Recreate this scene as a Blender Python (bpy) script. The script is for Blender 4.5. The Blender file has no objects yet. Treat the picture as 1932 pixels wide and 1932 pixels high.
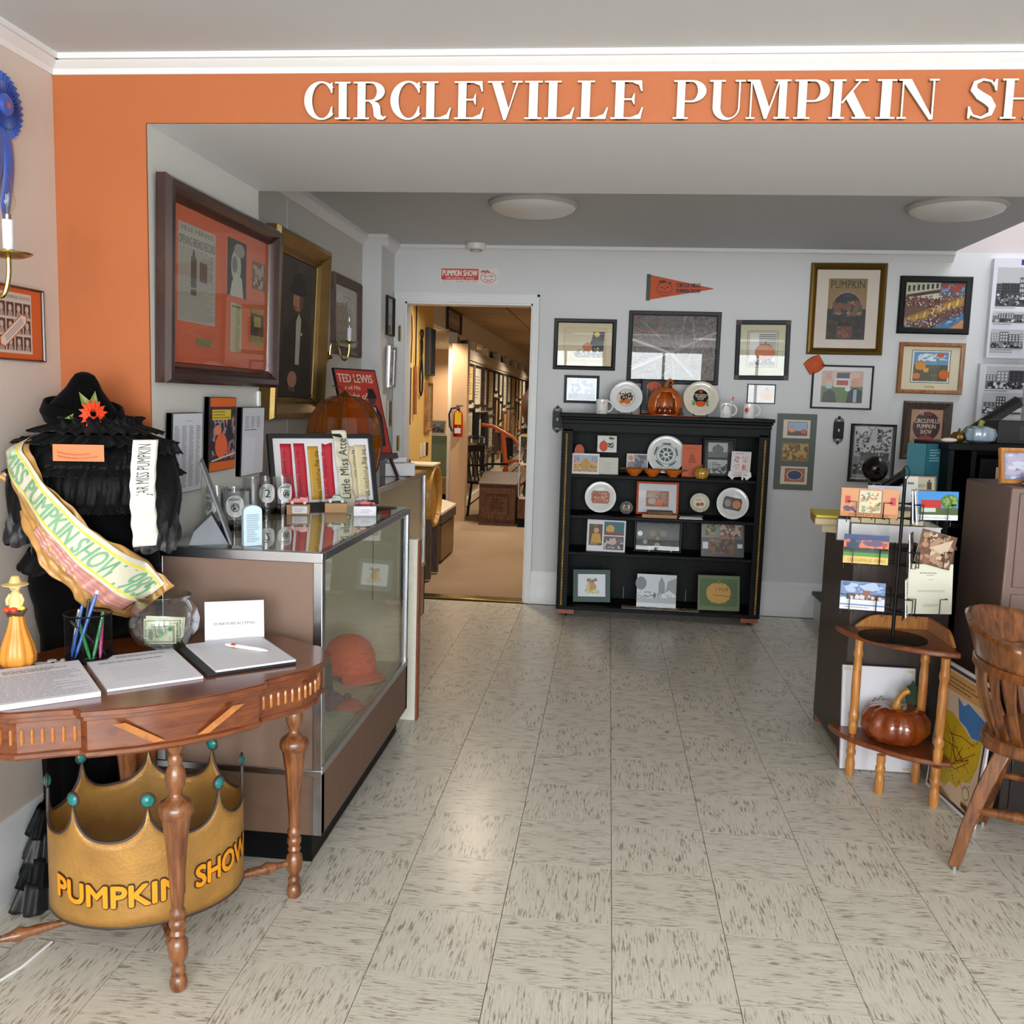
import bpy, math, random
from mathutils import Vector, Matrix, Euler
PI = math.pi
S = bpy.context.scene
COL = S.collection
rnd = random.Random(7)

# ------------------------------------------------------------------ camera
def set_camera():
    yaw, pitch, roll = -0.100622, 0.120166, 0.029769
    f, h = 1744.74, 1.42318
    cy, sy, cp, sp = math.cos(yaw), math.sin(yaw), math.cos(pitch), math.sin(pitch)
    fwd = Vector((sy*cp, cy*cp, -sp)); right = Vector((cy, -sy, 0)); up = right.cross(fwd)
    r = right*math.cos(roll)+up*math.sin(roll); u = up*math.cos(roll)-right*math.sin(roll)
    m = Matrix((r, u, -fwd)).transposed().to_4x4(); m.translation = Vector((0, 0, h))
    cd = bpy.data.cameras.new('camera'); cd.sensor_width = 36; cd.lens = 36*f/1932
    cd.clip_start = .05; cd.clip_end = 100
    c = bpy.data.objects.new('camera', cd); COL.objects.link(c); c.matrix_world = m
    S.camera = c
set_camera()

# ------------------------------------------------------------------ world, lights, exposure
def set_world():
    w = bpy.data.worlds.new('daylight'); S.world = w; w.use_nodes = True
    n = w.node_tree.nodes['Background']; n.inputs[0].default_value = (.62, .78, 1, 1); n.inputs[1].default_value = 1.6
def area(name, loc, rot, sx, sy, power, col):
    l = bpy.data.lights.new(name, 'AREA'); l.shape = 'RECTANGLE'; l.size = sx; l.size_y = sy
    l.energy = power; l.color = col
    o = bpy.data.objects.new(name, l); COL.objects.link(o); o.location = loc; o.rotation_euler = rot
    return o
set_world()
# daylight through the three shop-front window openings behind the camera
area('window_daylight_a', (-.75, -2.72, 1.35), (PI/2, 0, 0), 1.3, 1.9, 96, (.95, .98, 1))
area('window_daylight_b', (.85, -2.72, 1.35), (PI/2, 0, 0), 1.3, 1.9, 96, (.95, .98, 1))
area('window_daylight_c', (2.35, -2.72, 1.35), (PI/2, 0, 0), 1.1, 1.9, 72, (.95, .98, 1))
# added fill lamps, unseen, under the front room ceiling around the camera
area('front_fill_a', (.1, .45, 2.325), (0, 0, 0), 1.2, .35, 3, (1, .97, .93))
area('front_fill_b', (1.7, -.2, 2.325), (0, 0, 0), 1.2, .35, 5, (1, .97, .93))
# daylight falling down the stairwell
area('stairwell_daylight', (2.75, 5.55, 3.9), (0, 0, 0), 1.0, 1.5, 24, (.86, .93, 1))
S.cycles.max_bounces = 8; S.cycles.diffuse_bounces = 4; S.cycles.glossy_bounces = 4; S.cycles.transparent_max_bounces = 24
S.cycles.caustics_reflective = False; S.cycles.caustics_refractive = False
S.view_settings.view_transform = 'Standard'; S.view_settings.look = 'None'
S.view_settings.gamma = 1; S.view_settings.exposure = 0.76
S.view_settings.use_curve_mapping = False

# ------------------------------------------------------------------ helpers
def hx(c, a=1):
    if not isinstance(c, str): return tuple(c[:3])+(a,)
    c = c.lstrip('#')
    if len(c) == 3: c = ''.join(k*2 for k in c)
    o = []
    for i in (0, 2, 4):
        v = int(c[i:i+2], 16)/255
        o.append(v/12.92 if v <= .04045 else ((v+.055)/1.055)**2.4)
    return tuple(o)+(a,)
MATS = {}
def _new(name):
    m = bpy.data.materials.new(name); m.use_nodes = True; MATS[name] = m
    nt = m.node_tree; b = nt.nodes['Principled BSDF']
    return m, nt, b
def plain(name, col, rough=.5, metal=0, spec=.5, bump=0, bscale=80, var=0, vscale=6, sheen=0, coat=0):
    m, nt, b = _new(name)
    b.inputs['Base Color'].default_value = hx(col); b.inputs['Roughness'].default_value = rough
    b.inputs['Metallic'].default_value = metal; b.inputs['Specular IOR Level'].default_value = spec
    if sheen: b.inputs['Sheen Weight'].default_value = sheen
    if coat: b.inputs['Coat Weight'].default_value = coat
    tc = nt.nodes.new('ShaderNodeTexCoord')
    if bump:
        t = nt.nodes.new('ShaderNodeTexNoise'); t.inputs['Scale'].default_value = bscale; t.inputs['Detail'].default_value = 3
        nt.links.new(tc.outputs['Object'], t.inputs['Vector'])
        bp = nt.nodes.new('ShaderNodeBump'); bp.inputs['Strength'].default_value = bump; bp.inputs['Distance'].default_value = .004
        nt.links.new(t.outputs['Fac'], bp.inputs['Height']); nt.links.new(bp.outputs['Normal'], b.inputs['Normal'])
    if var:
        t = nt.nodes.new('ShaderNodeTexNoise'); t.inputs['Scale'].default_value = vscale; t.inputs['Detail'].default_value = 4
        nt.links.new(tc.outputs['Object'], t.inputs['Vector'])
        r = nt.nodes.new('ShaderNodeValToRGB'); c = hx(col)
        r.color_ramp.elements[0].position = .3; r.color_ramp.elements[1].position = .7
        r.color_ramp.elements[0].color = tuple(x*(1-var) for x in c[:3])+(1,)
        r.color_ramp.elements[1].color = tuple(min(1, x*(1+var)) for x in c[:3])+(1,)
        nt.links.new(t.outputs['Fac'], r.inputs['Fac']); nt.links.new(r.outputs['Color'], b.inputs['Base Color'])
    return m
def wood(name, c1, c2, rough=.35, sc=(30, 4, 30), coat=.2):
    m, nt, b = _new(name)
    tc = nt.nodes.new('ShaderNodeTexCoord'); mp = nt.nodes.new('ShaderNodeMapping'); mp.inputs['Scale'].default_value = sc
    t = nt.nodes.new('ShaderNodeTexNoise'); t.inputs['Scale'].default_value = 1.6; t.inputs['Detail'].default_value = 5; t.inputs['Distortion'].default_value = .8
    r = nt.nodes.new('ShaderNodeValToRGB')
    r.color_ramp.elements[0].position = .32; r.color_ramp.elements[1].position = .7
    r.color_ramp.elements[0].color = hx(c1); r.color_ramp.elements[1].color = hx(c2)
    nt.links.new(tc.outputs['Object'], mp.inputs['Vector']); nt.links.new(mp.outputs['Vector'], t.inputs['Vector'])
    nt.links.new(t.outputs['Fac'], r.inputs['Fac']); nt.links.new(r.outputs['Color'], b.inputs['Base Color'])
    b.inputs['Roughness'].default_value = rough; b.inputs['Coat Weight'].default_value = coat; b.inputs['Coat Roughness'].default_value = .15
    return m
def glassmat(name, tint=(1, 1, 1), ior=1.5, rough=.0, base=0.0, power=5):
    m = bpy.data.materials.new(name); m.use_nodes = True; MATS[name] = m
    nt = m.node_tree; nt.nodes.clear()
    o = nt.nodes.new('ShaderNodeOutputMaterial'); tr = nt.nodes.new('ShaderNodeBsdfTransparent'); gl = nt.nodes.new('ShaderNodeBsdfGlossy')
    lw = nt.nodes.new('ShaderNodeLayerWeight'); lw.inputs['Blend'].default_value = .5; mx = nt.nodes.new('ShaderNodeMixShader')
    tr.inputs['Color'].default_value = tuple(tint)+(1,); gl.inputs['Roughness'].default_value = rough
    f0 = ((ior-1)/(ior+1))**2+base
    pw = nt.nodes.new('ShaderNodeMath'); pw.operation = 'POWER'; pw.inputs[1].default_value = power
    ma = nt.nodes.new('ShaderNodeMath'); ma.operation = 'MULTIPLY_ADD'; ma.inputs[1].default_value = 1-f0; ma.inputs[2].default_value = f0
    nt.links.new(lw.outputs['Facing'], pw.inputs[0]); nt.links.new(pw.outputs[0], ma.inputs[0]); nt.links.new(ma.outputs[0], mx.inputs[0])
    nt.links.new(tr.outputs[0], mx.inputs[1]); nt.links.new(gl.outputs[0], mx.inputs[2]); nt.links.new(mx.outputs[0], o.inputs[0])
    return m
def printmat():
    for nm, rg in (('print', .55), ('gloss_print', .25)):
        m, nt, b = _new(nm)
        a = nt.nodes.new('ShaderNodeVertexColor'); a.layer_name = 'Col'
        nt.links.new(a.outputs['Color'], b.inputs['Base Color']); b.inputs['Roughness'].default_value = rg
printmat()
def emit(name, col, st):
    m, nt, b = _new(name); b.inputs['Base Color'].default_value = hx(col)
    b.inputs['Emission Color'].default_value = hx(col); b.inputs['Emission Strength'].default_value = st
    return m

class MB:
    def __init__(s): s.v = []; s.f = []; s.m = []
    def add(s, vs, fs, mi=0):
        b = len(s.v); s.v += [tuple(p) for p in vs]; s.f += [tuple(i+b for i in f) for f in fs]; s.m += [mi]*len(fs); return s
    def box(s, x0, y0, z0, x1, y1, z1, mi=0, M=None):
        vs = [Vector((x, y, z)) for z in (z0, z1) for y in (y0, y1) for x in (x0, x1)]
        if M is not None: vs = [M@p for p in vs]
        return s.add(vs, [(0, 2, 3, 1), (4, 5, 7, 6), (0, 1, 5, 4), (2, 6, 7, 3), (0, 4, 6, 2), (1, 3, 7, 5)], mi)
    def prism(s, pts, d0, d1, plane='xz', mi=0, M=None):   # polygon extruded: xz -> along y, xy -> along z, yz -> along x
        n = len(pts)
        def mk(a, b, d): return Vector({'xz': (a, d, b), 'xy': (a, b, d), 'yz': (d, a, b)}[plane])
        vs = [mk(a, b, d0) for a, b in pts]+[mk(a, b, d1) for a, b in pts]
        if M is not None: vs = [M@p for p in vs]
        return s.add(vs, [tuple(range(n)), tuple(range(2*n-1, n-1, -1))]+[(i, i+n, (i+1) % n+n, (i+1) % n) for i in range(n)], mi)
    def lathe(s, prof, n=24, c=(0, 0, 0), axis='z', mi=0, mod=None, M=None):
        vs = []; fs = []
        for k, (r, z) in enumerate(prof):
            for i in range(n):
                a = 2*PI*i/n; rr = r*(mod(a, z) if mod else 1)
                p = {'z': (rr*math.cos(a), rr*math.sin(a), z), 'y': (rr*math.cos(a), z, rr*math.sin(a)), 'x': (z, rr*math.cos(a), rr*math.sin(a))}[axis]
                p = Vector(p)
                if M is not None: p = M@p
                vs.append(p+Vector(c))
        for k in range(len(prof)-1):
            for i in range(n):
                j = (i+1) % n; fs.append((k*n+i, k*n+j, (k+1)*n+j, (k+1)*n+i))
        if prof[0][0] > 1e-5: fs.append(tuple(range(n-1, -1, -1)))
        if prof[-1][0] > 1e-5: fs.append(tuple((len(prof)-1)*n+i for i in range(n)))
        return s.add(vs, fs, mi)
    def open_lathe(s, prof, n=24, c=(0, 0, 0), mi=0):
        vs = [(c[0]+r*math.cos(2*PI*i/n), c[1]+r*math.sin(2*PI*i/n), c[2]+z) for r, z in prof for i in range(n)]
        return s.add(vs, [(k*n+i, k*n+(i+1) % n, (k+1)*n+(i+1) % n, (k+1)*n+i) for k in range(len(prof)-1) for i in range(n)], mi)
    def tube(s, path, r, n=8, mi=0, closed=False):
        P = [Vector(p) for p in path]; L = len(P); vs = []; fs = []; prev = None
        for k in range(L):
            if closed: t = P[(k+1) % L]-P[k-1]
            else: t = P[min(k+1, L-1)]-P[max(k-1, 0)]
            t.normalize()
            if prev is None:
                a = Vector((0, 0, 1)) if abs(t.z) < .9 else Vector((1, 0, 0)); u = t.cross(a).normalized()
            else: u = (prev-t*prev.dot(t)).normalized()
            prev = u; w = t.cross(u); rr = r[k] if isinstance(r, (list, tuple)) else r
            for i in range(n):
                a = 2*PI*i/n; vs.append(P[k]+(u*math.cos(a)+w*math.sin(a))*rr)
        for k in range(L if closed else L-1):
            k2 = (k+1) % L
            for i in range(n): fs.append((k*n+i, k*n+(i+1) % n, k2*n+(i+1) % n, k2*n+i))
        if not closed: fs += [tuple(range(n-1, -1, -1)), tuple((L-1)*n+i for i in range(n))]
        return s.add(vs, fs, mi)
    def ball(s, c, rx, ry=None, rz=None, n=16, k=10, mi=0, M=None):
        ry = ry or rx; rz = rz or rx; vs = []; fs = []
        for j in range(k+1):
            t = PI*j/k
            for i in range(n):
                a = 2*PI*i/n; p = Vector((rx*math.sin(t)*math.cos(a), ry*math.sin(t)*math.sin(a), -rz*math.cos(t)))
                if M is not None: p = M@p
                vs.append(p+Vector(c))
        for j in range(k):
            for i in range(n): fs.append((j*n+i, j*n+(i+1) % n, (j+1)*n+(i+1) % n, (j+1)*n+i))
        return s.add(vs, fs, mi)
    def grid(s, fn, nu, nv, mi=0, wrap=False):
        vs = [fn(i/nu, j/nv) for j in range(nv+1) for i in range(nu if wrap else nu+1)]; W = nu if wrap else nu+1
        return s.add(vs, [(j*W+i, j*W+(i+1) % W, (j+1)*W+(i+1) % W, (j+1)*W+i) for j in range(nv) for i in range(nu)], mi)
    def ring(s, w, h, prof, mi=0):    # picture-frame moulding: prof = (inset, depth towards viewer)
        vs = []; fs = []; n = len(prof)
        for (sx, top) in ((-1, 0), (1, 0), (1, 1), (-1, 1)):
            for o, d in prof: vs.append((sx*(w/2-o), -d, (h-o) if top else o))
        for c in range(4):
            c2 = (c+1) % 4
            for i in range(n): fs.append((c*n+i, c2*n+i, c2*n+(i+1) % n, c*n+(i+1) % n))
        return s.add(vs, fs, mi)
    def build(s, name, mat, parent=None, loc=None, rot=None, bevel=0, solid=0, sharp=42, flat=False):
        me = bpy.data.meshes.new(name); me.from_pydata([tuple(p) for p in s.v], [], s.f)
        for k in (mat if isinstance(mat, (list, tuple)) else [mat]): me.materials.append(MATS[k])
        if max(s.m, default=0): me.polygons.foreach_set('material_index', s.m)
        me.validate()
        if not flat:
            me.shade_smooth(); me.set_sharp_from_angle(angle=math.radians(sharp))
        o = bpy.data.objects.new(name, me); COL.objects.link(o)
        if parent: o.parent = parent
        if loc: o.location = loc
        if rot: o.rotation_euler = rot
        if solid:
            k = o.modifiers.new('thickness', 'SOLIDIFY'); k.thickness = solid; k.offset = 0
        if bevel:
            k = o.modifiers.new('edge', 'BEVEL'); k.width = bevel; k.segments = 2; k.limit_method = 'ANGLE'; k.angle_limit = math.radians(40)
        return o
def tag(o, label, cat, group=None):
    o['label'] = label; o['category'] = cat
    if group: o['group'] = group
    return o
def thing(name, label, cat, loc=(0, 0, 0), rotz=0, tilt=0, group=None):
    o = bpy.data.objects.new(name, None); o.empty_display_size = .05; COL.objects.link(o)
    o.location = loc; o.rotation_euler = (tilt, 0, rotz)
    return tag(o, label, cat, group)
def struct(o): o['kind'] = 'structure'; return o
def BX(*a): return MB().box(*a)
def D(a): return math.radians(a)

# ------------------------------------------------------------------ flat print: coloured shapes laid on a sheet
_TXT = {}
def text_mesh(t, bold=0, res=2):
    k = (t, bold, res)
    if k not in _TXT:
        c = bpy.data.curves.new('t', 'FONT'); c.body = t; c.resolution_u = res; c.fill_mode = 'FRONT'; c.offset = bold; c.size = 1.466
        o = bpy.data.objects.new('t', c); COL.objects.link(o)
        me = bpy.data.meshes.new_from_object(o)
        vs = [(v.co.x, v.co.y) for v in me.vertices]; fs = [tuple(p.vertices) for p in me.polygons]
        bpy.data.objects.remove(o); bpy.data.curves.remove(c); bpy.data.meshes.remove(me)
        if vs:
            x0 = min(p[0] for p in vs); x1 = max(p[0] for p in vs); vs = [(x-x0, y) for x, y in vs]; w = x1-x0
        else: w = .3
        _TXT[k] = (vs, fs, w)
    return _TXT[k]
class P:
    def __init__(s, w, h, base=None):
        s.w = w; s.h = h; s.v = []; s.f = []; s.c = []; s.k = 0; s.base = base
        if base: s.r(0, 0, 1, 1, base)
    def add(s, vs, fs, col, step=0):
        b = len(s.v); s.k += 1; y = s.k*.00004; ex = [0]*len(vs)
        if step:
            for q, fc in enumerate(fs):
                for i in fc: ex[i] = q*step
            s.k += int(len(fs)*step/.00004)
        s.v += [((u-.5)*s.w, -y-x, v*s.h) for (u, v), x in zip(vs, ex)]; s.f += [tuple(i+b for i in f) for f in fs]; s.c += [hx(col)]*len(fs); return s
    def r(s, u0, v0, u1, v1, col): return s.add([(u0, v0), (u1, v0), (u1, v1), (u0, v1)], [(0, 1, 2, 3)], col)
    def p(s, pts, col): return s.add(pts, [tuple(range(len(pts)))], col)
    def e(s, u, v, ru, rv, col, n=18, a0=0, a1=2*PI): return s.p([(u+ru*math.cos(a0+(a1-a0)*i/n), v+rv*math.sin(a0+(a1-a0)*i/n)) for i in range(n)], col)
    def l(s, pts, wd, col):
        fs = []; vs = []
        for (a, b) in zip(pts, pts[1:]):
            dx = (b[0]-a[0])*s.w; dy = (b[1]-a[1])*s.h; L = math.hypot(dx, dy) or 1; nx = -dy/L*wd*s.h/2; ny = dx/L*wd*s.h/2; k = len(vs)
            vs += [(a[0]+nx/s.w, a[1]+ny/s.h), (b[0]+nx/s.w, b[1]+ny/s.h), (b[0]-nx/s.w, b[1]-ny/s.h), (a[0]-nx/s.w, a[1]-ny/s.h)]; fs.append((k, k+1, k+2, k+3))
        return s.add(vs, fs, col, .000008)
    def t(s, t, u, v, hv, col, wu=None, al='C', rot=0, bold=0, shear=0):
        vs, fs, w = text_mesh(t, 0)
        if not vs: return s
        if bold and not getattr(s, '_b', 0):
            s._b = 1; dx = bold*hv*s.h*(1 if wu is None else wu*s.w/w/(hv*s.h))
            for q in (-1, 1): s.t(t, u+q*dx*math.cos(rot)/s.w, v+q*dx*math.sin(rot)/s.h, hv, col, wu, al, rot, 0, shear)
            s._b = 0
        H = hv*s.h; kx = H if wu is None else wu*s.w/w; L = w*kx
        off = {'C': -L/2, 'L': 0, 'R': -L}[al]; c, sn = math.cos(rot), math.sin(rot); o = []
        for x, y in vs:
            x2 = (x+shear*y)*kx+off; y2 = y*H
            o.append((u+(x2*c-y2*sn)/s.w, v+(x2*sn+y2*c)/s.h))
        return s.add(o, fs, col)
    def greek(s, u0, v0, u1, v1, n, col, seed=1, fill=.45):
        R = random.Random(seed); vs = []; fs = []; dv = (v1-v0)/n
        for i in range(n):
            y = v1-(i+.5)*dv; x = u0
            end = u1-(R.random()*.35*(u1-u0) if R.random() < .35 else 0)
            while x < end-1e-4:
                L = min((u1-u0)*R.uniform(.05, .16), end-x); k = len(vs)
                vs += [(x, y-dv*fill/2), (x+L*.88, y-dv*fill/2), (x+L*.88, y+dv*fill/2), (x, y+dv*fill/2)]; fs.append((k, k+1, k+2, k+3)); x += L
        return s.add(vs, fs, col)
    def blobs(s, u0, v0, u1, v1, n, cols, seed=1, size=.05, squash=1):
        R = random.Random(seed); by = {}
        if n > 5: n = int(n*2.6); size = size*.6
        for i in range(n):
            c = R.choice(cols); vs, fs = by.setdefault(c, ([], []))
            ru = size*R.uniform(.5, 1.2)*(u1-u0); rv = ru*s.w/s.h*R.uniform(.6, 1.3)*squash
            ru = min(ru, (u1-u0)/2.2); rv = min(rv, (v1-v0)/2.2)
            u = R.uniform(u0+ru, u1-ru); v = R.uniform(v0+rv, v1-rv); m = R.choice((4, 5, 6, 7)); k = len(vs); ph = R.random()*6
            vs += [(u+ru*math.cos(ph+2*PI*j/m), v+rv*math.sin(ph+2*PI*j/m)) for j in range(m)]; fs.append(tuple(range(k, k+m)))
        for c, (vs, fs) in by.items(): s.add(vs, fs, c, .000012)
        return s
    def bw(s, u0, v0, u1, v1, seed=1):
        R = random.Random(seed); W = u1-u0; H = v1-v0
        s.r(u0, v0, u1, v1, '#b9bbbd'); s.r(u0, v0, u1, v0+H*.3, '#4a4b4d')
        x = u0
        while x < u1-W*.05:
            w = min(W*R.uniform(.15, .34), u1-x); t = v0+H*R.uniform(.55, .92); c = R.choice(('#3a3b3d', '#6c6e70', '#8d8f92', '#54565a'))
            s.r(x, v0+H*.22, x+w, t, c); q = R.choice(('#1c1d1f', '#dcdddd'))
            for a in range(3):
                for b in range(3): s.r(x+w*(.12+.3*a), v0+H*.34+(t-v0-H*.34)*(.1+.3*b), x+w*(.28+.3*a), v0+H*.34+(t-v0-H*.34)*(.28+.3*b), q)
            x += w
        s.blobs(u0, v0, u1, v0+H*.34, 26, ('#111214', '#d9dadb', '#2b2c2e', '#8a8b8d'), seed, .07)
        return s
    def photo(s, u0, v0, u1, v1, cols, seed=1, n=60, size=.12, base=None):
        s.r(u0, v0, u1, v1, base or cols[0]); return s.blobs(u0, v0, u1, v1, n, cols, seed, size)
    def pumpkin(s, u, v, r, col='#d8581c', dark='#a83c10', stem='#5a6a2a', asp=1.15):
        ru = r*s.h/s.w*asp; s.e(u, v, ru, r, dark)
        for k, o in ((.92, .0), (.62, .0), (.28, .0)):
            for sg in (-1, 1):
                s.e(u+sg*ru*(1-k)*.72, v, ru*.22 if k > .3 else ru*.2, r*(.9 if k < .9 else .97), col, 14)
        s.e(u-ru*.72, v, ru*.22, r*.66, col, 12); s.e(u+ru*.72, v, ru*.22, r*.66, col, 12)
        s.p([(u-ru*.1, v+r*.85), (u+ru*.1, v+r*.85), (u+ru*.16, v+r*1.25), (u-ru*.02, v+r*1.25)], stem)
        return s
    def border(s, u0, v0, u1, v1, t, col):
        tu = t*s.h/s.w
        s.r(u0, v0, u1, v0+t, col); s.r(u0, v1-t, u1, v1, col); s.r(u0, v0, u0+tu, v1, col); s.r(u1-tu, v0, u1, v1, col); return s
    def build(s, name='print', parent=None, loc=None, rot=None, thick=0, mat='print', fn=None, side='#e8e6e0'):
        vs = list(s.v); fs = list(s.f); cs = list(s.c)
        if thick:
            a, b = s.w/2, s.h; k = len(vs)
            vs += [(-a, 0, 0), (a, 0, 0), (a, 0, b), (-a, 0, b), (-a, thick, 0), (a, thick, 0), (a, thick, b), (-a, thick, b)]
            q = [(0, 1, 2, 3), (4, 7, 6, 5), (0, 4, 5, 1), (1, 5, 6, 2), (2, 6, 7, 3), (3, 7, 4, 0)]
            fs += [tuple(i+k for i in f) for f in q]; cs += [hx(side)]*6
        if fn: vs = [fn(x, y, z) for x, y, z in vs]
        me = bpy.data.meshes.new(name); me.from_pydata(vs, [], fs); me.materials.append(MATS[mat])
        at = me.color_attributes.new('Col', 'FLOAT_COLOR', 'CORNER'); buf = []
        for f, c in zip(fs, cs): buf += list(c)*len(f)
        at.data.foreach_set('color', buf)
        o = bpy.data.objects.new(name, me); COL.objects.link(o)
        if parent: o.parent = parent
        if loc: o.location = loc
        if rot: o.rotation_euler = rot
        return o

# ------------------------------------------------------------------ materials
plain('wall_paint', '#d3d3d4', .6, bump=.06, bscale=240)
plain('side_paint', '#cdbeb2', .6, bump=.05, bscale=200, var=.03, vscale=2)
plain('panel_paint', '#c9c8c2', .6, bump=.05)
plain('orange_paint', '#ac5d30', .6, bump=.06, bscale=160, var=.04, vscale=3)
plain('ceiling_paint', '#c2c5c6', .7, bump=.05, bscale=300); plain('beam_paint', '#d6d7d7', .65, bump=.08, bscale=120)
plain('trim_paint', '#dcdcdc', .4)
plain('stair_wall_paint', '#cdc3c1', .6)
plain('black_paint', '#090a0b', .5, bump=.12, bscale=60, spec=.14)
plain('black_rail', '#0d0c0c', .18, spec=.5)
plain('black_metal', '#0c0c0d', .45, spec=.28)
plain('black_plastic', '#17171a', .4)
plain('charcoal', '#242528', .5, spec=.3)
plain('chrome', '#b9bbc0', .24, metal=1)
plain('steel', '#a6a5a3', .3, metal=1)
plain('brass', '#b39a58', .22, metal=1)
plain('gold', '#94794a', .36, metal=.9, bump=.08, bscale=30, var=.12, vscale=12)
plain('bronze_gold', '#7a5f2c', .36, metal=.85)
plain('brown_board', '#7d6455', .6, bump=.12, bscale=300)
plain('brown_skirt', '#6b5140', .62, bump=.15, bscale=260, var=.08, vscale=20)
plain('beige_lining', '#d6ccb2', .7)
plain('white_plastic', '#e4e2de', .35)
plain('grey_plastic', '#6f747c', .45)
plain('cream_paint', '#d9d6c8', .5, var=.05, vscale=40)
plain('white_gloss', '#e9e8e6', .12, spec=.6)
plain('cream_gloss', '#ddd5c2', .14, spec=.6)
plain('paper', '#e0dee4', .6)
plain('red_gloss', '#b3141c', .18, spec=.6)
plain('green_gloss', '#1e4a22', .18, spec=.6)
plain('kraft', '#b48b62', .7)
plain('velvet', '#030303', .9, sheen=.02, spec=.06)
plain('crepe', '#050506', .6, sheen=.03, spec=.16, bump=.5, bscale=90)
plain('taffeta', '#100c12', .5, sheen=.06, bump=.4, bscale=40)
plain('felt', '#040405', .9, sheen=.03, spec=.06)
plain('satin_gold', '#b98a4c', .33, spec=.6, bump=.5, bscale=26, var=.22, vscale=14)
plain('satin_pink', '#c58a80', .35, spec=.6, bump=.5, bscale=30, var=.1, vscale=30)
plain('satin_white', '#dcd9d0', .33, spec=.5, bump=.55, bscale=34)
plain('satin_cream', '#d5cfb8', .4, spec=.5, bump=.4, bscale=40)
plain('petal', '#e4431c', .5, var=.18, vscale=60)
plain('leaf', '#6d7a2c', .55, var=.2, vscale=50)
plain('dark_leaf', '#1f3a26', .5)
plain('crown_gold', '#a87b3c', .45, metal=.25, bump=.35, bscale=120, var=.16, vscale=14)
plain('crown_rim', '#3d2e2a', .6)
plain('jewel', '#1f7c78', .25, var=.2, vscale=60)
plain('orange_cap', '#f2602a', .75, bump=.1, bscale=400)
plain('ceramic_brown', '#7a3411', .07, spec=.7, var=.25, vscale=16, coat=.5)
plain('stem_gold', '#b07a2c', .3, var=.2, vscale=40)
plain('ceramic_orange', '#b6591c', .25, spec=.6, var=.18, vscale=20)
plain('bowl_orange', '#d2681c', .2, spec=.6)
plain('ceramic_blue', '#8796a6', .12, spec=.7, var=.15, vscale=40)
plain('ochre_glass', '#b58a35', .12, spec=.7)
plain('vase_orange', '#e5963c', .3, var=.12, vscale=16)
plain('skin_cream', '#e8c98c', .5)
plain('straw', '#d9bd7a', .6)
plain('terracotta', '#b8543c', .6)
plain('cloth_orange', '#c8552c', .7)
plain('candle', '#e6e6ec', .4)
plain('ribbon_blue', '#2f4fa6', .42, sheen=.2)
plain('ribbon_blue_dark', '#22397e', .45)
plain('ribbon_red', '#c2283a', .45)
plain('ribbon_yellow', '#c79a36', .45)
plain('ribbon_cream', '#d8c9a2', .5)
plain('coin_silver', '#8f8e8a', .45); plain('coin_bronze', '#8a7258', .45); plain('coin_dark', '#3c3d40', .5)
plain('carpet', '#9c8670', .95, bump=.6, bscale=400, var=.1, vscale=1.2, spec=.1)
plain('yellow_paint', '#d8b56a', .6, bump=.05)
plain('tan_paint', '#c2a07c', .6)
plain('old_white', '#d6cdbb', .6)
plain('metal_brown', '#6f5850', .4, metal=.15, spec=.5, bump=.06, bscale=500)
plain('wire', '#101012', .35, metal=.3)
plain('teal_cloth', '#1d5a66', .7, bump=.1, bscale=500)
plain('yellow_page', '#e3d24a', .6)
plain('page_edge', '#d8c9a4', .8, bump=.3, bscale=300)
plain('extinguisher_red', '#b8141a', .25, spec=.6)
plain('yellow_tag', '#e8c81c', .5)
plain('leather', '#4a2f20', .5, var=.2, vscale=8)
plain('rust_orange', '#c25a24', .5)
plain('green_glaze', '#8fa58a', .3)
plain('tumbler_black', '#0b0b0c', .15)
plain('dolphin', '#3a2f2c', .25, spec=.6)
plain('pale_blue', '#bcd0dc', .4)
plain('tile_joint', '#6a5e4e', .8)
plain('plaster', '#b8b4ae', .7)
plain('gold_rope', '#a8853c', .5, metal=.3)
plain('purple_cloth', '#6a4560', .8)
plain('tote_cloth', '#b9b99f', .85, var=.06, vscale=30)
plain('rubber', '#141414', .6)
wood('walnut', '#5a2812', '#7c4220', .22, (5, 40, 40), .5)
wood('walnut_leg', '#5a2f18', '#8f5a34', .28, (40, 40, 5), .35)
wood('inlay', '#9a5a24', '#b8763a', .28, (30, 6, 30), .4)
wood('dark_frame_wood', '#2a1510', '#3c1f17', .25, (5, 5, 5), .4)
wood('maple', '#a8682c', '#c98a48', .3, (40, 40, 6), .3)
wood('maple_top', '#6a3218', '#8a4a26', .3, (10, 30, 30), .4)
wood('oak_chair', '#4e2a12', '#8a5226', .3, (30, 30, 5), .4)
wood('oak_frame', '#7a4a22', '#a06a36', .4, (20, 20, 6), .1)
wood('barn_wood', '#4a3c36', '#6e5c52', .7, (50, 50, 5), 0)
wood('weathered', '#3a2a20', '#5c483a', .6, (40, 40, 5), 0)
wood('crate_wood', '#3a2114', '#6a4226', .6, (30, 30, 6), 0)
wood('desk_brown', '#352a24', '#41332b', .5, (6, 6, 3), .1)
wood('dark_desk', '#120c0a', '#241813', .3, (6, 6, 3), .3)
wood('churn_wood', '#9a6a1c', '#c28f34', .5, (30, 30, 5), .1)
wood('tan_wood', '#8a6a44', '#a88660', .5, (10, 40, 30), .1)
wood('red_block', '#7a3a1c', '#93502c', .5, (10, 10, 10), .1)
glassmat('pane', (.97, .98, .97)); glassmat('case_glass', (.96, .98, .97), 1.5, .0, .02); glassmat('top_glass', (.95, .97, .96), 1.6, .0, .08)
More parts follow.
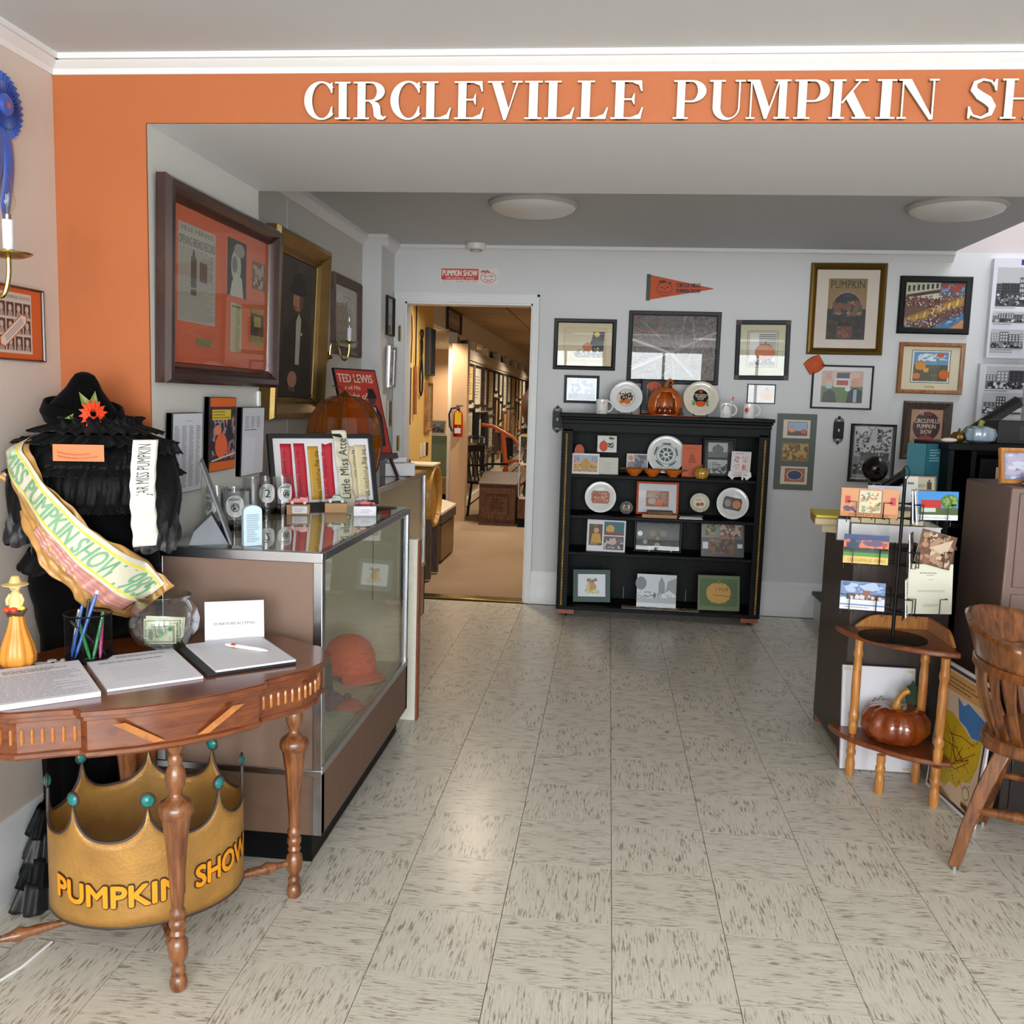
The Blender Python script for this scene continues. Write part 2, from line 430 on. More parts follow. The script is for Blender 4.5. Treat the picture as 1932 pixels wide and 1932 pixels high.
glassmat('clear_glass', (.97, .975, .975), 1.5, .0, .02, 2.6); glassmat('tumbler_glass', (.92, .93, .93), 1.5, .0, .02, 3)
glassmat('amber', (.92, .52, .10), 1.5, .02, .06); glassmat('bulb_glass', (.97, .95, .93), 1.4); glassmat('picture_glass', (.98, .98, .97), 1.4)
glassmat('mirror_glass', (.97, .97, .98), 1.5)
def amber_mat():
    m = MATS['amber']; nt = m.node_tree; o = [n for n in nt.nodes if n.type == 'OUTPUT_MATERIAL'][0]; src = o.inputs[0].links[0].from_socket
    df = nt.nodes.new('ShaderNodeBsdfTranslucent'); df.inputs[0].default_value = hx('#d88420'); d2 = nt.nodes.new('ShaderNodeBsdfDiffuse'); d2.inputs[0].default_value = hx('#a8600f')
    m1 = nt.nodes.new('ShaderNodeMixShader'); m1.inputs[0].default_value = .5; m2 = nt.nodes.new('ShaderNodeMixShader'); m2.inputs[0].default_value = .32
    nt.links.new(df.outputs[0], m1.inputs[1]); nt.links.new(d2.outputs[0], m1.inputs[2]); nt.links.new(src, m2.inputs[1]); nt.links.new(m1.outputs[0], m2.inputs[2]); nt.links.new(m2.outputs[0], o.inputs[0])
amber_mat()
emit('lamp_glow', '#ffd9a0', 14)

def floor_mat():
    m, nt, b = _new('vinyl_tile'); L = nt.links.new
    tc = nt.nodes.new('ShaderNodeTexCoord'); oi = nt.nodes.new('ShaderNodeObjectInfo')
    ad = nt.nodes.new('ShaderNodeVectorMath'); ad.operation = 'ADD'; sc = nt.nodes.new('ShaderNodeVectorMath'); sc.operation = 'SCALE'; sc.inputs['Scale'].default_value = 7
    cb = nt.nodes.new('ShaderNodeCombineXYZ'); L(oi.outputs['Random'], cb.inputs[0]); L(oi.outputs['Random'], cb.inputs[1])
    L(cb.outputs[0], sc.inputs[0]); L(tc.outputs['Object'], ad.inputs[0]); L(sc.outputs[0], ad.inputs[1])
    def noise(scale, detail, rough):
        mp = nt.nodes.new('ShaderNodeMapping'); mp.inputs['Scale'].default_value = scale; t = nt.nodes.new('ShaderNodeTexNoise')
        t.inputs['Scale'].default_value = 1; t.inputs['Detail'].default_value = detail; t.inputs['Roughness'].default_value = rough
        L(ad.outputs[0], mp.inputs[0]); L(mp.outputs[0], t.inputs['Vector']); return t
    t1 = noise((190, 17, 1), 3, .66); t2 = noise((26, 9, 1), 2, .5); t3 = noise((230, 9, 1), 3, .6)
    r1 = nt.nodes.new('ShaderNodeValToRGB'); r1.color_ramp.elements[0].position = .515; r1.color_ramp.elements[1].position = .585
    L(t1.outputs['Fac'], r1.inputs[0])
    r2 = nt.nodes.new('ShaderNodeValToRGB'); r2.color_ramp.elements[0].position = .40; r2.color_ramp.elements[1].position = .56
    L(t2.outputs['Fac'], r2.inputs[0])
    mu = nt.nodes.new('ShaderNodeMath'); mu.operation = 'MULTIPLY'; L(r1.outputs[0], mu.inputs[0]); L(r2.outputs[0], mu.inputs[1])
    m2 = nt.nodes.new('ShaderNodeMath'); m2.operation = 'MULTIPLY'; m2.inputs[1].default_value = .66; L(mu.outputs[0], m2.inputs[0])
    r3 = nt.nodes.new('ShaderNodeValToRGB'); r3.color_ramp.elements[0].color = hx('#bdb4a4'); r3.color_ramp.elements[1].color = hx('#e6e0d3'); L(t3.outputs['Fac'], r3.inputs[0])
    mx = nt.nodes.new('ShaderNodeMix'); mx.data_type = 'RGBA'; L(m2.outputs[0], mx.inputs['Factor']); L(r3.outputs[0], mx.inputs['A']); mx.inputs['B'].default_value = hx('#62523f')
    L(mx.outputs['Result'], b.inputs['Base Color']); b.inputs['Roughness'].default_value = .27; b.inputs['Specular IOR Level'].default_value = .45
floor_mat()
def seam_mat():    # painted boards with fine grooves along the run of the wall
    m, nt, b = _new('acoustic_tile')
    tc = nt.nodes.new('ShaderNodeTexCoord'); t = nt.nodes.new('ShaderNodeTexBrick'); t.inputs['Scale'].default_value = 1
    t.inputs['Color1'].default_value = hx('#b39a78'); t.inputs['Color2'].default_value = hx('#ab9270'); t.inputs['Mortar'].default_value = hx('#6a563c')
    t.inputs['Mortar Size'].default_value = .012; t.inputs['Brick Width'].default_value = 1.2; t.inputs['Row Height'].default_value = .6; t.offset = 0
    nt.links.new(tc.outputs['Object'], t.inputs['Vector']); nt.links.new(t.outputs['Color'], b.inputs['Base Color']); b.inputs['Roughness'].default_value = .8
seam_mat()

# ------------------------------------------------------------------ the room
YB, YO, XL, XC = 6.42, 2.60, -1.61, -1.335       # back wall, orange wall, left wall, column side
T = .3048; X0, Y0 = .0660, 2.1067
def make_floor():
    fl = BX(XL-.1, -2.6, -.06, 3.3, YB+.02, -.004).build('floor', 'tile_joint'); struct(fl)
    me = None; k = 0
    h = T/2-.0010
    for j in range(-2, 15):
        for i in range(-6, 8):
            cx, cy = X0+(i+.5)*T, Y0+(j+.5)*T
            if cx < XL-.1 or cy > YB+.1 or cx > 2.3: continue
            if me is None:
                o = MB().box(-h, -h, -.004, h, h, 0).build('tile', 'vinyl_tile', fl, flat=True); me = o.data
            else:
                o = bpy.data.objects.new('tile', me); COL.objects.link(o); o.parent = fl
            o.location = (cx, cy, -.0003*((i*7+j*3) % 3)); o.rotation_euler = (0, 0, 0 if (i+j) % 2 == 0 else PI/2)
    m = MB(); 
    for j in range(-16, -2):
        for i in range(-6, 11):
            cx, cy = X0+(i+.5)*T, Y0+(j+.5)*T; m.box(cx-h, cy-h, -.004, cx+h, cy+h, 0)
    for j in range(-2, 15):
        for i in range(8, 11):
            cx, cy = X0+(i+.5)*T, Y0+(j+.5)*T
            if cx > 2.3: m.box(cx-h, cy-h, -.004, cx+h, cy+h, 0)
    o = m.build('tile_field', 'vinyl_tile', fl, flat=True); o['kind'] = 'stuff'
make_floor()
def wall(name, mat, *boxes):
    m = MB()
    for b in boxes: m.box(*b)
    return struct(m.build(name, mat, flat=True))
CF, CB = 2.345, 2.46       # ceiling heights in front of and behind the beam
wall('wall_left', 'side_paint', (XL-.1, -2.6, 0, XL, YO, 2.5))
wall('wall_left_back', 'panel_paint', (-1.74, 3.45, 0, -1.64, YB, 2.55))
wall('wall_column', 'panel_paint', (-1.74, YO+.008, 0, XC, 3.45, 2.5))
o = wall('wall_orange', 'orange_paint', (XL, YO, 0, XC, YO+.008, 2.35), (XC, YO, 2.17, 3.2, YO+.008, 2.35))
wall('ceiling_beam', 'beam_paint', (XC, YO+.008, 2.17, 3.2, 3.45, 2.6))
wall('ceiling_front', 'ceiling_paint', (XL-.1, -2.6, CF, 3.3, YO+.01, CF+.1))
wall('ceiling_back', 'ceiling_paint', (-1.74, 3.45, CB, 2.18, YB+.1, CB+.1))
wall('wall_right', 'stair_wall_paint', (3.2, -2.6, 0, 3.3, YB+.1, 4.1))
DX0, DX1, DZ = -1.433, -.545, 2.08
wall('wall_back', 'wall_paint', (-1.74, YB, 0, DX0, YB+.14, 2.6), (DX0, YB, DZ, DX1, YB+.14, 2.6), (DX1, YB, 0, 2.18, YB+.14, 2.6), (2.18, YB, 0, 3.3, YB+.14, 2.46))
wall('wall_stairwell', 'stair_wall_paint', (2.18, YB, 2.46, 3.3, YB+.14, 4.1), (2.08, 3.45, CB+.1, 2.18, YB+.1, 4.1), (2.08, 3.4, CB+.1, 3.3, 3.5, 4.1), (2.18, 3.45, 2.17, 3.3, 3.5, 2.6))
wall('ceiling_stairwell', 'ceiling_paint', (2.08, 3.4, 4.1, 3.3, YB+.1, 4.2))
wall('wall_front', 'side_paint', (XL-.1, -2.68, 0, 3.3, -2.6, .4), (XL-.1, -2.68, 2.3, 3.3, -2.6, 2.5), (XL-.1, -2.68, .4, -1.4, -2.6, 2.3), (-.1, -2.68, .4, .2, -2.6, 2.3), (1.5, -2.68, .4, 1.8, -2.6, 2.3), (2.9, -2.68, .4, 3.3, -2.6, 2.3))
for n, (a, b) in enumerate(((-1.4, -.1), (.2, 1.5), (1.8, 2.9))):
    m = MB(); c = (a+b)/2
    for x in (a+.02, c, b-.02): m.box(x-.02, -2.67, .4, x+.02, -2.62, 2.3)
    for z in (.42, 1.4, 2.28): m.box(a, -2.665, z-.02, b, -2.625, z+.02)
    w = struct(m.build('window_%d' % (n+1), 'trim_paint', flat=True))
    for (p, q) in ((a+.04, c-.02), (c+.02, b-.04)):
        for (z0, z1) in ((.44, 1.38), (1.42, 2.26)): BX(p, -2.648, z0, q, -2.643, z1).build('pane', 'pane', w, flat=True)
wall('wall_pilaster', 'wall_paint', (-1.64, 6.05, 0, -1.513, YB, CB))
# mouldings
def sweep(name, a, b, n, prof, mat='trim_paint'):   # prof = (out, z), n = outward direction
    m = MB(); A, B, N = Vector(a), Vector(b), Vector(n); k = len(prof)
    vs = [A+N*o+Vector((0, 0, z)) for o, z in prof]+[B+N*o+Vector((0, 0, z)) for o, z in prof]
    m.add(vs, [tuple(range(k)), tuple(range(2*k-1, k-1, -1))]+[(i, (i+1) % k, (i+1) % k+k, i+k) for i in range(k)])
    return struct(m.build(name, mat, sharp=30))
crF = [(0, 2.300), (.004, 2.300), (.010, 2.314), (.030, 2.326), (.034, 2.330), (.044, 2.330), (.046, CF+.01), (0, CF+.01)]
sweep('trim_1', (XL, YO, 0), (3.2, YO, 0), (0, -1, 0), crF); sweep('trim_2', (XL, -2.6, 0), (XL, YO, 0), (1, 0, 0), crF)
crB = [(0, 2.395), (.006, 2.395), (.012, 2.405), (.035, 2.432), (.04, 2.436), (.05, 2.438), (.05, CB+.01), (0, CB+.01)]
sweep('trim_3', (-1.513, YB, 0), (2.18, YB, 0), (0, -1, 0), crB); sweep('trim_4', (-1.64, 3.45, 0), (-1.64, 6.05, 0), (1, 0, 0), crB)
sweep('trim_5', (-1.64, 6.05, 0), (-1.463, 6.05, 0), (0, -1, 0), crB); sweep('trim_6', (-1.513, 6.051, 0), (-1.513, YB, 0), (1, 0, 0), crB)
bs = [(0, 0), (.022, 0), (.022, .15), (.014, .165), (.014, .21), (.006, .235), (0, .235)]
sweep('baseboard_back', (-.50, YB, 0), (3.2, YB, 0), (0, -1, 0), bs); sweep('baseboard_left', (XL, -2.6, 0), (XL, YO, 0), (1, 0, 0), bs)
m = MB()
for y in (4.02, 4.62): m.box(-1.642, y-.002, 1.0, -1.6375, y+.002, CB)
struct(m.build('trim_7', 'trim_paint', flat=True))
# door casing, jambs and sill
m = MB()
m.box(DX1, YB-.018, 0, DX1+.045, YB, DZ+.05); m.box(DX0-.075, YB-.018, 0, DX0, YB, DZ+.05); m.box(DX0, YB-.018, DZ, DX1, YB, DZ+.05)
m.box(DX1+.030, YB-.026, 0, DX1+.045, YB, DZ+.06); m.box(DX0-.075, YB-.026, DZ+.045, DX1+.045, YB, DZ+.06)
m.box(DX1-.012, YB, 0, DX1, YB+.14, DZ); m.box(DX0, YB, 0, DX0+.012, YB+.14, DZ); m.box(DX0, YB, DZ-.012, DX1, YB+.14, DZ)
d = struct(m.build('door_1', 'trim_paint', flat=True))
for z in (1.86, 1.10):
    h = MB(); h.box(-1.475, YB-.024, z-.05, -1.458, YB-.016, z+.05); h.tube([(-1.463, YB-.026, z-.055), (-1.463, YB-.026, z+.055)], .006)
    h.build('hinge', 'bronze_gold', d)
MB().box(DX0+.01, YB-.02, 0, DX1-.01, YB+.10, .012).build('sill', 'brass', d, bevel=.004)
BX(-.5455+.0005, YB+.05, .95, -.541, YB+.09, 1.02).build('strike_plate', 'bronze_gold', d)

def ceiling_lamp(x, y, label):
    t = thing('ceiling_light', label, 'ceiling light', (x, y, CB), group='round ceiling lights')
    MB().lathe([(0, 0), (.236, 0), (.24, -.012), (.228, -.026), (.20, -.026)], 40).build('rim', 'plaster', t)
    MB().lathe([(.226, -.02), (.215, -.036), (.18, -.052), (.12, -.063), (.06, -.068), (0, -.07)], 40).build('diffuser', 'white_plastic', t)
ceiling_lamp(-.44, 5.02, 'round flush ceiling light near the doorway'); ceiling_lamp(1.69, 4.98, 'round flush ceiling light near the stairwell opening')
t = thing('smoke_detector', 'white round smoke detector above the red and white sticker', 'smoke detector', (-.935, 6.33, CB))
MB().lathe([(0, 0), (.066, 0), (.066, -.03), (.06, -.038), (.03, -.04)], 28).build('housing', 'white_plastic', t)
m = MB(); m.lathe([(.03, -.04), (.034, -.044), (.034, -.046), (.03, -.05), (0, -.052)], 24); m.build('sensor_cap', 'white_plastic', t)
m = MB()
for k in range(14): a = 2*PI*k/14; m.box(.0345, -.002, -.05, .036, .002, -.038, 0, Matrix.Rotation(a, 4, 'Z'))
m.build('vent_slots', 'charcoal', t)

# ------------------------------------------------------------------ the big letters on the beam
def arc(cx, cy, rx, ry, a0, a1, n=14): return [(cx+rx*math.cos(D(a0+(a1-a0)*i/n)), cy+ry*math.sin(D(a0+(a1-a0)*i/n))) for i in range(n+1)]
HL, ST = .045, .21
def R_(x0, y0, x1, y1): return [(x0, y0), (x1, y0), (x1, y1), (x0, y1)]
def stem(x, w=ST, l=.10, r=.10): return [R_(x, 0, x+w, 1), R_(x-l, 0, x+w+r, HL), R_(x-l, 1-HL, x+w+r, 1)]
def thin(x, l=.10, r=.10): return [R_(x, 0, x+HL, 1), R_(x-l, 0, x+HL+r, HL), R_(x-l, 1-HL, x+HL+r, 1)]
def glyph(c):
    if c == 'I': return stem(.12), .45
    if c == 'L': return stem(.12)+[R_(.3, 0, .72, HL), [(.46, HL), (.72, HL), (.77, .30), (.735, .30), (.66, .13)]], .77
    if c == 'E': return stem(.12)+[R_(.3, 0, .74, HL), R_(.3, 1-HL, .74, 1), R_(.3, .49, .55, .49+HL), [(.50, HL), (.74, HL), (.79, .30), (.755, .30), (.69, .13)], [(.5, 1-HL), (.74, 1-HL), (.76, .72), (.725, .72), (.67, .88)], [(.55, .40), (.58, .36), (.58, .68), (.55, .64), (.5, .51)]], .80
    if c == 'C':
        o = arc(.45, .5, .45, .52, 42, 318, 26); i = arc(.47, .5, .26, .47, 318, 42, 26)
        return [o+i, [(.72, .70), (.75, .70), (.75, .98), (.71, .98), (.66, .85)], [(.72, .34), (.75, .34), (.75, .10), (.70, .06), (.66, .17)]], .75
    if c == 'R':
        return stem(.12)+[R_(.3, 1-HL, .5, 1), R_(.3, .47, .5, .47+HL), arc(.48, .735, .36, .265, 90, -90, 14)+arc(.48, .735, .15, .22, -90, 90, 14),
                [(.36, .49), (.52, .49), (.66, .44), (.72, .34), (.74, .12), (.80, .06), (.87, .09), (.88, .05), (.80, -.02), (.66, -.01), (.56, .07), (.54, .26), (.50, .40), (.42, .47)]], .89
    if c == 'P': return stem(.12)+[R_(.3, 1-HL, .52, 1), R_(.3, .43, .52, .43+HL), arc(.5, .715, .40, .285, 90, -90, 14)+arc(.5, .715, .17, .24, -90, 90, 14)], .92
    if c == 'V': return [[(.10, 1), (.33, 1), (.56, .28), (.47, -.03), (.43, -.03)], [(.47, -.03), (.76, 1), (.81, 1), (.50, .0)], R_(0, 1-HL, .42, 1), R_(.64, 1-HL, .90, 1)], .90
    if c == 'U':
        return [R_(.10, .3, .31, 1), R_(0, 1-HL, .42, 1), R_(.78, .3, .825, 1), R_(.68, 1-HL, .95, 1), [(.10, .3)]+arc(.4625, .3, .3625, .33, 180, 360, 18)+[(.78, .3)]+arc(.545, .3, .235, .27, 360, 180, 18)], .96
    if c == 'M': return thin(.10)+[[(.12, 1), (.34, 1), (.63, .30), (.53, .0), (.50, .0)], [(.53, 0), (.86, 1), (.91, 1), (.57, .0)]]+[R_(0, 1-HL, .3, 1)]+stem(.88, ST, .12, .10), 1.20
    if c == 'N': return thin(.10)+[[(.06, 1), (.32, 1), (.93, 0), (.84, -.03)], R_(0, 1-HL, .3, 1), R_(.88, -.02, .925, 1), R_(.78, 1-HL, 1.03, 1)], 1.06
    if c == 'K': return stem(.12)+[[(.33, .42), (.80, 1), (.86, 1), (.36, .38)], [(.43, .54), (.62, .70), (1.0, .03), (.74, .03)], R_(.66, 1-HL, 1.0, 1), R_(.62, 0, 1.10, HL)], 1.10
    if c == 'H': return stem(.12)+stem(.74)+[R_(.3, .48, .8, .48+HL)], 1.07
    if c == 'S':
        cl = [(.66, .80), (.56, .94), (.36, .985), (.17, .90), (.14, .74), (.30, .58), (.50, .46), (.62, .30), (.58, .12), (.36, .02), (.16, .08), (.06, .24)]
        wd = [.05, .05, .06, .11, .17, .22, .23, .18, .11, .06, .05, .05]; L = []; Rr = []
        for i, (x, y) in enumerate(cl):
            a = cl[max(i-1, 0)]; b = cl[min(i+1, len(cl)-1)]; dx, dy = b[0]-a[0], b[1]-a[1]; q = math.hypot(dx, dy); nx, ny = -dy/q*wd[i]/2, dx/q*wd[i]/2
            L.append((x+nx, y+ny)); Rr.append((x-nx, y-ny))
        return [[L[i], L[i+1], Rr[i+1], Rr[i]] for i in range(len(cl)-1)]+[[(.66, .70), (.70, .70), (.70, .99), (.66, .99), (.60, .88)], [(.03, .30), (.07, .30), (.14, .14), (.07, .0), (.03, .0)]], .76
plain('letter_edge', '#8a7050', .6); plain('letter_face', '#e2ddd0', .5, var=.04, vscale=30)
ORD = ['first', 'second', 'third', 'fourth', 'fifth', 'sixth', 'seventh', 'eighth', 'ninth', 'tenth', 'eleventh']
def letters(word, starts, k, wlab):
    for n, (c, (x0, x1)) in enumerate(zip(word, starts)):
        sh, w = glyph(c); W = x1-x0; H = .098; m = MB()
        for q, poly in enumerate(sh):
            pts = [(x0+px/w*W, 2.176+py*H) for px, py in poly]; m.prism(pts, -.012-.0002*q, .0, 'xz', 0)
            m.add([(a, -.0125-.0002*q, b) for a, b in pts], [tuple(range(len(pts)))], 1)
        o = m.build('sign_letter', ['letter_edge', 'letter_face'], loc=(0, YO, 0), flat=True)
        tag(o, 'cream wooden letter %s, %s letter of %s on the orange beam' % (c, ORD[n], wlab), 'letter', 'cream letters on the orange beam')
px1 = [(182, 315), (323, 403), (411, 568), (585, 720), (730, 865), (876, 1017), (1030, 1186), (1195, 1280), (1284, 1422), (1430, 1572), (1580, 1728)]
letters('CIRCLEVILLE', [(-.870+(a-182)*.00060, -.870+(b-182)*.00060) for a, b in px1], 1, 'the first word')
px2 = [(180, 355), (367, 550), (557, 778), (793, 975), (968, 1180), (1200, 1305), (1310, 1512)]
letters('PUMPKIN', [(.133+(a-180)*.000509, .133+(b-180)*.000509) for a, b in px2], 1, 'the second word')
letters('SH', [(.880, .957), (.962, 1.062)], 1, 'the last word')

# ------------------------------------------------------------------ framed pictures
WALLF = 0            # rotation of things that face the camera; PI/2 faces right (left-hand wall)
def picture(name, label, loc, w, h, fw, fd, fmat, paint, rotz=0, tilt=0, glass='picture_glass', cat='picture', group=None, prof=None, roll=0):
    t = thing(name, label, cat, loc, rotz, tilt, group)
    if roll: t.rotation_euler = (tilt, roll, rotz)
    if fw:
        pr = prof or [(0, 0), (0, fd*.75), (fw*.18, fd), (fw*.6, fd*.92), (fw, fd*.62), (fw, 0)]
        MB().ring(w, h, pr).build('frame', fmat, t, sharp=25)
    iw, ih = w-2*fw+.002, h-2*fw+.002
    BX(-iw/2, -fd*.30, fw-.001, iw/2, -.001, fw+ih-.001).build('backing', 'paper', t, flat=True)
    pr = P(iw, ih); paint(pr); pr.build('print', t, (0, -fd*.30-.0002, fw-.001))
    if glass:
        g = MB(); y = -fd*.30-.0002-max(.003, pr.k*.00004+.0012); g.add([(-iw/2, y, fw), (iw/2, y, fw), (iw/2, y, fw+ih), (-iw/2, y, fw+ih)], [(0, 1, 2, 3)]); g.build('glass', glass, t, flat=True)
    return t
def on_back(cx, cz, w, h): return (cx, YB, cz-h/2)

# -- back wall
def a_boot(p):
    p.r(0, 0, 1, 1, '#d8c8a4'); p.r(.1, .1, .9, .9, '#cdb98f'); p.r(.14, .14, .86, .88, '#d3c19a')
    p.p([(.66, .80), (.86, .80), (.84, .20), (.34, .20), (.30, .30), (.42, .38), (.56, .44), (.62, .60)], '#16181a')
    p.e(.72, .74, .05, .06, '#e2c23a'); p.blobs(.36, .2, .82, .44, 30, ('#2f5a2c', '#c25a28', '#d8d4c8', '#1c3a24'), 3, .06); p.pumpkin(.55, .44, .10, '#c86a34', '#8a3a18')
picture('framed_print', 'black framed print of a dark boot with pumpkins, left of the aerial map', on_back(-.183, 1.815, .423, .343), .423, .343, .028, .022, 'black_metal', a_boot, glass='mirror_glass')
def a_map(p):
    p.r(0, 0, 1, 1, '#6f6663'); p.blobs(0, 0, 1, 1, 420, ('#6f6663', '#7d7470', '#5c5653', '#837a70', '#66615f', '#77705f', '#8a827c'), 5, .035)
    for k, w, w2, cc in ((((0, .62), (.45, .42)), .05, .02, '#9c938f'), (((.45, .42), (1, .75)), .04, .02, '#9c938f'), (((0, .18), (.45, .44)), .05, .02, '#9c938f'), (((.45, .44), (.75, .05)), .035, .02, '#9c938f'), (((.62, 1), (.58, .5), (.5, .3), (.52, 0)), .02, .01, '#8d8682'), (((.12, .9), (.35, .62)), .02, .01, '#948c88'), (((.3, 0), (.62, .3), (1, .35)), .014, .01, '#948c88'), (((.7, 1), (.75, .6), (.68, .3)), .012, .01, '#a09892')): p.l(list(k), w, cc)
    for k in range(44): u = k/44; p.l([(u*.45, .14+u*.27), (u*.45+.006, .165+u*.27)], .014, '#d2cfcd'); p.l([(u*.45+.01, .60-u*.19), (u*.45+.012, .625-u*.19)], .012, '#c9c6c4')
    p.blobs(0, 0, .55, .45, 110, ('#cfcac4', '#a89a6a', '#4a4a3c', '#8a7a74', '#b8a87a'), 8, .016); p.blobs(.5, .3, 1, 1, 130, ('#8d8480', '#b4aca8', '#5a5650', '#a09a98'), 9, .02); p.blobs(.05, .75, .33, .98, 60, ('#57565c', '#77727a', '#8d8890'), 10, .03)
    p.l([(.02, .82), (.1, .76), (.2, .74), (.3, .80), (.34, .92)], .012, '#c25a40'); p.l([(.02, .99), (.06, .9)], .016, '#c25a40')
picture('aerial_map', 'large black framed aerial map of the town above the black bookcase', on_back(.416, 1.806, .614, .486), .614, .486, .03, .022, 'charcoal', a_map, glass='mirror_glass')
def a_corner(p):
    p.r(0, 0, 1, 1, '#c9c7a4'); p.border(.16, .16, .84, .88, .012, '#b0482c'); p.border(.20, .19, .80, .85, .006, '#55605a'); p.r(.215, .2, .785, .84, '#d6d6cc')
    for k in range(12): v = .40+k*.036; p.r(.42, v, .785, v+.017, '#4c5652')
    p.pumpkin(.56, .46, .17, '#c9733c', '#96502a', '#6a4a30'); p.r(.215, .2, .785, .27, '#7c817c'); p.blobs(.3, .22, .78, .32, 14, ('#555c5c', '#8a8f8c', '#3c4040'), 3, .08)
t = picture('framed_print', 'black framed pumpkin print with wooden corner blocks', on_back(1.006, 1.805, .355, .395), .355, .395, .03, .02, 'charcoal', a_corner, glass='mirror_glass', roll=D(-.8))
for sx in (-1, 1):
    for z in (0, .395-.031): BX(sx*.162-.0155, -.0215, z, sx*.162+.0155, -.002, z+.031).build('corner_block', 'barn_wood', t)
picture('framed_photo', 'small slate framed photo in front of which a white mug stands', on_back(-.193, 1.512, .24, .189), .24, .189, .018, .016, 'charcoal', lambda p: (p.r(0, 0, 1, 1, '#cfd6e0'), p.photo(.05, .05, .95, .95, ('#b9c4d6', '#d9dee6', '#9aa6ba'), 4, 30, .14), p.r(.05, .05, .95, .3, '#7d8798')), glass='mirror_glass')
picture('framed_photo', 'small thin framed pumpkin photo above the rightmost mug', on_back(1.014, 1.515, .187, .130), .187, .13, .006, .012, 'black_metal', lambda p: (p.r(0, 0, 1, 1, '#c9beb6'), p.pumpkin(.7, .5, .3, '#d59a72', '#b87a50')), glass='mirror_glass')
def a_gold(p):
    p.r(0, 0, 1, 1, '#d6c9bd'); p.r(.19, .11, .81, .89, '#8b7547'); p.t('PUMPKIN', .5, .765, .10, '#2a2a1c', .54)
    p.e(.5, .52, .25, .21, '#a8757a'); p.e(.5, .51, .235, .20, '#2b2f33'); p.r(.19, .11, .81, .50, '#2c302e'); p.t('SHOW', .5, .655, .035, '#3f6a78', .13)
    p.blobs(.24, .40, .76, .62, 26, ('#6a5a44', '#8a7a5c', '#7a4a38', '#4a4a40'), 3, .12); p.blobs(.2, .12, .80, .4, 36, ('#24282a', '#3a2c24', '#5c3a28', '#1c2022'), 6, .12); p.r(.36, .13, .60, .28, '#6e4034'); p.blobs(.36, .13, .6, .28, 12, ('#8a5a48', '#4a3a34'), 7, .12)
gp = [(0, 0), (0, .014), (.006, .022), (.018, .026), (.03, .018), (.034, .022), (.042, .014), (.045, 0)]
picture('framed_poster', 'gold framed vintage poster reading PUMPKIN above the orange face mask', on_back(1.533, 2.085, .487, .595), .487, .595, .045, .026, 'bronze_gold', a_gold, prof=gp, roll=D(-.4))
def a_fair(p):
    p.r(0, 0, 1, 1, '#6a4a38'); p.r(0, .66, .58, 1, '#c3c0a8'); p.p([(0, .66), (.58, .8), (.58, 1), (0, 1)], '#bcb9a2')
    for k in range(7): p.r(.04+k*.078, .80+k*.012, .08+k*.078, .93+k*.008, '#2c2e2c')
    p.p([(0, .66), (.6, .78), (.6, .86), (0, .72)], '#4a3030'); p.t('HAMILTON', .3, .735, .045, '#2a2a28', .3, rot=.12)
    p.r(.58, .72, 1, 1, '#3f5f80'); p.blobs(.58, .74, 1, 1, 16, ('#b25a34', '#2f4a70', '#5c8ab0', '#8a3a2c'), 4, .2)
    p.p([(0, .22), (1, .72), (1, .5), (0, .02)], '#8a6a3c')
    for k in range(15): u = k/15; p.p([(u, .18+u*.5), (u+.05, .20+u*.5), (u+.03, .07+u*.5), (u-.02, .05+u*.5)], '#c9a648' if k % 2 else '#b87a34')
    p.blobs(0, .45, .62, .72, 60, ('#d8d0c4', '#5c2c2c', '#2c2c34', '#a84a3c'), 8, .04); p.blobs(.55, .62, 1, .80, 40, ('#d8d0c4', '#5c2c2c', '#8a4a3c', '#c27a5c'), 9, .04)
    p.blobs(.0, 0, .5, .2, 50, ('#1c1c24', '#5a6a8a', '#b8a8a0', '#7a2c2c'), 10, .05); p.p([(.5, 0), (1, 0), (1, .35), (.62, .12)], '#3f6f9a'); p.blobs(.4, .05, 1, .5, 80, ('#1c1c24', '#2f3f5c', '#c8b8ac', '#6a2c2c'), 11, .035); p.p([(.78, 0), (1, 0), (1, .2)], '#b87a4c')
picture('framed_painting', 'black framed painting of a crowded street fair', on_back(2.084, 2.12, .453, .37), .453, .37, .04, .028, 'black_metal', a_fair, glass=None)
def a_land(p):
    p.r(0, 0, 1, 1, '#d8ccb0'); p.border(.16, .16, .84, .92, .014, '#2c2c2c'); p.r(.172, .175, .828, .905, '#e2ddd0'); p.r(.2, .2, .8, .88, '#5f93bd'); p.blobs(.2, .66, .8, .86, 14, ('#c9d6dc', '#e2e4e0'), 2, .14, .5)
    p.r(.2, .2, .8, .58, '#5a5648'); p.blobs(.2, .2, .8, .58, 60, ('#6f6a5c', '#453f36', '#4c5a34', '#7a5c3c'), 3, .06); p.pumpkin(.32, .56, .11, '#d08a2c', '#a86420', '#4a5a2c'); p.pumpkin(.42, .46, .055, '#d8a03c', '#b07a28'); p.pumpkin(.26, .32, .075, '#d4762c', '#a85420'); p.pumpkin(.74, .36, .11, '#c9641f', '#97440f')
    for k in (-.06, -.03, 0, .03, .06): p.l([(.66+k, .58), (.66+k*.7, .80)], .008, '#8f9a9c')
    p.e(.66, .81, .07, .045, '#c8543c')
ht = picture('framed_print', 'oak framed print of pumpkins below a water tower', on_back(2.093, 1.713, .417, .334), .417, .334, .028, .024, 'oak_frame', a_land)
BX(-.03, -.012, .045, .03, -.0082, .053).build('name_plate', 'brass', ht)
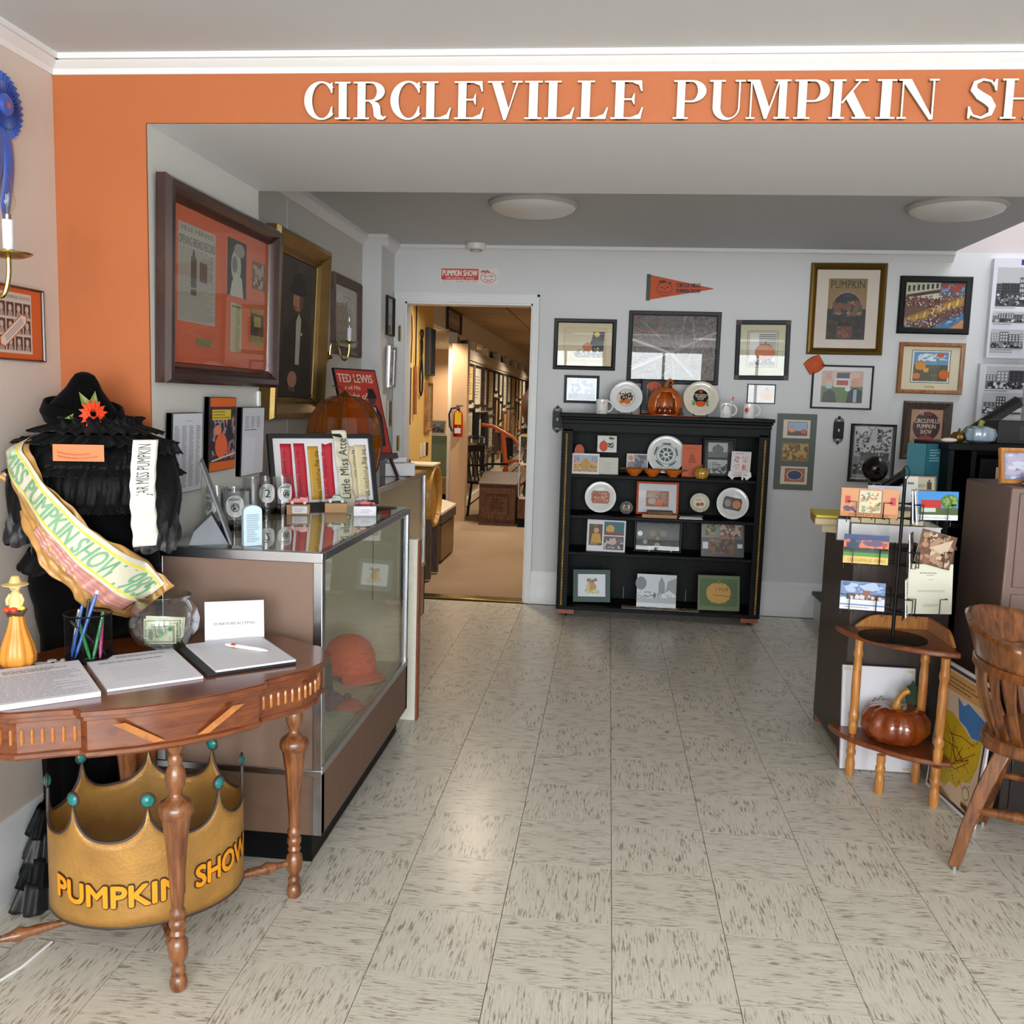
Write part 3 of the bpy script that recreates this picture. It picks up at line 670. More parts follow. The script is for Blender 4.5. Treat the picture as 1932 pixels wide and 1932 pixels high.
def a_pair(p):     # two plainly dressed figures before a barn, generic
    p.r(0, 0, 1, 1, '#d9d7da'); p.r(.14, .12, .86, .90, '#c8a89c'); p.blobs(.14, .66, .86, .9, 12, ('#c59a90', '#d8b8a8'), 2, .2, .5); p.r(.40, .62, .62, .86, '#4a525e'); p.r(.14, .12, .86, .52, '#5f7a48'); p.r(.36, .50, .64, .72, '#cdd6dc'); p.r(.40, .55, .60, .67, '#b8483c')
    p.p([(.16, .12), (.42, .12), (.38, .38), (.28, .44), (.18, .36)], '#33343a'); p.e(.27, .56, .055, .10, '#d8b49c'); p.p([(.21, .56), (.33, .56), (.32, .47), (.22, .47)], '#a8c4d4')
    p.p([(.58, .12), (.85, .12), (.85, .42), (.72, .50), (.62, .42)], '#2c2e34'); p.r(.70, .14, .76, .45, '#9ab4c4'); p.e(.72, .62, .055, .12, '#d29a80'); p.e(.60, .46, .05, .06, '#d8dade')
picture('framed_poster', 'thin dark framed parody print of two masked figures beneath the gold frame', on_back(1.537, 1.574, .397, .291), .397, .291, .012, .018, 'charcoal', a_pair)
def a_triple(p):
    p.r(0, 0, 1, 1, '#565e58')
    for v0, v1, c in ((.68, .92, '#d9c9b4'), (.38, .62, None), (.075, .31, '#d9c9b4')):
        if c: p.r(.16, v0, .84, v1, c); a, b, s, e = .27, .77, v0+.035, v1-.025
        else: a, b, s, e = .15, .84, v0, v1
        if v0 > .6:
            p.r(a, s, b, e, '#2c3038'); p.r(a+.01, s+.005, b-.01, e-.005, '#9fb4cc'); p.r(a+.01, s+.005, b-.01, s+.06, '#6a5a58'); p.pumpkin(.38, s+.08, .04, '#d8a090', '#b07a6c'); p.pumpkin(.68, s+.055, .03, '#e06a4c', '#b84a34')
        elif v0 > .3: p.photo(a, s, b, e, ('#8a7444', '#5c5a34', '#a85a34', '#b09a5c', '#7a4a2c'), 4, 50, .13)
        else: p.r(a, s, b, e, '#2c2a34'); p.r(a+.01, s+.005, b-.01, e-.005, '#b8643c'); p.e(.52, (s+e)/2, .2, .066, '#d8d0c8'); p.e(.52, (s+e)/2, .18, .060, '#3a4468')
t = thing('mounted_prints', 'grey-green mount with three small pumpkin prints beside the bookcase', 'picture', on_back(1.261, 1.133, .26, .514))
BX(-.13, -.008, 0, .13, -.001, .514).build('mount', 'charcoal', t); pr = P(.26, .514); a_triple(pr); pr.build('print', t, (0, -.0082, 0))
def a_bw(p):
    p.r(0, 0, 1, 1, '#0e0e0f'); p.r(.06, .06, .94, .98, '#9a9b9c'); p.bw(.08, .12, .92, .95, 21); p.r(.08, .52, .92, .97, '#c9cacc'); p.blobs(.08, .66, .42, .9, 20, ('#2a2b2c', '#3c3d3e', '#8a8b8c'), 3, .14); p.blobs(.55, .62, .92, .95, 16, ('#3a3b3c', '#6a6b6c', '#1a1a1b'), 5, .16); p.blobs(.1, .45, .9, .66, 40, ('#1a1a1c', '#d0d1d2', '#4a4b4c'), 6, .06); p.l([(.4, .7), (.46, .9), (.36, .97)], .012, '#5a5b5c'); p.l([(.46, .9), (.58, .98)], .01, '#5a5b5c'); p.r(.04, .03, .4, .055, '#c9c9c9')
picture('framed_photo', 'tall black and white street photo behind the stair newel ball', on_back(1.763, 1.142, .296, .389), .296, .389, .008, .014, 'black_metal', a_bw, glass='picture_glass')
def a_75(p):
    p.r(0, 0, 1, 1, '#b98e72'); p.e(.5, .60, .43, .35, '#3a1a22', 30); p.t('THE', .33, .86, .07, '#d8b8a0', .13, bold=.02); p.t('75th', .56, .845, .09, '#b8303c', .2, bold=.02)
    for s_, v, wd in (('CIRCLEVILLE', .68, .80), ('PUMPKIN', .55, .58), ('SHOW', .42, .36)): p.t(s_, .5, v, .10, '#e6cdb4', wd, bold=.025)
    p.pumpkin(.5, .22, .17, '#b0343a', '#6a1a24', '#6a6a2c', 1.25)
    for sx in (-1, 1):
        for r in (.10, .06): p.l([(.5+sx*(.36+r*math.cos(a/10*PI*1.6)), .2+r*math.sin(a/10*PI*1.6)) for a in range(11)], .022, '#8a7a34')
wp = [(0, 0), (0, .02), (.012, .03), (.03, .022), (.05, .014), (.055, .008), (.055, 0)]
ht = picture('framed_poster', 'brown wooden framed 75th show poster with red pumpkin', on_back(2.097, 1.305, .31, .385), .31, .385, .055, .03, 'weathered', a_75, prof=wp)
def a_hist(p):
    p.r(0, 0, 1, 1, '#d9dbe2'); p.r(.46, .935, 1, .99, '#2a2f86'); p.t('Historic', .5, .95, .028, '#e8eaf2', .24, 'L', shear=.15)
    p.bw(.07, .52, .62, .91, 31); p.bw(.05, .36, .60, .47, 32); p.bw(.05, .10, .60, .29, 33); p.greek(.06, .495, .55, .515, 1, '#8a8c92'); p.greek(.06, .33, .5, .35, 1, '#8a8c92'); p.greek(.04, .05, .6, .09, 2, '#8a8c92')
    p.e(.82, .60, .13, .085, '#c24a3c'); p.e(.82, .60, .11, .07, '#e6e6ea'); p.p([(.75, .56), (.88, .56), (.82, .65)], '#c2402c')
t = thing('history_board', 'tall white history panel with three old photos, upper one by the stairs', 'panel', on_back(2.60, 2.104, .36, .631)); BX(-.18, -.05, 0, .18, -.001, .631).build('board', 'paper', t); pr = P(.36, .631); a_hist(pr); pr.build('print', t, (0, -.0502, 0))
def a_hist2(p): p.r(0, 0, 1, 1, '#cfd1d6'); p.bw(.12, .68, .98, .97, 41); p.bw(.10, .36, .98, .63, 42); p.bw(.08, .04, .98, .30, 43); p.greek(.1, .64, .7, .67, 1, '#8a8c92'); p.greek(.1, .32, .7, .35, 1, '#8a8c92')
t = thing('history_board', 'shorter white panel of old photos behind the upper stair rail', 'panel', on_back(2.56, 1.50, .34, .50)); BX(-.17, -.05, 0, .17, -.001, .5).build('board', 'paper', t); pr = P(.34, .5); a_hist2(pr); pr.build('print', t, (0, -.0502, 0))
# orange face mask hanging on the wall
m = MB()
def maskf(u, v):
    x = (u-.5)*.115; z = (v-.5)*.085*(1+.25*math.sin(u*PI)); y = -.010-.022*math.sin(u*PI)*math.sin(v*PI)-.0015*math.sin(v*22)
    c, s_ = math.cos(D(33)), math.sin(D(33)); return (x*c-z*s_, y, x*s_+z*c)
o = m.grid(maskf, 14, 12).build('face_mask', 'cloth_orange', loc=(1.348, YB, 1.717), solid=.0015); tag(o, 'orange cloth face mask pinned below the gold frame', 'face mask')
# pennant
t = thing('pennant', 'orange felt triangular pennant above the aerial map', 'pennant', (.438, YB, 2.12))
m = MB(); m.prism([(-.218, 0), (.222, .080), (.222, .084), (-.206, .168)], -.004, -.001); m.build('felt', 'cloth_orange', t)
BX(-.222, -.0062, -.003, -.196, -.002, .171).build('band', 'dark_leaf', t)
p = P(.44, .168); p.l([(.27+.115*math.cos(k/20*2*PI), .45+.26*math.sin(k/20*2*PI)) for k in range(21)], .025, '#2a1a14')
for k in range(6): p.e(.19+k*.016, .72+.03*(k % 2), .014, .05, '#2a1a14', 6)
p.e(.35, .69, .02, .05, '#2a1a14', 6); p.l([(.2, .5), (.25, .5)], .03, '#2a1a14'); p.l([(.29, .5), (.34, .53)], .03, '#2a1a14'); p.l([(.2, .36), (.27, .3), (.34, .36)], .025, '#2a1a14'); p.p([(.25, .42), (.29, .42), (.27, .48)], '#2a1a14')
p.t('CIRCLE VILLE', .45, .53, .15, '#1a0f0a', .36, 'L', bold=.09, shear=-.1); p.t('PUMPKIN SHOW', .45, .31, .15, '#1a0f0a', .36, 'L', bold=.09); p.build('print', t, (0, -.0042, 0))
# bumper sticker over the door
p = P(.396, .10, '#e0d9d4'); p.r(.015, .22, .665, .97, '#c83a2c'); p.t('PUMPKIN SHOW', .34, .48, .40, '#ece4de', .61, bold=.08); p.t('CIRCLEVILLE, OHIO', .34, .27, .13, '#ece4de', .5, bold=.01); p.t('OCT. 21 THRU 24, 1987', .34, .05, .10, '#c83a2c', .62)
p.l([(.835+.135*math.cos(k/20*2*PI), .40+.33*math.sin(k/20*2*PI)) for k in range(21)], .035, '#c83a2c')
for k in range(5): p.e(.72+k*.03, .78+.06*(k % 2), .02, .07, '#c83a2c', 6)
p.l([(.75, .5), (.81, .48)], .05, '#c83a2c'); p.l([(.85, .52), (.92, .5)], .05, '#c83a2c'); p.l([(.76, .3), (.84, .2), (.92, .3)], .04, '#c83a2c'); p.l([(.79, .1), (.83, .2)], .02, '#c83a2c'); p.l([(.89, .1), (.85, .2)], .02, '#c83a2c')
o = p.build('bumper_sticker', thick=.001, loc=(-.992, YB-.0012, 2.211)); tag(o, 'red and white 1987 show bumper sticker above the doorway', 'sticker')
# ornate black light switch plates
def switch(loc, label):
    t = thing('switch_plate', label, 'light switch', loc, group='ornate black switch plates')
    m = MB(); m.prism([(-.03, -.058), (.03, -.058), (.034, -.05), (.034, .05), (.03, .058), (-.03, .058), (-.034, .05), (-.034, -.05)], -.008, -.001)
    for s in (-1, 1):
        m.tube([(sx*.028*math.cos(a/8*PI/2), -.005, s*(.058+.024*math.sin(a/8*PI/2))) for sx in (1,) for a in range(9)], .0035, 6)
        m.tube([(-.028*math.cos(a/8*PI/2), -.005, s*(.058+.024*math.sin(a/8*PI/2))) for a in range(9)], .0035, 6)
        m.tube([(-.02, -.005, s*.058), (.008, -.005, s*.084)], .003, 6); m.tube([(.02, -.005, s*.058), (-.008, -.005, s*.084)], .003, 6)
        m.prism([(-.006, s*.082), (0, s*.078), (.006, s*.082), (.010, s*.09), (.003, s*.092), (0, s*.10), (-.003, s*.092), (-.010, s*.09)], -.008, -.003)
    m.build('plate', 'black_metal', t); BX(-.004, -.016, -.009, .004, -.008, .009).build('toggle', 'white_plastic', t)
switch((-.352, YB, 1.302), 'ornate black switch plate at the left edge of the bookcase'); switch((1.535, YB, 1.289), 'ornate black switch plate beneath the masked figures print')

# -- left wall and column pictures (facing right)
LW = PI/2
def a_big(p):
    p.r(0, 0, 1, 1, '#bf5c3c'); p.r(.03, .23, .48, .91, '#c4603e'); p.l([(.47, .24), (.47, .90)], .004, '#a84a2c'); p.r(.5, .07, .985, .50, '#c2623f'); p.r(.5, .53, .985, .90, '#c56847')
    p.r(.06, .27, .40, .90, '#a19d92'); p.t('VILLE HERALD', .23, .855, .028, '#5a5854', .30); p.t('OPENING BREAKS RECORD', .23, .765, .055, '#4a4844', .33, bold=.01); p.greek(.07, .28, .39, .75, 40, '#8a877e', 3, .5); p.r(.17, .50, .22, .70, '#55534e'); p.e(.195, .70, .012, .05, '#55534e'); p.r(.25, .55, .32, .68, '#605e58'); p.r(.17, .45, .22, .49, '#55534e')
    p.r(.52, .52, .73, .93, '#33332f'); p.e(.615, .74, .055, .12, '#a8a79c'); p.p([(.55, .52), (.70, .52), (.68, .66), (.62, .70), (.57, .62)], '#b0afa4'); p.e(.65, .86, .06, .05, '#8a897e'); p.e(.60, .75, .03, .06, '#6f6e66')
    p.photo(.80, .62, .96, .83, ('#6a5a4c', '#3a302c', '#a8947c', '#8a5a48'), 3, 22, .2)
    p.r(.56, .115, .68, .47, '#b8ad8c'); p.greek(.57, .12, .67, .44, 26, '#8f8668', 5); p.r(.57, .44, .67, .455, '#6a6454')
    p.r(.79, .19, .95, .47, '#8f7a44'); p.r(.79, .26, .95, .43, '#3a3424'); p.r(.83, .33, .91, .41, '#a08a50'); p.r(.22, .12, .36, .175, '#757040')
bp = [(0, 0), (0, .03), (.012, .045), (.03, .046), (.045, .03), (.05, .034), (.062, .018), (.066, 0)]
picture('framed_display', 'large dark wood frame of newspaper clippings on orange backing', (XC, 3.09, 1.445), .92, .60, .066, .046, 'dark_frame_wood', a_big, LW, prof=bp, tilt=D(1.2), cat='frame')
def doc(label, y, z, w, h, paint, roll=0):
    t = thing('document_holder', label, 'wall sign', (XC, y, z), LW, group='document holders on the column'); t.rotation_euler = (D(2), roll, LW)
    m = MB(); m.ring(w, h, [(0, 0), (0, .020), (.004, .020), (.004, .004), (.004, 0)]); m.box(-w/2, -.016, 0, w/2, -.001, h); m.build('holder', 'black_plastic', t)
    p = P(w-.006, h-.004, '#cdd0d8'); paint(p); p.build('sheet', t, (0, -.0202, .002)); return t
doc('dark sided list of names, leftmost document holder on the column', 2.785, 1.105, .21, .25, lambda p: (p.t('Previous Winners', .55, .9, .015, '#44464c', .25), [p.greek(.06+.24*k, .06, .22+.24*k, .85, 38, '#7d8088', k+1) for k in range(4)]))
def a_poster(p): p.r(0, 0, 1, 1, '#d8641f'); p.photo(0, .12, 1, .88, ('#4a2c34', '#7a3c44', '#b8543c', '#2c2430', '#8a8a94'), 4, 60, .14); p.r(.05, .70, .78, .84, '#d8b83c'); p.greek(.08, .71, .75, .83, 3, '#8a7a2c'); p.e(.42, .34, .24, .17, '#e0643c'); p.e(.28, .56, .14, .07, '#d87a5c'); p.l([(.05, .14), (.98, .22)], .02, '#d8d0d0')
doc('orange photo poster in a dark holder, middle one on the column', 3.055, 1.155, .215, .25, a_poster)
doc('grey sheet with a short table, rightmost document holder on the column', 3.325, 1.12, .215, .25, lambda p: ([p.greek(.12+.26*k, .70, .30+.26*k, .88, 8, '#7d8088', k+5) for k in range(3)], p.greek(.1, .66, .9, .69, 1, '#55585e'), p.p([(.06, 0), (.5, 0), (.62, .55), (.06, .6)], '#d6d9e2')))
def a_port(p):
    p.r(0, 0, 1, 1, '#453b32'); p.photo(0, 0, 1, 1, ('#453b32', '#4c4238', '#3c342c', '#52473c'), 3, 60, .2)
    p.p([(.06, 0), (.94, 0), (.92, .42), (.80, .55), (.60, .62), (.40, .58), (.18, .46)], '#26221e'); p.p([(.50, .24), (.60, .24), (.62, .58), (.55, .62), (.49, .56)], '#b8afa2'); p.e(.52, .71, .13, .085, '#8f6450'); p.e(.48, .70, .09, .065, '#b07e66'); p.e(.60, .71, .05, .06, '#6f4a3a'); p.l([(.45, .71), (.47, .68), (.45, .67)], .008, '#7a5040'); p.e(.46, .655, .04, .008, '#7a4a40')
    p.e(.52, .775, .25, .03, '#1c1916'); p.p([(.36, .78), (.70, .78), (.68, .88), (.56, .92), (.40, .89)], '#1c1916'); p.e(.44, .13, .12, .06, '#a87a64'); p.l([(.36, .10), (.38, .05)], .012, '#b0826a'); p.l([(.42, .09), (.44, .035)], .012, '#b0826a'); p.l([(.48, .09), (.50, .04)], .012, '#b0826a'); p.e(.64, .47, .02, .012, '#d0d4d8'); p.r(0, 0, 1, .02, '#2a241e')
pp = [(0, 0), (0, .05), (.01, .07), (.03, .074), (.05, .06), (.075, .036), (.085, .040), (.098, .024), (.105, .026), (.11, 0)]
picture('portrait_painting', 'tall gold framed oil portrait of a person in a dark hat and coat', (-1.638, 4.63, 1.30), .80, .90, .11, .07, 'gold', a_port, LW, prof=pp, tilt=D(2.5), cat='painting', glass=None)
def a_cert(p):
    p.r(0, 0, 1, 1, '#a9a49b'); p.r(.1, .08, .9, .9, '#b5b0a6')
    for r in range(3):
        for c in range(4): p.r(.14+c*.19, .18+r*.22, .27+c*.19, .36+r*.22, '#8f8b86'); p.r(.16+c*.19, .2+r*.22, .25+c*.19, .34+r*.22, '#c3bfb6')
    p.r(.3, .83, .7, .88, '#a8826c')
picture('framed_certificate', 'barn wood framed composite of small portraits behind the sconce', (-1.638, 5.65, 1.665), .60, .47, .07, .03, 'barn_wood', a_cert, LW, prof=wp)
def a_miss(p):
    p.r(0, 0, 1, 1, '#cf5c24'); p.r(.04, .08, .78, .93, '#cfc2b8'); p.t('MISS PUMPKIN SHOWS', .42, .84, .05, '#3a2c28', .66)
    for r in range(3):
        for c in range(4):
            u, v = .07+c*.175, .12+r*.235; p.r(u, v, u+.15, v+.2, '#4a322c'); p.e(u+.075, v+.12, .035, .05, '#c8b4a8'); p.p([(u+.02, v), (u+.13, v), (u+.11, v+.07), (u+.04, v+.07)], '#a8948c')
    c, s_ = math.cos(.66), math.sin(.66)
    for (hw, hh, cc) in ((.33, .085, '#cf5c24'), (.31, .07, '#dcd0c8')): p.p([(.40+(x*c-y*s_), .42+(x*s_+y*c)) for x, y in ((-hw, -hh), (hw-.06, -hh), (hw, 0), (hw-.06, hh), (-hw, hh), (-hw-.05, 0))], cc)
    for k in (-.03, 0, .03): p.l([(.40-.24*c-k*s_, .42-.24*s_+k*c), (.40+.22*c-k*s_, .42+.22*s_+k*c)], .012, '#8a7a74')
picture('framed_poster', 'orange framed poster of past pageant winners on the left wall', (XL, 2.405, 1.49), .215, .20, .006, .012, 'dark_frame_wood', a_miss, LW)
# pilaster frames
picture('framed_photo', 'narrow black framed photo, highest on the pilaster beside the door', (-1.513, 6.275, 1.835), .20, .262, .014, .02, 'black_metal', lambda p: (p.r(0, 0, 1, 1, '#6f685e'), p.photo(.1, .1, .9, .5, ('#4a443c', '#6a6254', '#8a8272'), 3, 20, .2), p.photo(.1, .55, .9, .9, ('#7a746a', '#9a948a'), 4, 16, .2)), LW)
picture('framed_photo', 'grey framed double photo, middle one on the pilaster beside the door', (-1.513, 6.285, 1.485), .20, .28, .018, .028, 'steel', lambda p: (p.r(0, 0, 1, 1, '#c9c2ac'), p.bw(.12, .08, .88, .45, 51), p.photo(.12, .52, .88, .92, ('#8a8270', '#a8a08c', '#6a6452'), 5, 18, .2)), LW, tilt=D(1.5))
picture('framed_photo', 'small photo card, lowest on the pilaster beside the door', (-1.513, 6.33, 1.21), .13, .19, .006, .01, 'old_white', lambda p: (p.r(0, 0, 1, 1, '#8f7f6a'), p.photo(.08, .06, .92, .94, ('#6a5c4a', '#8a7a62', '#4a4034'), 7, 22, .2)), LW, glass=None)
# rosette
t = thing('award_rosette', 'blue pleated award rosette with long tails on the left wall', 'rosette', (XL, 2.355, 2.145), LW)
for nm, r, y, mt in (('outer_pleats', .084, -.012, 'ribbon_blue'), ('inner_pleats', .058, -.02, 'ribbon_blue_dark')):
    m = MB(); n = 64
    def pl(u, v, r=r, y=y): a = 2*PI*u; k = 1 if int(round(u*n)) % 2 else -1; rr = .022+(r-.022)*v; return (rr*math.cos(a), y+.004*k*v, rr*math.sin(a))
    m.grid(pl, n, 4, wrap=True).build(nm, mt, t, sharp=20)
MB().lathe([(0, -.030), (.022, -.029), (.027, -.024), (.027, -.012)], 24, axis='y').build('button', 'ribbon_blue', t)
p = P(.03, .03); p.pumpkin(.5, .45, .26, '#b8606a', '#8a4a5c'); p.build('button_print', t, (0, -.0302, -.015))
for x, l, a in ((-.02, .27, .10), (.012, .26, -.02)):
    m = MB(); m.grid(lambda u, v: (x-.022+.044*u-a*v*.3, -.006-.006*math.sin(u*PI)-.010*math.sin(v*5), -.05-l*v), 4, 12); o = m.build('ribbon_tail', 'ribbon_blue', t, solid=.001)
p = P(.02, .13); p.t('Little Award', .5, .1, .5, '#b8706a', None, 'L', rot=PI/2); 
p = P(.026, .12); p.greek(.35, .1, .6, .9, 12, '#a8646c', 4); p.build('tail_print', t, (.008, -.024, -.25))
def sconce(label, loc, rotz=LW):
    t = thing('wall_sconce', label, 'sconce', loc, rotz, group='brass candle sconces')
    MB().lathe([(0, 0), (.045, 0), (.05, -.008), (.03, -.02), (.012, -.03), (.016, -.04), (0, -.05)], 24, axis='y').build('back_plate', 'brass', t)
    m = MB(); pts = []
    for k in range(25):
        s = k/24; pts.append((.0+.01*s, -.02-.13*s+.018*math.sin(s*2*PI), .03+.055*math.sin(s*2*PI+.4)*(-1)+.03*s))
    pts = [(0, -.03, .0), (0, -.035, .06), (0, -.05, .085), (0, -.07, .085), (0, -.085, .05), (0, -.095, .01), (0, -.11, -.015), (0, -.13, -.01), (0, -.142, .03), (0, -.144, .075)]
    sm = []
    for i in range(len(pts)-1):
        for q in range(4): 
            a = Vector(pts[max(i-1, 0)]); b = Vector(pts[i]); c = Vector(pts[i+1]); d = Vector(pts[min(i+2, len(pts)-1)]); u = q/4
            sm.append(.5*((2*b)+(c-a)*u+(2*a-5*b+4*c-d)*u*u+(3*b-a-3*c+d)*u**3))
    m.tube(sm+[Vector(pts[-1])], .006, 8); m.build('arm', 'brass', t)
    MB().lathe([(.008, .074), (.03, .076), (.052, .084), (.054, .088), (.03, .082), (.014, .082), (.014, .095), (0, .095)], 28, (0, -.144, 0)).build('drip_pan', 'brass', t)
    MB().lathe([(.0, .09), (.0125, .09), (.0125, .165), (.006, .168), (0, .168)], 16, (0, -.144, 0)).build('candle_sleeve', 'candle', t)
    b = MB().lathe([(.007, .168), (.010, .18), (.018, .198), (.020, .212), (.015, .235), (.007, .258), (.002, .278), (0, .28)], 18, (0, -.144, 0)).build('bulb', 'bulb_glass', t)
    m = MB(); m.tube([(0, -.144, .17), (0, -.144, .20)], .002, 6); m.tube([(-.004, -.144, .2), (-.003, -.144, .225), (.003, -.144, .225), (.004, -.144, .2)], .001, 5); m.build('filament', 'steel', b)
    MB().lathe([(0, .166), (.008, .166), (.008, .178), (0, .178)], 14, (0, -.144, 0)).build('bulb_base', 'steel', b)
sconce('brass candle sconce below the blue rosette on the left wall', (XL, 2.165, 1.655)); sconce('brass candle sconce between the gold portrait and the barn wood frame', (-1.638, 5.24, 1.64))
m = MB(); m.box(-.012, -.012, -.03, .012, 0, .03); o = m.build('wall_hook', 'white_plastic', None, (XC, 3.43, 1.40), (0, 0, LW), bevel=.004); tag(o, 'small white plastic wall hook on the column edge', 'hook')

# ------------------------------------------------------------------ black bookcase
def bookcase():
    t = thing('bookcase', 'tall black painted bookcase on casters against the back wall', 'bookcase', (.367, 6.05, 0))
    W = .655; zb, zt = .075, 1.352; dp = .35
    for s in (-1, 1):
        BX(s*W-.012, .012, .05, s*W+.012, dp, 1.30).build('side_panel', 'black_paint', t)
        BX(min(s*W, s*(W-.062)), 0, .05, max(s*W, s*(W-.062)), .016, 1.25).build('stile', 'black_paint', t, bevel=.002)
        m = MB()
        for ph in (0, PI): m.tube([(s*(W-.022)+.0035*math.cos(ph+k*1.1), -.004+.0035*math.sin(ph+k*1.1), .08+k*1.14/150) for k in range(151)], .0032, 5)
        m.build('rope_trim', 'gold_rope', t)
    BX(-W, 0, 1.235, W, .016, 1.30).build('top_rail', 'black_paint', t, bevel=.002)
    m = MB(); m.box(-W-.012, -.012, 1.285, W+.012, dp, 1.312); m.box(-W-.02, -.02, 1.312, W+.02, dp+.002, 1.328); m.box(-W-.028, -.03, 1.328, W+.028, dp+.004, 1.352); m.build('cornice', 'black_paint', t, bevel=.004)
    for z in (.955, .685, .44): BX(-W+.012, .016, z-.022, W-.012, dp-.012, z).build('shelf', 'black_paint', t, bevel=.003)
    BX(-W+.012, .002, .05, W-.012, dp-.012, .075).build('bottom_board', 'black_paint', t, bevel=.003)
    n = 9; bw = (2*W-.024)/n
    for k in range(n): BX(-W+.012+k*bw+.0012, dp-.012, .05, -W+.012+(k+1)*bw-.0012, dp, 1.30).build('back_board', 'black_paint', t)
    BX(-W+.012, dp, .05, W-.012, dp+.004, 1.30).build('back_lining', 'weathered', t)
    for s in (-1, 1):
        for y in (.05, .30):
            BX(s*(W-.055)-.055, y-.045, .022, s*(W-.055)+.055, y+.045, .05).build('caster_block', 'red_block', t)
            c = MB().lathe([(0, -.008), (.0145, -.008), (.016, -.004), (.016, .004), (.0145, .008), (0, .008)], 16, (s*(W-.055), y, .016), axis='x').build('caster', 'black_metal', t)
            m = MB(); x = s*(W-.055); m.box(x-.012, y-.006, .012, x-.009, y+.006, .026); m.box(x+.009, y-.006, .012, x+.012, y+.006, .026); m.build('fork', 'steel', c)
bookcase()
Z4, Z3, Z2, Z1, Z0 = 1.352, .955, .685, .44, .075
def lean(name, label, x, y, z, w, h, paint, tilt=-10, rotz=0, cat='print', thick=.003, base='#e4e2dc', group=None, mat='print', side='#d8d6d0'):
    p = P(w, h, base); paint(p); o = p.build(name, None, (x, y, z+.0005), (D(tilt), 0, D(rotz)), thick, mat, side=side); return tag(o, label, cat, group)
def mug(label, x, y, paint, rot=0):
    t = thing('mug', label, 'mug', (x, y, Z4), D(rot), group='white show mugs on the bookcase')
    MB().lathe([(0, .0), (.036, 0), (.039, .004), (.039, .094), (.0365, .096), (.035, .092), (.035, .008), (0, .008)], 28).build('body', 'white_gloss', t)
    m = MB(); m.tube([(.036+.034*math.sin(k/14*PI), 0, .05+.034*math.cos(k/14*PI)) for k in range(15)], .0055, 8); m.build('handle', 'white_gloss', t)
    p = P(.07, .09); paint(p); p.build('decal', t, None, None, 0, 'gloss_print', lambda X, Y, Z: ((.0393-Y)*math.sin(X/.039), -(.0393-Y)*math.cos(X/.039), Z+.003))
mug('white mug with water tower picture, left end of the bookcase top', -.048, 6.12, lambda p: (p.e(.6, .78, .16, .12, '#c8582c'), p.r(.5, .45, .54, .7, '#5c9a5c'), p.r(.62, .45, .66, .7, '#5c9a5c'), p.r(.2, .2, .9, .28, '#8a4a34'), p.greek(.2, .1, .9, .2, 1, '#a86a4c')))
mug('white mug with brown pumpkin pyramid, beside the cream plate', .748, 6.12, lambda p: (p.l([(.12+.4*(1-math.cos(k/12*PI)), .55+.33*math.sin(k/12*PI)) for k in range(13)], .05, '#55585c'), p.p([(.2, .25), (.85, .25), (.53, .85)], '#9a6230'), p.greek(.2, .12, .85, .22, 2, '#777')))
mug('white mug with small orange pumpkin, right end of the bookcase top', .896, 6.12, lambda p: (p.pumpkin(.25, .55, .16, '#d0502c', '#a83c1c'), p.greek(.05, .3, .5, .38, 1, '#666')))
sp = lean('spoon', 'small orange tipped spoon standing in the pyramid mug', .785, 6.13, Z4+.012, .012, .13, lambda p: p.e(.5, .85, .6, .12, '#c8643c'), -14, 0, 'spoon', .003, '#d8d4cc')
sp.rotation_euler = (D(-8), D(20), 0); sp.location = (.755, 6.125, Z4+.02)
def plate(name, label, x, y, z, r, mat, paint, tilt=-12, stand=True, rotz=0, rim=None, group='plates in the bookcase', roll=0):
    t = thing(name, label, 'plate', (x, y, z), D(rotz), D(tilt), group); zc = r+.006
    m = MB(); m.lathe([(0, .004), (r*.62, .003), (r*.70, -.004), (r*.96, -.014), (r, -.013), (r*.98, -.009), (r*.72, .006), (r*.6, .010), (0, .010)], 48, (0, 0, zc), axis='y'); m.build('dish', mat, t)
    p = P(2*r, 2*r); paint(p); p.build('decal', t, (0, .0028, zc-r), (0, roll, 0) if roll else None, 0, 'gloss_print')
    if rim: MB().tube([(r*.985*math.cos(2*PI*k/48), -.0135, zc+r*.985*math.sin(2*PI*k/48)) for k in range(48)], .0012, 5, closed=True).build('rim_line', rim, t)
    if stand:
        m = MB()
        for s in (-1, 1): m.tube([(s*r*.38, .03, .004), (s*r*.38, -.022, .004), (s*r*.38, -.026, .018)], .0016, 5); m.tube([(s*r*.38, .03, .004), (s*r*.3, .035, r*1.1)], .0016, 5)
        m.tube([(-r*.38, -.02, .004), (r*.38, -.02, .004)], .0016, 5); m.tube([(-r*.3, .035, r*1.1), (r*.3, .035, r*1.1)], .0016, 5); m.build('wire_stand', 'wire', t)
    return t
def d_church(p): p.e(.5, .5, .27, .27, '#4a4a50', 30); p.e(.5, .5, .26, .26, '#d8d4ce', 30); p.blobs(.28, .46, .72, .66, 18, ('#4a3a30', '#5c3c2c', '#3a3430'), 3, .12); p.p([(.44, .5), (.5, .5), (.48, .72)], '#4c443e'); p.blobs(.3, .38, .7, .52, 14, ('#b85a20', '#d0702c', '#3a2c20'), 4, .14); p.pumpkin(.54, .38, .085, '#d8702c', '#a8501c'); p.e(.38, .37, .07, .06, '#c8641f')
plate('souvenir_plate', 'white fluted plate with church and pumpkins, on the bookcase top', .109, 6.19, Z4, .109, 'white_gloss', d_church, rim='charcoal')
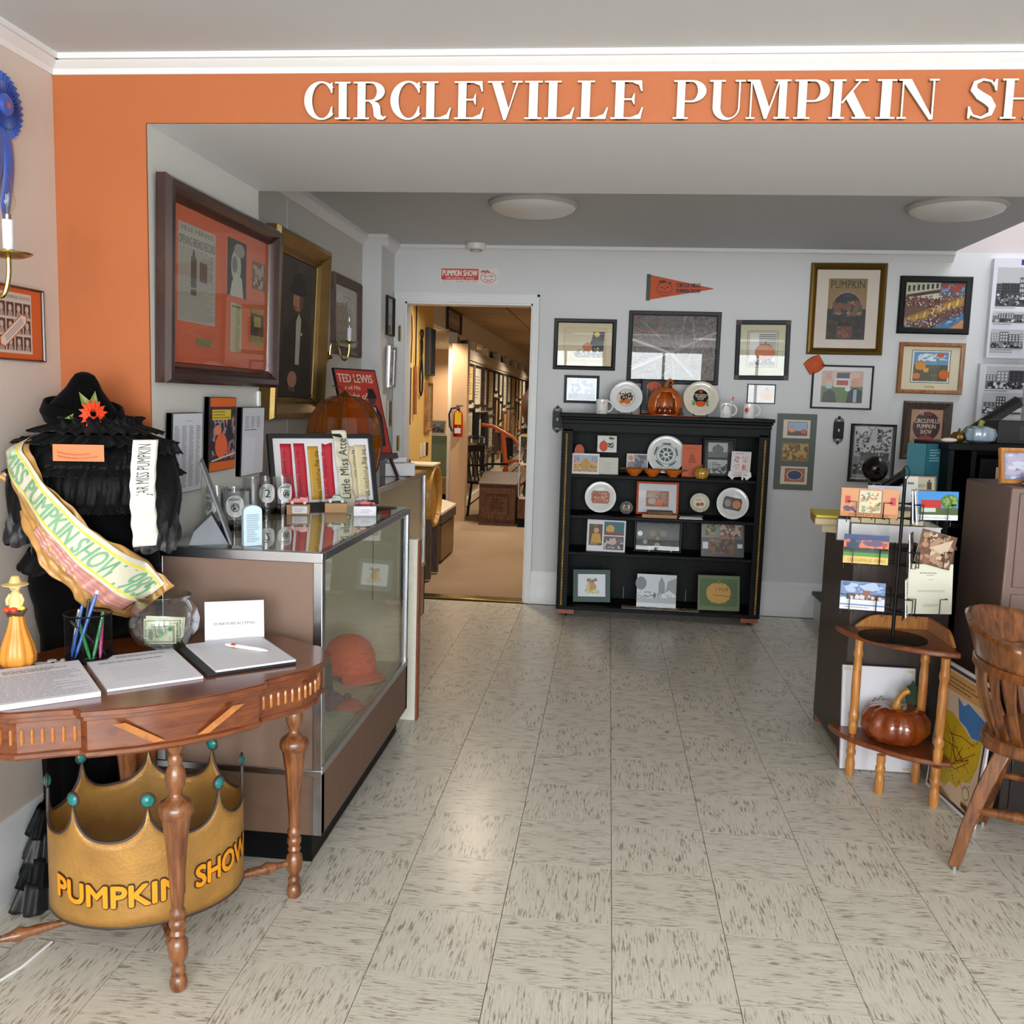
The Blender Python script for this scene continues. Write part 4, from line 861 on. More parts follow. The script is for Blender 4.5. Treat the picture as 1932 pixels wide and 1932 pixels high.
def d_cream(p):
    p.e(.5, .56, .215, .215, '#17120f', 30); p.e(.5, .71, .05, .04, '#b8481c')
    for s_, v, w in (('CIRCLEVILLE', .595, .40), ('PUMPKIN', .535, .28), ('SHOW', .475, .18)): p.t(s_, .5, v, .05, '#ddd5c0', w, bold=.02)
    p.pumpkin(.5, .355, .085, '#d8501c', '#a83412', '#5a7a34', 1.7); p.blobs(.24, .28, .36, .46, 10, ('#6a9a5c', '#8ab07a', '#4c7a48'), 3, .3); p.blobs(.64, .28, .76, .46, 10, ('#6a9a5c', '#8ab07a', '#4c7a48'), 4, .3)
plate('souvenir_plate', 'cream plate with black circle and orange pumpkin, on the bookcase top', .596, 6.19, Z4, .114, 'cream_gloss', d_cream)
picture('pumpkin_photo', 'dark framed pumpkin photo standing behind the ceramic pumpkin house', (.31, 6.31, Z4+.001), .205, .24, .008, .014, 'black_metal', lambda p: (p.r(0, 0, 1, 1, '#3a3d42'), p.e(.42, .82, .26, .14, '#c8502c'), [p.r(.18+k*.15, .3, .195+k*.15, .85, '#b8aaa8') for k in range(5)], p.r(0, 0, 1, .1, '#77706a')), tilt=D(-8), cat='photo')
# ceramic pumpkin house
def pumpkin_profile(R, H, n=14): return [(R*math.sin(PI*k/n)**.75 if 0 < k < n else .001, H*.5*(1-math.cos(PI*k/n))) for k in range(n+1)]
def ribs(n, d): return lambda a, z: 1-d*abs(math.cos(a*n/2))**3
t = thing('ceramic_pumpkin', 'orange ceramic pumpkin house with open front on the bookcase top', 'ceramic pumpkin', (.362, 6.14, Z4+.004))
m = MB(); n = 44; prof = [(.092, 0), (.108, .03), (.113, .065), (.105, .11), (.08, .15), (.045, .172), (.02, .178)]
vs = []; fs = []
for k, (r, z) in enumerate(prof):
    for i in range(n): a = 2*PI*i/n; rr = r*(1-.05*abs(math.cos(a*5))**3); vs.append((rr*math.cos(a), rr*.75*math.sin(a), z))
for k in range(len(prof)-1):
    for i in range(n):
        a = (2*PI*(i+.5)/n) % (2*PI); dx = math.cos(a)*prof[k][0]
        if math.sin(a) < -.2 and abs(dx) < .056*(1-.0*k) and 0 <= k <= 2: continue
        if math.sin(a) < -.2 and abs(dx) < .040 and k == 3: continue
        fs.append((k*n+i, k*n+(i+1) % n, (k+1)*n+(i+1) % n, (k+1)*n+i))
m.add(vs, fs); m.build('shell', 'ceramic_orange', t, solid=.008)
MB().tube([(0, 0, .172), (.004, 0, .20), (.012, 0, .222), (.028, 0, .230), (.042, 0, .218), (.04, 0, .198), (.028, 0, .192)], [.016, .012, .010, .009, .008, .007, .006], 8).build('stem', 'ceramic_orange', t)
m = MB()
for x in (-.034, 0, .034): m.lathe([(0, 0), (.016, .004), (.021, .022), (.016, .04), (.004, .046), (.003, .054), (0, .055)], 14, (x, .01, .008), mod=ribs(8, .12))
m.build('inner_pumpkins', 'ceramic_brown', t); MB().lathe([(0, 0), (.09, 0), (.09, .006), (0, .006)], 30).build('base', 'ceramic_orange', t)
m = MB(); m.lathe([(0, 0), (.02, .002), (.016, .02), (.009, .028), (.012, .04), (.006, .05), (0, .052)], 12, (.10, -.045, 0)); m.build('mouse', 'leather', t)
m = MB(); m.grid(lambda u, v: (.035+.055*u, -.02-.03*v*math.sin(u*PI), .17-.06*u**1.4+.01*math.sin(v*PI)), 8, 5); m.build('leaf', 'ceramic_orange', t, solid=.003)
m = MB(); m.prism([(-.19, -.085), (.22, -.085), (.24, .06), (-.17, .06)], 0, .003, 'xy'); o = m.build('table_mat', 'cloth_orange', None, (.362, 6.14, Z4+.0005)); tag(o, 'orange cloth mat under the ceramic pumpkin house', 'mat')
# top inside shelf
o = MB().lathe([(0, -.004), (.033, -.004), (.033, .004), (0, .004)], 26, (0, 0, 0), axis='y').build('wood_slice', 'terracotta', None, (-.185, 6.17, Z3+.142), (D(-8), 0, 0)); o.scale = (1, 1, 1.5); tag(o, 'reddish oval wooden slice behind the pyramid card', 'wood slice')
lean('art_card', 'colour card of a pumpkin pyramid with white border', -.139, 6.11, Z3, .181, .136, lambda p: (p.r(.06, .1, .94, .92, '#c9a888'), p.r(.06, .62, .94, .92, '#9fb4c8'), p.p([(.2, .3), (.8, .3), (.5, .82)], '#c89048'), p.blobs(.06, .55, .3, .9, 12, ('#b08a8c', '#c8a4a0', '#8a7a90'), 3, .2), p.blobs(.7, .55, .94, .9, 12, ('#b08a8c', '#9aa4b8', '#8a7a90'), 5, .2), p.blobs(.06, .1, .94, .48, 70, ('#c8a43c', '#b8703c', '#d8c88c', '#7a8a5c', '#a85c4c'), 6, .05)), -12, 2)
lean('tile_print', 'white ceramic tile with an orange pumpkin and dark vine', -.003, 6.22, Z3+.142, .128, .111, lambda p: (p.pumpkin(.32, .36, .32, '#cc4a22', '#b03c18', '#555', .8), p.blobs(.5, .25, .85, .6, 12, ('#24402c', '#1c3424'), 3, .2), p.blobs(.58, .75, .95, .97, 6, ('#24402c', '#2c4a34'), 4, .2), p.l([(.6, .9), (.85, .6), (.85, .2), (.5, .16)], .015, '#4a3a2c')), -10, 4, 'tile', .006)
lean('tile_print', 'plain grey sketch card below the pumpkin tile', .014, 6.15, Z3, .125, .112, lambda p: (p.border(.16, .16, .84, .84, .012, '#b8b4aa'), p.greek(.25, .3, .75, .75, 5, '#bcb8ae', 3), p.greek(.3, .2, .7, .26, 1, '#a8a49a')), -12, 4, 'card', .005, '#cfccc2')
lean('photo_card', 'small photo card with pink stamp behind the orange dish', .202, 6.24, Z3+.03, .141, .108, lambda p: (p.photo(.04, .05, .96, .95, ('#9a92a0', '#7a7480', '#b4aab0', '#6a6672'), 4, 26, .2), p.r(.06, .5, .34, .95, '#dcd0d0'), p.e(.2, .73, .11, .17, '#d88a70'), p.r(.06, .06, .34, .44, '#a88a8c')), -10)
def d_blue(p):
    p.e(.5, .5, .47, .47, '#cfd2cc', 40); R = random.Random(4)
    for k in range(5):
        a = D(18+72*k); c, s_ = math.cos(a), math.sin(a); p.p([(.5+r*math.cos(a+d), .5+r*math.sin(a+d)) for r, d in ((.28, -.4), (.41, -.45), (.45, -.1), (.42, .42), (.30, .42), (.27, 0))], '#34465c')
        for q in range(14): r = R.uniform(.3, .44); d = R.uniform(-.4, .4); p.e(.5+r*math.cos(a+d), .5+r*math.sin(a+d), .018, .014, R.choice(('#8a98a6', '#1e2c40', '#b4bcc0', '#52647a')), 6)
    p.e(.5, .5, .26, .26, '#5a6672', 36); p.e(.5, .5, .245, .245, '#d3d5cf', 36)
    for k in range(8):
        a = PI/4*k+.2; p.p([(.5+r*math.cos(a+d), .5+r*math.sin(a+d)) for r, d in ((.09, -.25), (.19, -.32), (.19, .32), (.09, .25))], '#2e3c4c')
    p.e(.5, .5, .04, .04, '#2a3440', 10); p.l([(.5+.462*math.cos(2*PI*k/40), .5+.462*math.sin(2*PI*k/40)) for k in range(41)], .012, '#34465c')
plate('transfer_plate', 'large blue and white transferware plate, top shelf of the bookcase', .394, 6.26, Z3+.006, .127, 'white_gloss', d_blue, -10, True)
t = thing('divided_dish', 'orange ceramic three-bowl serving dish with leafy rim', 'dish', (.305, 6.12, Z3))
for x in (-.125, -.005, .13):
    MB().lathe([(0, 0), (.026, 0), (.028, .006), (.045, .02), (.06, .042), (.064, .048), (.058, .047), (.042, .025), (0, .012)], 28, (x, 0, 0)).build('bowl', 'bowl_orange', t)
m = MB()
for k in range(9): x = -.2+.05*k; m.ball((x, -.02+.015*(k % 2), .047), .022, .02, .005, 10, 6)
m.build('leaf_rim', 'leaf', t)
lean('booklet', 'orange paper booklet with a printed pyramid', .56, 6.20, Z3, .126, .214, lambda p: (p.t('PUMPKIN SHOW', .5, .86, .045, '#8a3418', .6), p.p([(.3, .42), (.75, .42), (.52, .78)], '#b84a24'), p.greek(.36, .44, .68, .7, 8, '#7a3018', 3), p.pumpkin(.4, .28, .1, '#c4582c', '#a84420'), p.greek(.35, .06, .65, .14, 2, '#8a3418')), -10, 2, 'booklet', .004, '#cf5c30', side='#b84a24')
t = thing('glass_pumpkin', 'small ochre glazed pumpkin in front of the orange booklet', 'pumpkin', (.614, 6.10, Z3)); MB().lathe([(0, .0)]+[(r*.048, z) for r, z in ((.7, 0), (.95, .016), (1, .036), (.9, .056), (.6, .07), (.2, .066))]+[(0, .064)], 40, mod=ribs(8, .12)).build('body', 'ochre_glass', t); MB().tube([(0, 0, .062), (.002, 0, .08), (.006, 0, .092)], [.008, .005, .004], 7).build('stem', 'dark_leaf', t)
def a_two(p): p.r(0, 0, 1, 1, '#121314'); p.r(.12, .50, .80, .92, '#b8bab8'); p.r(.12, .5, .8, .66, '#6c6e6c'); p.pumpkin(.46, .73, .12, '#6a6c6a', '#3a3c3a', '#2a2a2a', 1.3); p.bw(.12, .05, .80, .44, 61); p.t('PUMPKINS', .46, .22, .06, '#d8d8d4', .4)
picture('framed_photos', 'black frame with two old pumpkin photos, top shelf', (.74, 6.25, Z3+.001), .21, .26, .012, .014, 'black_metal', a_two, tilt=D(-10))
t = thing('easel_card', 'white tabletop easel holding a red and white card', 'card', (.864, 6.13, Z3), D(-14))
m = MB()
m.prism([(-.075, .022), (-.07, .05), (-.05, .055), (-.045, .03), (.045, .03), (.05, .055), (.07, .05), (.075, .022), (.062, .012), (.05, .0), (.04, .0), (.035, .014), (0, .02), (-.035, .014), (-.04, 0), (-.05, 0), (-.062, .012)], -.012, -.006); m.box(-.05, -.012, .024, .05, .004, .03); m.box(.015, -.03, 0, .025, -.01, .05); m.box(-.01, 0, .02, .01, .05, .03); m.build('easel', 'white_plastic', t)
p = P(.125, .155, '#e2dada'); p.greek(.2, .88, .8, .93, 1, '#b04a54'); [p.blobs(u, v, u+.3, v+.28, 10, ('#c2343c', '#d88a8c', '#e8c8c8'), k+2, .25) for k, (u, v) in enumerate(((.14, .52), (.56, .52), (.14, .18), (.56, .18)))]; p.greek(.2, .05, .8, .12, 2, '#b89a9c'); p.build('card', t, (0, 0, .03), (D(-14), 0, 0), .002)
# second shelf
def d_photo(cols, seed, ang):
    def f(p):
        p.l([(.5+.36*math.cos(D(a)), .5+.36*math.sin(D(a))) for a in range(55, 126, 5)], .022, '#55575c'); p.l([(.5+.34*math.cos(D(a)), .5+.34*math.sin(D(a))) for a in range(240, 301, 5)], .022, '#55575c')
        c, s_ = math.cos(ang), math.sin(ang); q = [(.5+x*c-y*s_, .5+x*s_+y*c) for x, y in ((-.29, -.2), (.29, -.2), (.29, .2), (-.29, .2))]; p.p(q, '#2e2220')
        q = [(.5+x*c-y*s_, .5+x*s_+y*c) for x, y in ((-.275, -.185), (.275, -.185), (.275, .185), (-.275, .185))]; p.p(q, cols[0])
        if seed == 1: p.blobs(.24, .33, .76, .67, 40, cols, 3, .1)
        else: p.e(.36, .52, .1, .12, '#8a8a84'); p.e(.63, .47, .13, .13, '#c87a3c')
    return f
plate('souvenir_plate', 'white plate with a photo of piled pumpkins, left on the second shelf', -.033, 6.17, Z2+.004, .104, 'white_gloss', d_photo(('#a8583c', '#c87a4c', '#8a3c2c', '#6a3428', '#d89a6c'), 1, 0))
plate('souvenir_plate', 'white plate with a tilted pumpkin photo, right end of the second shelf', .831, 6.13, Z2, .104, 'white_gloss', d_photo(('#4a3428', '#3a2c24'), 2, -.18))
t = thing('christmas_ornament', 'small dark round ornament with red flower picture on a stand', 'ornament', (.141, 6.16, Z2)); MB().lathe([(0, -.008), (.042, -.007), (.045, 0), (.042, .007), (0, .008)], 28, (0, 0, .052), axis='y').build('disc', 'tumbler_black', t)
p = P(.084, .084); p.e(.5, .5, .46, .46, '#3a3c34', 24); p.blobs(.2, .25, .8, .75, 16, ('#c88a80', '#e2d4cc', '#a83c34', '#4a5a3c'), 5, .2); p.build('picture', t, (0, -.0082, .01)); m = MB(); m.tube([(0, .0, .095), (0, .0, .135)], .002, 6); m.tube([(-.025, .0, 0), (-.02, 0, .012), (.02, 0, .012), (.025, 0, 0)], .003, 6); m.build('stand', 'wire', t)
def a_op(p): p.r(0, 0, 1, 1, '#d2d4dc'); p.r(.2, .20, .80, .76, '#c2623c'); p.r(.225, .23, .775, .73, '#8a4a34'); p.blobs(.225, .23, .775, .73, 40, ('#a85c3c', '#c87a4c', '#6a3428', '#8a8a74', '#b0644c'), 4, .12); p.pumpkin(.36, .40, .12, '#b0ac94', '#7c7a66', '#555'); p.pumpkin(.56, .38, .12, '#d06a2c', '#a8481c')
picture('framed_print', 'orange framed pumpkin photo with wide white mat, second shelf', (.347, 6.22, Z2+.006), .28, .22, .014, .014, 'cloth_orange', a_op, tilt=D(-10))
t = thing('wooden_box', 'two flat wooden boxes stacked before the orange framed photo', 'box', (.358, 6.11, Z2)); BX(-.114, -.03, 0, .114, .04, .022).build('lower_box', 'kraft', t, bevel=.002); BX(-.08, -.028, .0222, .085, .035, .045).build('upper_box', 'crate_wood', t, bevel=.002)
t = thing('tray_stack', 'small stack of dark and silver trays on the second shelf', 'tray', (.56, 6.11, Z2))
for k, (mm, w) in enumerate((('chrome', .078), ('paper', .07), ('black_plastic', .08))): MB().box(-w, -.03, .001+k*.009, w, .04, .007+k*.009).build('tray', mm, t, bevel=.002)
plate('souvenir_plate', 'small cream plate with two orange pumpkins, second shelf', .624, 6.19, Z2+.03, .064, 'cream_gloss', lambda p: (p.pumpkin(.42, .42, .09, '#a8481c', '#7a3010'), p.pumpkin(.62, .44, .09, '#b8501c', '#7a3010'), p.greek(.3, .62, .7, .7, 1, '#6a7a5c'), p.greek(.35, .2, .65, .26, 1, '#777')), -14)
# third shelf
lean('photo_sheet', 'white sheet with three pumpkin show photos, third shelf', .015, 6.13, Z1, .256, .21, lambda p: (p.r(.05, .18, .40, .86, '#5a4830'), p.e(.24, .66, .07, .09, '#c89a7c'), p.p([(.1, .26), (.38, .26), (.34, .56), (.14, .56)], '#c8963c'), p.greek(.1, .2, .36, .25, 1, '#d8b48c'), p.t('RADIO', .22, .80, .03, '#c8b89c', .12), p.r(.44, .52, .96, .95, '#3a6a78'), p.e(.6, .72, .11, .13, '#d0a04c'), p.r(.44, .52, .96, .62, '#7a4a34'), p.r(.44, .06, .96, .49, '#5a5660'), p.blobs(.44, .06, .96, .49, 30, ('#3a3a44', '#8a7a80', '#c8bcb8', '#6a5a60'), 4, .14), p.e(.68, .32, .1, .1, '#c8a89c')), -10, -2, 'photo', .003, '#e0dee2')
def a_coin(p): p.r(0, 0, 1, 1, '#1a1b1d'); p.r(0.02, .02, .98, .7, '#26282a')
t = picture('coin_display', 'black shadow frame of medals and coins, third shelf', (.36, 6.19, Z1+.001), .315, .216, .014, .016, 'black_metal', a_coin, tilt=D(-10), cat='display')
for x, z, r, mm in ((-.075, .185, .015, 'coin_dark'), (0, .178, .015, 'coin_dark'), (.085, .184, .014, 'coin_dark'), (-.035, .125, .022, 'coin_bronze'), (.035, .126, .022, 'coin_bronze'), (0, .095, .013, 'coin_bronze'), (-.083, .068, .015, 'coin_silver'), (-.003, .045, .019, 'coin_silver'), (.073, .062, .014, 'coin_dark'), (-.118, .122, .017, 'white_plastic')):
    MB().lathe([(0, -.0115), (r, -.011), (r, -.006), (0, -.006)], 20, (x, 0, z), axis='y').build('medal', mm, t)
m = MB(); m.tube([(-.055, -.02, .004), (-.055, -.02, .038), (.09, -.02, .038), (.09, -.02, .004)], .0014, 5); m.build('wire_easel', 'steel', t)
lean('photo_sheet', 'plastic sleeve of three colour photos on grey board, third shelf', .783, 6.13, Z1, .28, .228, lambda p: (p.r(0, 0, 1, 1, '#5c5e60'), p.r(0, .55, .42, .99, '#8a8c88'), p.photo(.06, .60, .38, .95, ('#8a8468', '#a8a088', '#5c5c48'), 3, 20, .2), p.photo(.42, .52, .96, .97, ('#8a7a70', '#a88a7c', '#6a5c54', '#b8b0a8', '#9a4a3c'), 4, 40, .14), p.photo(.18, .08, .78, .52, ('#8a5c4c', '#6a7a5c', '#a87a6c', '#5c4a44'), 5, 44, .13), p.r(.03, .22, .16, .42, '#d8d8dc'), p.r(.84, .26, .96, .38, '#d8d8dc')), -12, 3, 'photo', .003, '#5c5e60', mat='gloss_print')
# bottom shelf
def a_gr(p): p.r(0, 0, 1, 1, '#2c4a44'); p.r(.13, .17, .87, .86, '#dfe2ea'); p.pumpkin(.5, .46, .16, '#c8905c', '#a8703c', '#6a7a3c', .9); p.e(.40, .46, .05, .13, '#d8c08c'); p.blobs(.3, .25, .72, .4, 16, ('#c8c890', '#a8b070', '#d8d0a0'), 3, .16); p.blobs(.36, .6, .66, .74, 10, ('#5c6a3c', '#8a7a4c'), 4, .16)
picture('matted_print', 'green matted watercolour of a pumpkin, bottom shelf left', (-.064, 6.16, Z0+.012), .247, .216, 0, .01, 'dark_leaf', a_gr, tilt=D(-12), glass=None, roll=D(-2))
def a_st(p): p.r(0, .14, 1, 1, '#cfd4da'); p.p([(.42, .3), (.55, .3), (.55, .75), (.62, .95), (.7, .75), (.72, .3)], '#8d9298'); p.p([(.7, .3), (1, .26), (1, .92), (.78, .8)], '#9a9ea2'); p.e(.1, .72, .14, .2, '#7c8288'); p.r(0, .14, 1, .34, '#b4b8bc'); p.blobs(0, .26, .5, .5, 26, ('#6a6e74', '#8e9298', '#d4d8dc', '#55595e'), 3, .12); p.blobs(.5, .28, 1, .48, 24, ('#74787e', '#a2a6aa', '#e0e4e8'), 4, .1); p.p([(.62, .38), (.98, .40), (.82, .54)], '#d8dce0')
lean('photo_sheet', 'black and white photo of a main street with tents, bottom shelf', .366, 6.13, Z0, .261, .222, a_st, -10, 0, 'photo', .004, '#e2e4ea')
def a_pk(p): p.r(0, 0, 1, 1, '#6f7a5c'); p.r(.05, .12, .95, .9, '#4f6a3c'); p.pumpkin(.5, .50, .31, '#d0a050', '#b0803c', '#6a8a3c', 1.15); p.t('1958', .58, .56, .1, '#8a5c28', .3); p.l([(.38, .44), (.86, .40)], .016, '#6a4420')
picture('framed_drawing', 'glass framed drawing of a pumpkin dated 1958, bottom shelf right', (.775, 6.13, Z0+.001), .279, .236, .003, .01, 'steel', a_pk, tilt=D(-12), rotz=D(3), glass='picture_glass')
for x, w, sd, lb in ((.266, .26, 71, 'old postcard lying flat on the bottom shelf, left one'), (.521, .245, 72, 'old postcard lying flat on the bottom shelf, right one')):
    p = P(w, .09, '#a08a6c'); p.photo(.02, .05, .98, .95, ('#8a785c', '#5c5040', '#b09a7c', '#3c342c'), sd, 40, .1); o = p.build('postcard', None, (x, 6.058, Z0+.003), (-PI/2, 0, D(-2)), .001); tag(o, lb, 'postcard', 'old postcards on the bottom shelf')

# ------------------------------------------------------------------ dressed form in the corner
SEC = [(.02, -1.50, 2.47, .085, .10), (.25, -1.49, 2.465, .10, .11), (.50, -1.475, 2.455, .115, .115), (.70, -1.475, 2.47, .12, .112), (.79, -1.435, 2.44, .155, .125), (.88, -1.405, 2.41, .185, .135), (.97, -1.395, 2.40, .170, .13), (1.08, -1.39, 2.395, .165, .13), (1.18, -1.385, 2.39, .185, .135), (1.25, -1.385, 2.39, .19, .12), (1.30, -1.385, 2.40, .12, .09), (1.34, -1.385, 2.40, .06, .06)]
def sec(z):
    for a, b in zip(SEC, SEC[1:]):
        if z <= b[0]:
            k = max(0, (z-a[0])/(b[0]-a[0])); k = k*k*(3-2*k); return [a[i]+(b[i]-a[i])*k for i in range(1, 5)]
    return SEC[-1][1:]
def bodyp(a, z, off=0):
    cx, cy, rx, ry = sec(z); return Vector((cx+(rx+off)*math.cos(a), cy+(ry+off)*math.sin(a), z))
def fronty(x, z, off=.0):
    cx, cy, rx, ry = sec(z); q = max(-.97, min(.97, (x-cx)/(rx+.01))); return cy-(ry+off)*math.sqrt(1-q*q)
t = thing('dressed_mannequin', 'mannequin in a black velvet and ruffled crepe dress in the corner', 'mannequin')
def dress(z0, z1, nz): return lambda u, v: bodyp(2*PI*u, z0+(z1-z0)*v, .006*math.sin(9*2*PI*u+3*v)*max(0, min(1, (1.0-(z0+(z1-z0)*v))*2)))
MB().grid(dress(.02, .97, 1), 72, 30, wrap=True).build('skirt', 'velvet', t)
MB().grid(dress(.95, 1.34, 1), 64, 16, wrap=True).build('bodice', 'velvet', t)
def ruffle(name, z0, z1, o0, o1, fr, amp, mat='crepe', a0=0, a1=2*PI, seed=0):
    R = random.Random(seed); ph = [R.random()*6 for _ in range(4)]
    def f(u, v):
        a = a0+(a1-a0)*u; z = z0+(z1-z0)*v; p = bodyp(a, z, o0+(o1-o0)*v)
        w = amp*(.25+.75*v)*(math.sin(fr*a+ph[0])+.6*math.sin(fr*1.7*a+ph[1])+.4*math.sin(fr*3.1*a+ph[2]+4*v)); n = Vector((math.cos(a), math.sin(a), 0))
        q = p+n*w+Vector((0, 0, .4*amp*v*math.sin(fr*2.3*a+ph[3]))); q.x = max(q.x, -1.602); q.y = min(q.y, 2.592); return q
    return MB().grid(f, 260, 7, wrap=(a1-a0 > 6.2)).build(name, mat, t, solid=.001)
ruffle('collar_ruffle', 1.345, 1.305, .0, .05, 15, .010, seed=1); ruffle('collar_ruffle', 1.30, 1.275, .02, .055, 17, .010, seed=2); ruffle('neck_ruffle', 1.31, 1.345, .02, .045, 16, .010, seed=3)
ruffle('yoke_ruffle', 1.285, 1.215, .01, .03, 34, .005, seed=4); ruffle('yoke_edge', 1.215, 1.195, .028, .048, 40, .006, seed=8); ruffle('yoke_ruffle', 1.205, 1.115, .012, .03, 38, .0035, seed=5); ruffle('yoke_edge', 1.118, 1.10, .028, .045, 44, .006, seed=6)
for sx, nm in ((-1, 'left'), (1, 'right')):
    def arm(u, v, sx=sx):
        a = 2*PI*u; z = 1.265-.20*v; r = .046+.020*math.sin(v*PI); cx = -1.385+sx*(.175+.035*v); cx = max(cx, -1.532)
        return Vector((cx+r*math.cos(a)*(1+.08*math.sin(7*a+5*v)), 2.36-.05*v+r*math.sin(a)*(1+.08*math.cos(6*a+4*v)), z))
    MB().grid(arm, 40, 12, wrap=True).build('sleeve', 'crepe', t)
    def cuff(u, v, sx=sx):
        a = 2*PI*u; z = 1.10-.095*v; r = .046+.010*math.sin(v*3); cx = -1.385+sx*(.205+.01*v); cx = max(cx, -1.53)
        k = 1+.10*math.sin(9*a+6*v)+.06*math.sin(17*a); return Vector((cx+r*k*math.cos(a), 2.325-.03*v+r*k*math.sin(a), z+.006*math.sin(5*a)))
    MB().grid(cuff, 60, 10, wrap=True).build('cuff', 'taffeta', t)
    def shr(u, v, sx=sx):
        a = 2*PI*u; z = 1.285-.03*v; r = .055+.018*v+.006*math.sin(16*a)+.004*math.sin(29*a); cx = max(-1.385+sx*.17, -1.515); return Vector((cx+r*math.cos(a), 2.365+r*math.sin(a), z+.004*math.sin(23*a)))
    MB().grid(shr, 120, 4, wrap=True).build('shoulder_ruffle', 'crepe', t, solid=.001)
def waistfl(u, v): a = PI+.2+1.2*u; return bodyp(a, .98-.05*v, .01+.02*v)+Vector((-.01*math.sin(25*a)*v, .008*math.cos(21*a)*v, .006*math.sin(30*a)))
MB().grid(waistfl, 60, 5).build('waist_fringe', 'crepe', t, solid=.001)
for k in range(4):
    def hem(u, v, k=k):
        a = PI*.80+PI*1.05*u; w = math.sin(7*a+1.3*k)+.5*math.sin(13*a+k); r = .050+.008*k+.030*v+.010*w*(.3+.7*v); z = .25-.058*k-.075*v+.008*w*v
        return Vector((max(-1.597, -1.525+.004*k+r*.72*math.cos(a)), 2.375-.02*k+r*1.15*math.sin(a), max(.003, z)))
    MB().grid(hem, 90, 6).build('hem_ruffle', 'taffeta' if k % 2 else 'crepe', t, solid=.001)
MB().lathe([(0, 0), (.09, 0), (.085, .012), (.015, .02), (.012, .04), (0, .04)], 24, (-1.47, 2.47, 0)).build('stand', 'black_metal', t)
# hat
t = thing('hat', 'black felt hat with an orange flower on top of the dressed mannequin', 'hat', (-1.425, 2.40, 1.347)); t.scale = (.80, .80, .92); t.rotation_euler = (D(6), D(10), D(-10))
MB().lathe([(.06, -.012), (.115, -.018), (.128, .004), (.118, .034), (.122, .036), (.133, .004), (.118, -.024), (.06, -.018)], 44, mod=lambda a, z: 1+.06*math.cos(2*a)).build('brim', 'felt', t)
MB().lathe([(.112, -.012), (.106, .022), (.080, .052), (.056, .08), (.042, .105), (.03, .122), (.014, .129), (0, .130)], 40, mod=lambda a, z: 1+.08*math.cos(2*a)).build('crown', 'felt', t)
fl = MB()
for ring, n, r, zz in ((0, 14, .046, 0), (1, 12, .036, .006), (2, 9, .024, .012)):
    for k in range(n):
        a = 2*PI*k/n+ring*.2; c, s_ = math.cos(a), math.sin(a); w = .0075
        fl.add([(.008*c-w*.4*s_, -zz, .008*s_+w*.4*c), (r*.6*c-w*s_, -zz-.006, r*.6*s_+w*c), (r*c, -zz-.002, r*s_), (r*.6*c+w*s_, -zz-.006, r*.6*s_-w*c), (.008*c+w*.4*s_, -zz, .008*s_-w*.4*c), (r*.55*c, -zz-.011, r*.55*s_)], [(0, 5, 1), (1, 5, 2), (2, 5, 3), (3, 5, 4)])
f = fl.build('flower', 'petal', t, (.103, -.075, .030), (D(-25), D(14), D(42)), flat=True)
m = MB()
for (a, L) in ((2.4, .075), (3.6, .085), (-.9, .06), (1.7, .07)):
    c, s_ = math.cos(a), math.sin(a); m.add([(0, .006, 0), (L*.5*c-.014*s_, .004, L*.5*s_+.014*c), (L*c, .006, L*s_), (L*.5*c+.014*s_, .004, L*.5*s_-.014*c), (L*.5*c, .009, L*.5*s_)], [(0, 4, 1), (1, 4, 2), (2, 4, 3), (3, 4, 0)])
m.build('leaves', 'leaf', t, (.095, -.068, .030), (D(-25), D(14), D(42)), flat=True)
# sashes
def sash_path(s): return Vector((-1.545+(.345)*s+.03*math.sin(s*PI), 0, 1.262-.40*s-.02*math.sin(s*PI)))
def sashp(s, w, off):    # s along, w across (metres), off from the body
    s2 = max(0, min(1, s)); c = sash_path(s2); d = (sash_path(min(1, s2+.01))-sash_path(max(0, s2-.01))).normalized(); n = Vector((d.z*-1, 0, d.x)); q = c+n*w
    if n.z < 0: q = c-n*w
    return Vector((q.x, fronty(q.x, q.z, .05)-.035*max(0, 1-s2*5)-off-.0025*math.sin(s2*26+w*50)-.02*math.sin(s2*PI), q.z))
t = thing('pageant_sash', 'white and yellow sash reading MISS PUMPKIN SHOW over gold satin', 'sash')
MB().grid(lambda u, v: sashp(.02+.98*v, -.11+.16*u+.006*math.sin(v*21), .0)+Vector((0, -.004*math.sin(u*17+v*6)-.003*math.sin(u*41+v*17)-.002*math.sin(v*70+u*23), .002*math.sin(v*50))), 44, 120).build('gold_satin', 'satin_gold', t, solid=.0015)
MB().grid(lambda u, v: sashp(.35+.6*v, -.075+.045*u, .006)+Vector((0, -.002*math.sin(u*25+v*9)-.002*math.sin(v*60), 0)), 16, 80).build('pink_band', 'satin_pink', t, solid=.001)
MB().grid(lambda u, v: sashp(.0+.96*v, -.036+.082*u, .010), 24, 150).build('white_band', 'satin_cream', t, solid=.001)
for w in (-.028, .030): MB().grid(lambda u, v, w=w: sashp(.0+.96*v, w+.005*u, .0122), 2, 150).build('yellow_stripe', 'yellow_page', t)
p = P(1, 1); vs, fs, w = text_mesh('MISS PUMPKIN SHOW 1985', .0, 3)
L = .56; pts = [(x/w, y) for x, y in vs]
for q in (-.0022, 0, .0022): p.add([(x+q, y) for x, y in pts], fs, '#7cab84')
p.build('lettering', t, fn=lambda x, y, z: sashp(.03+.90*(x+.5), -.022+.050*z, .0134))
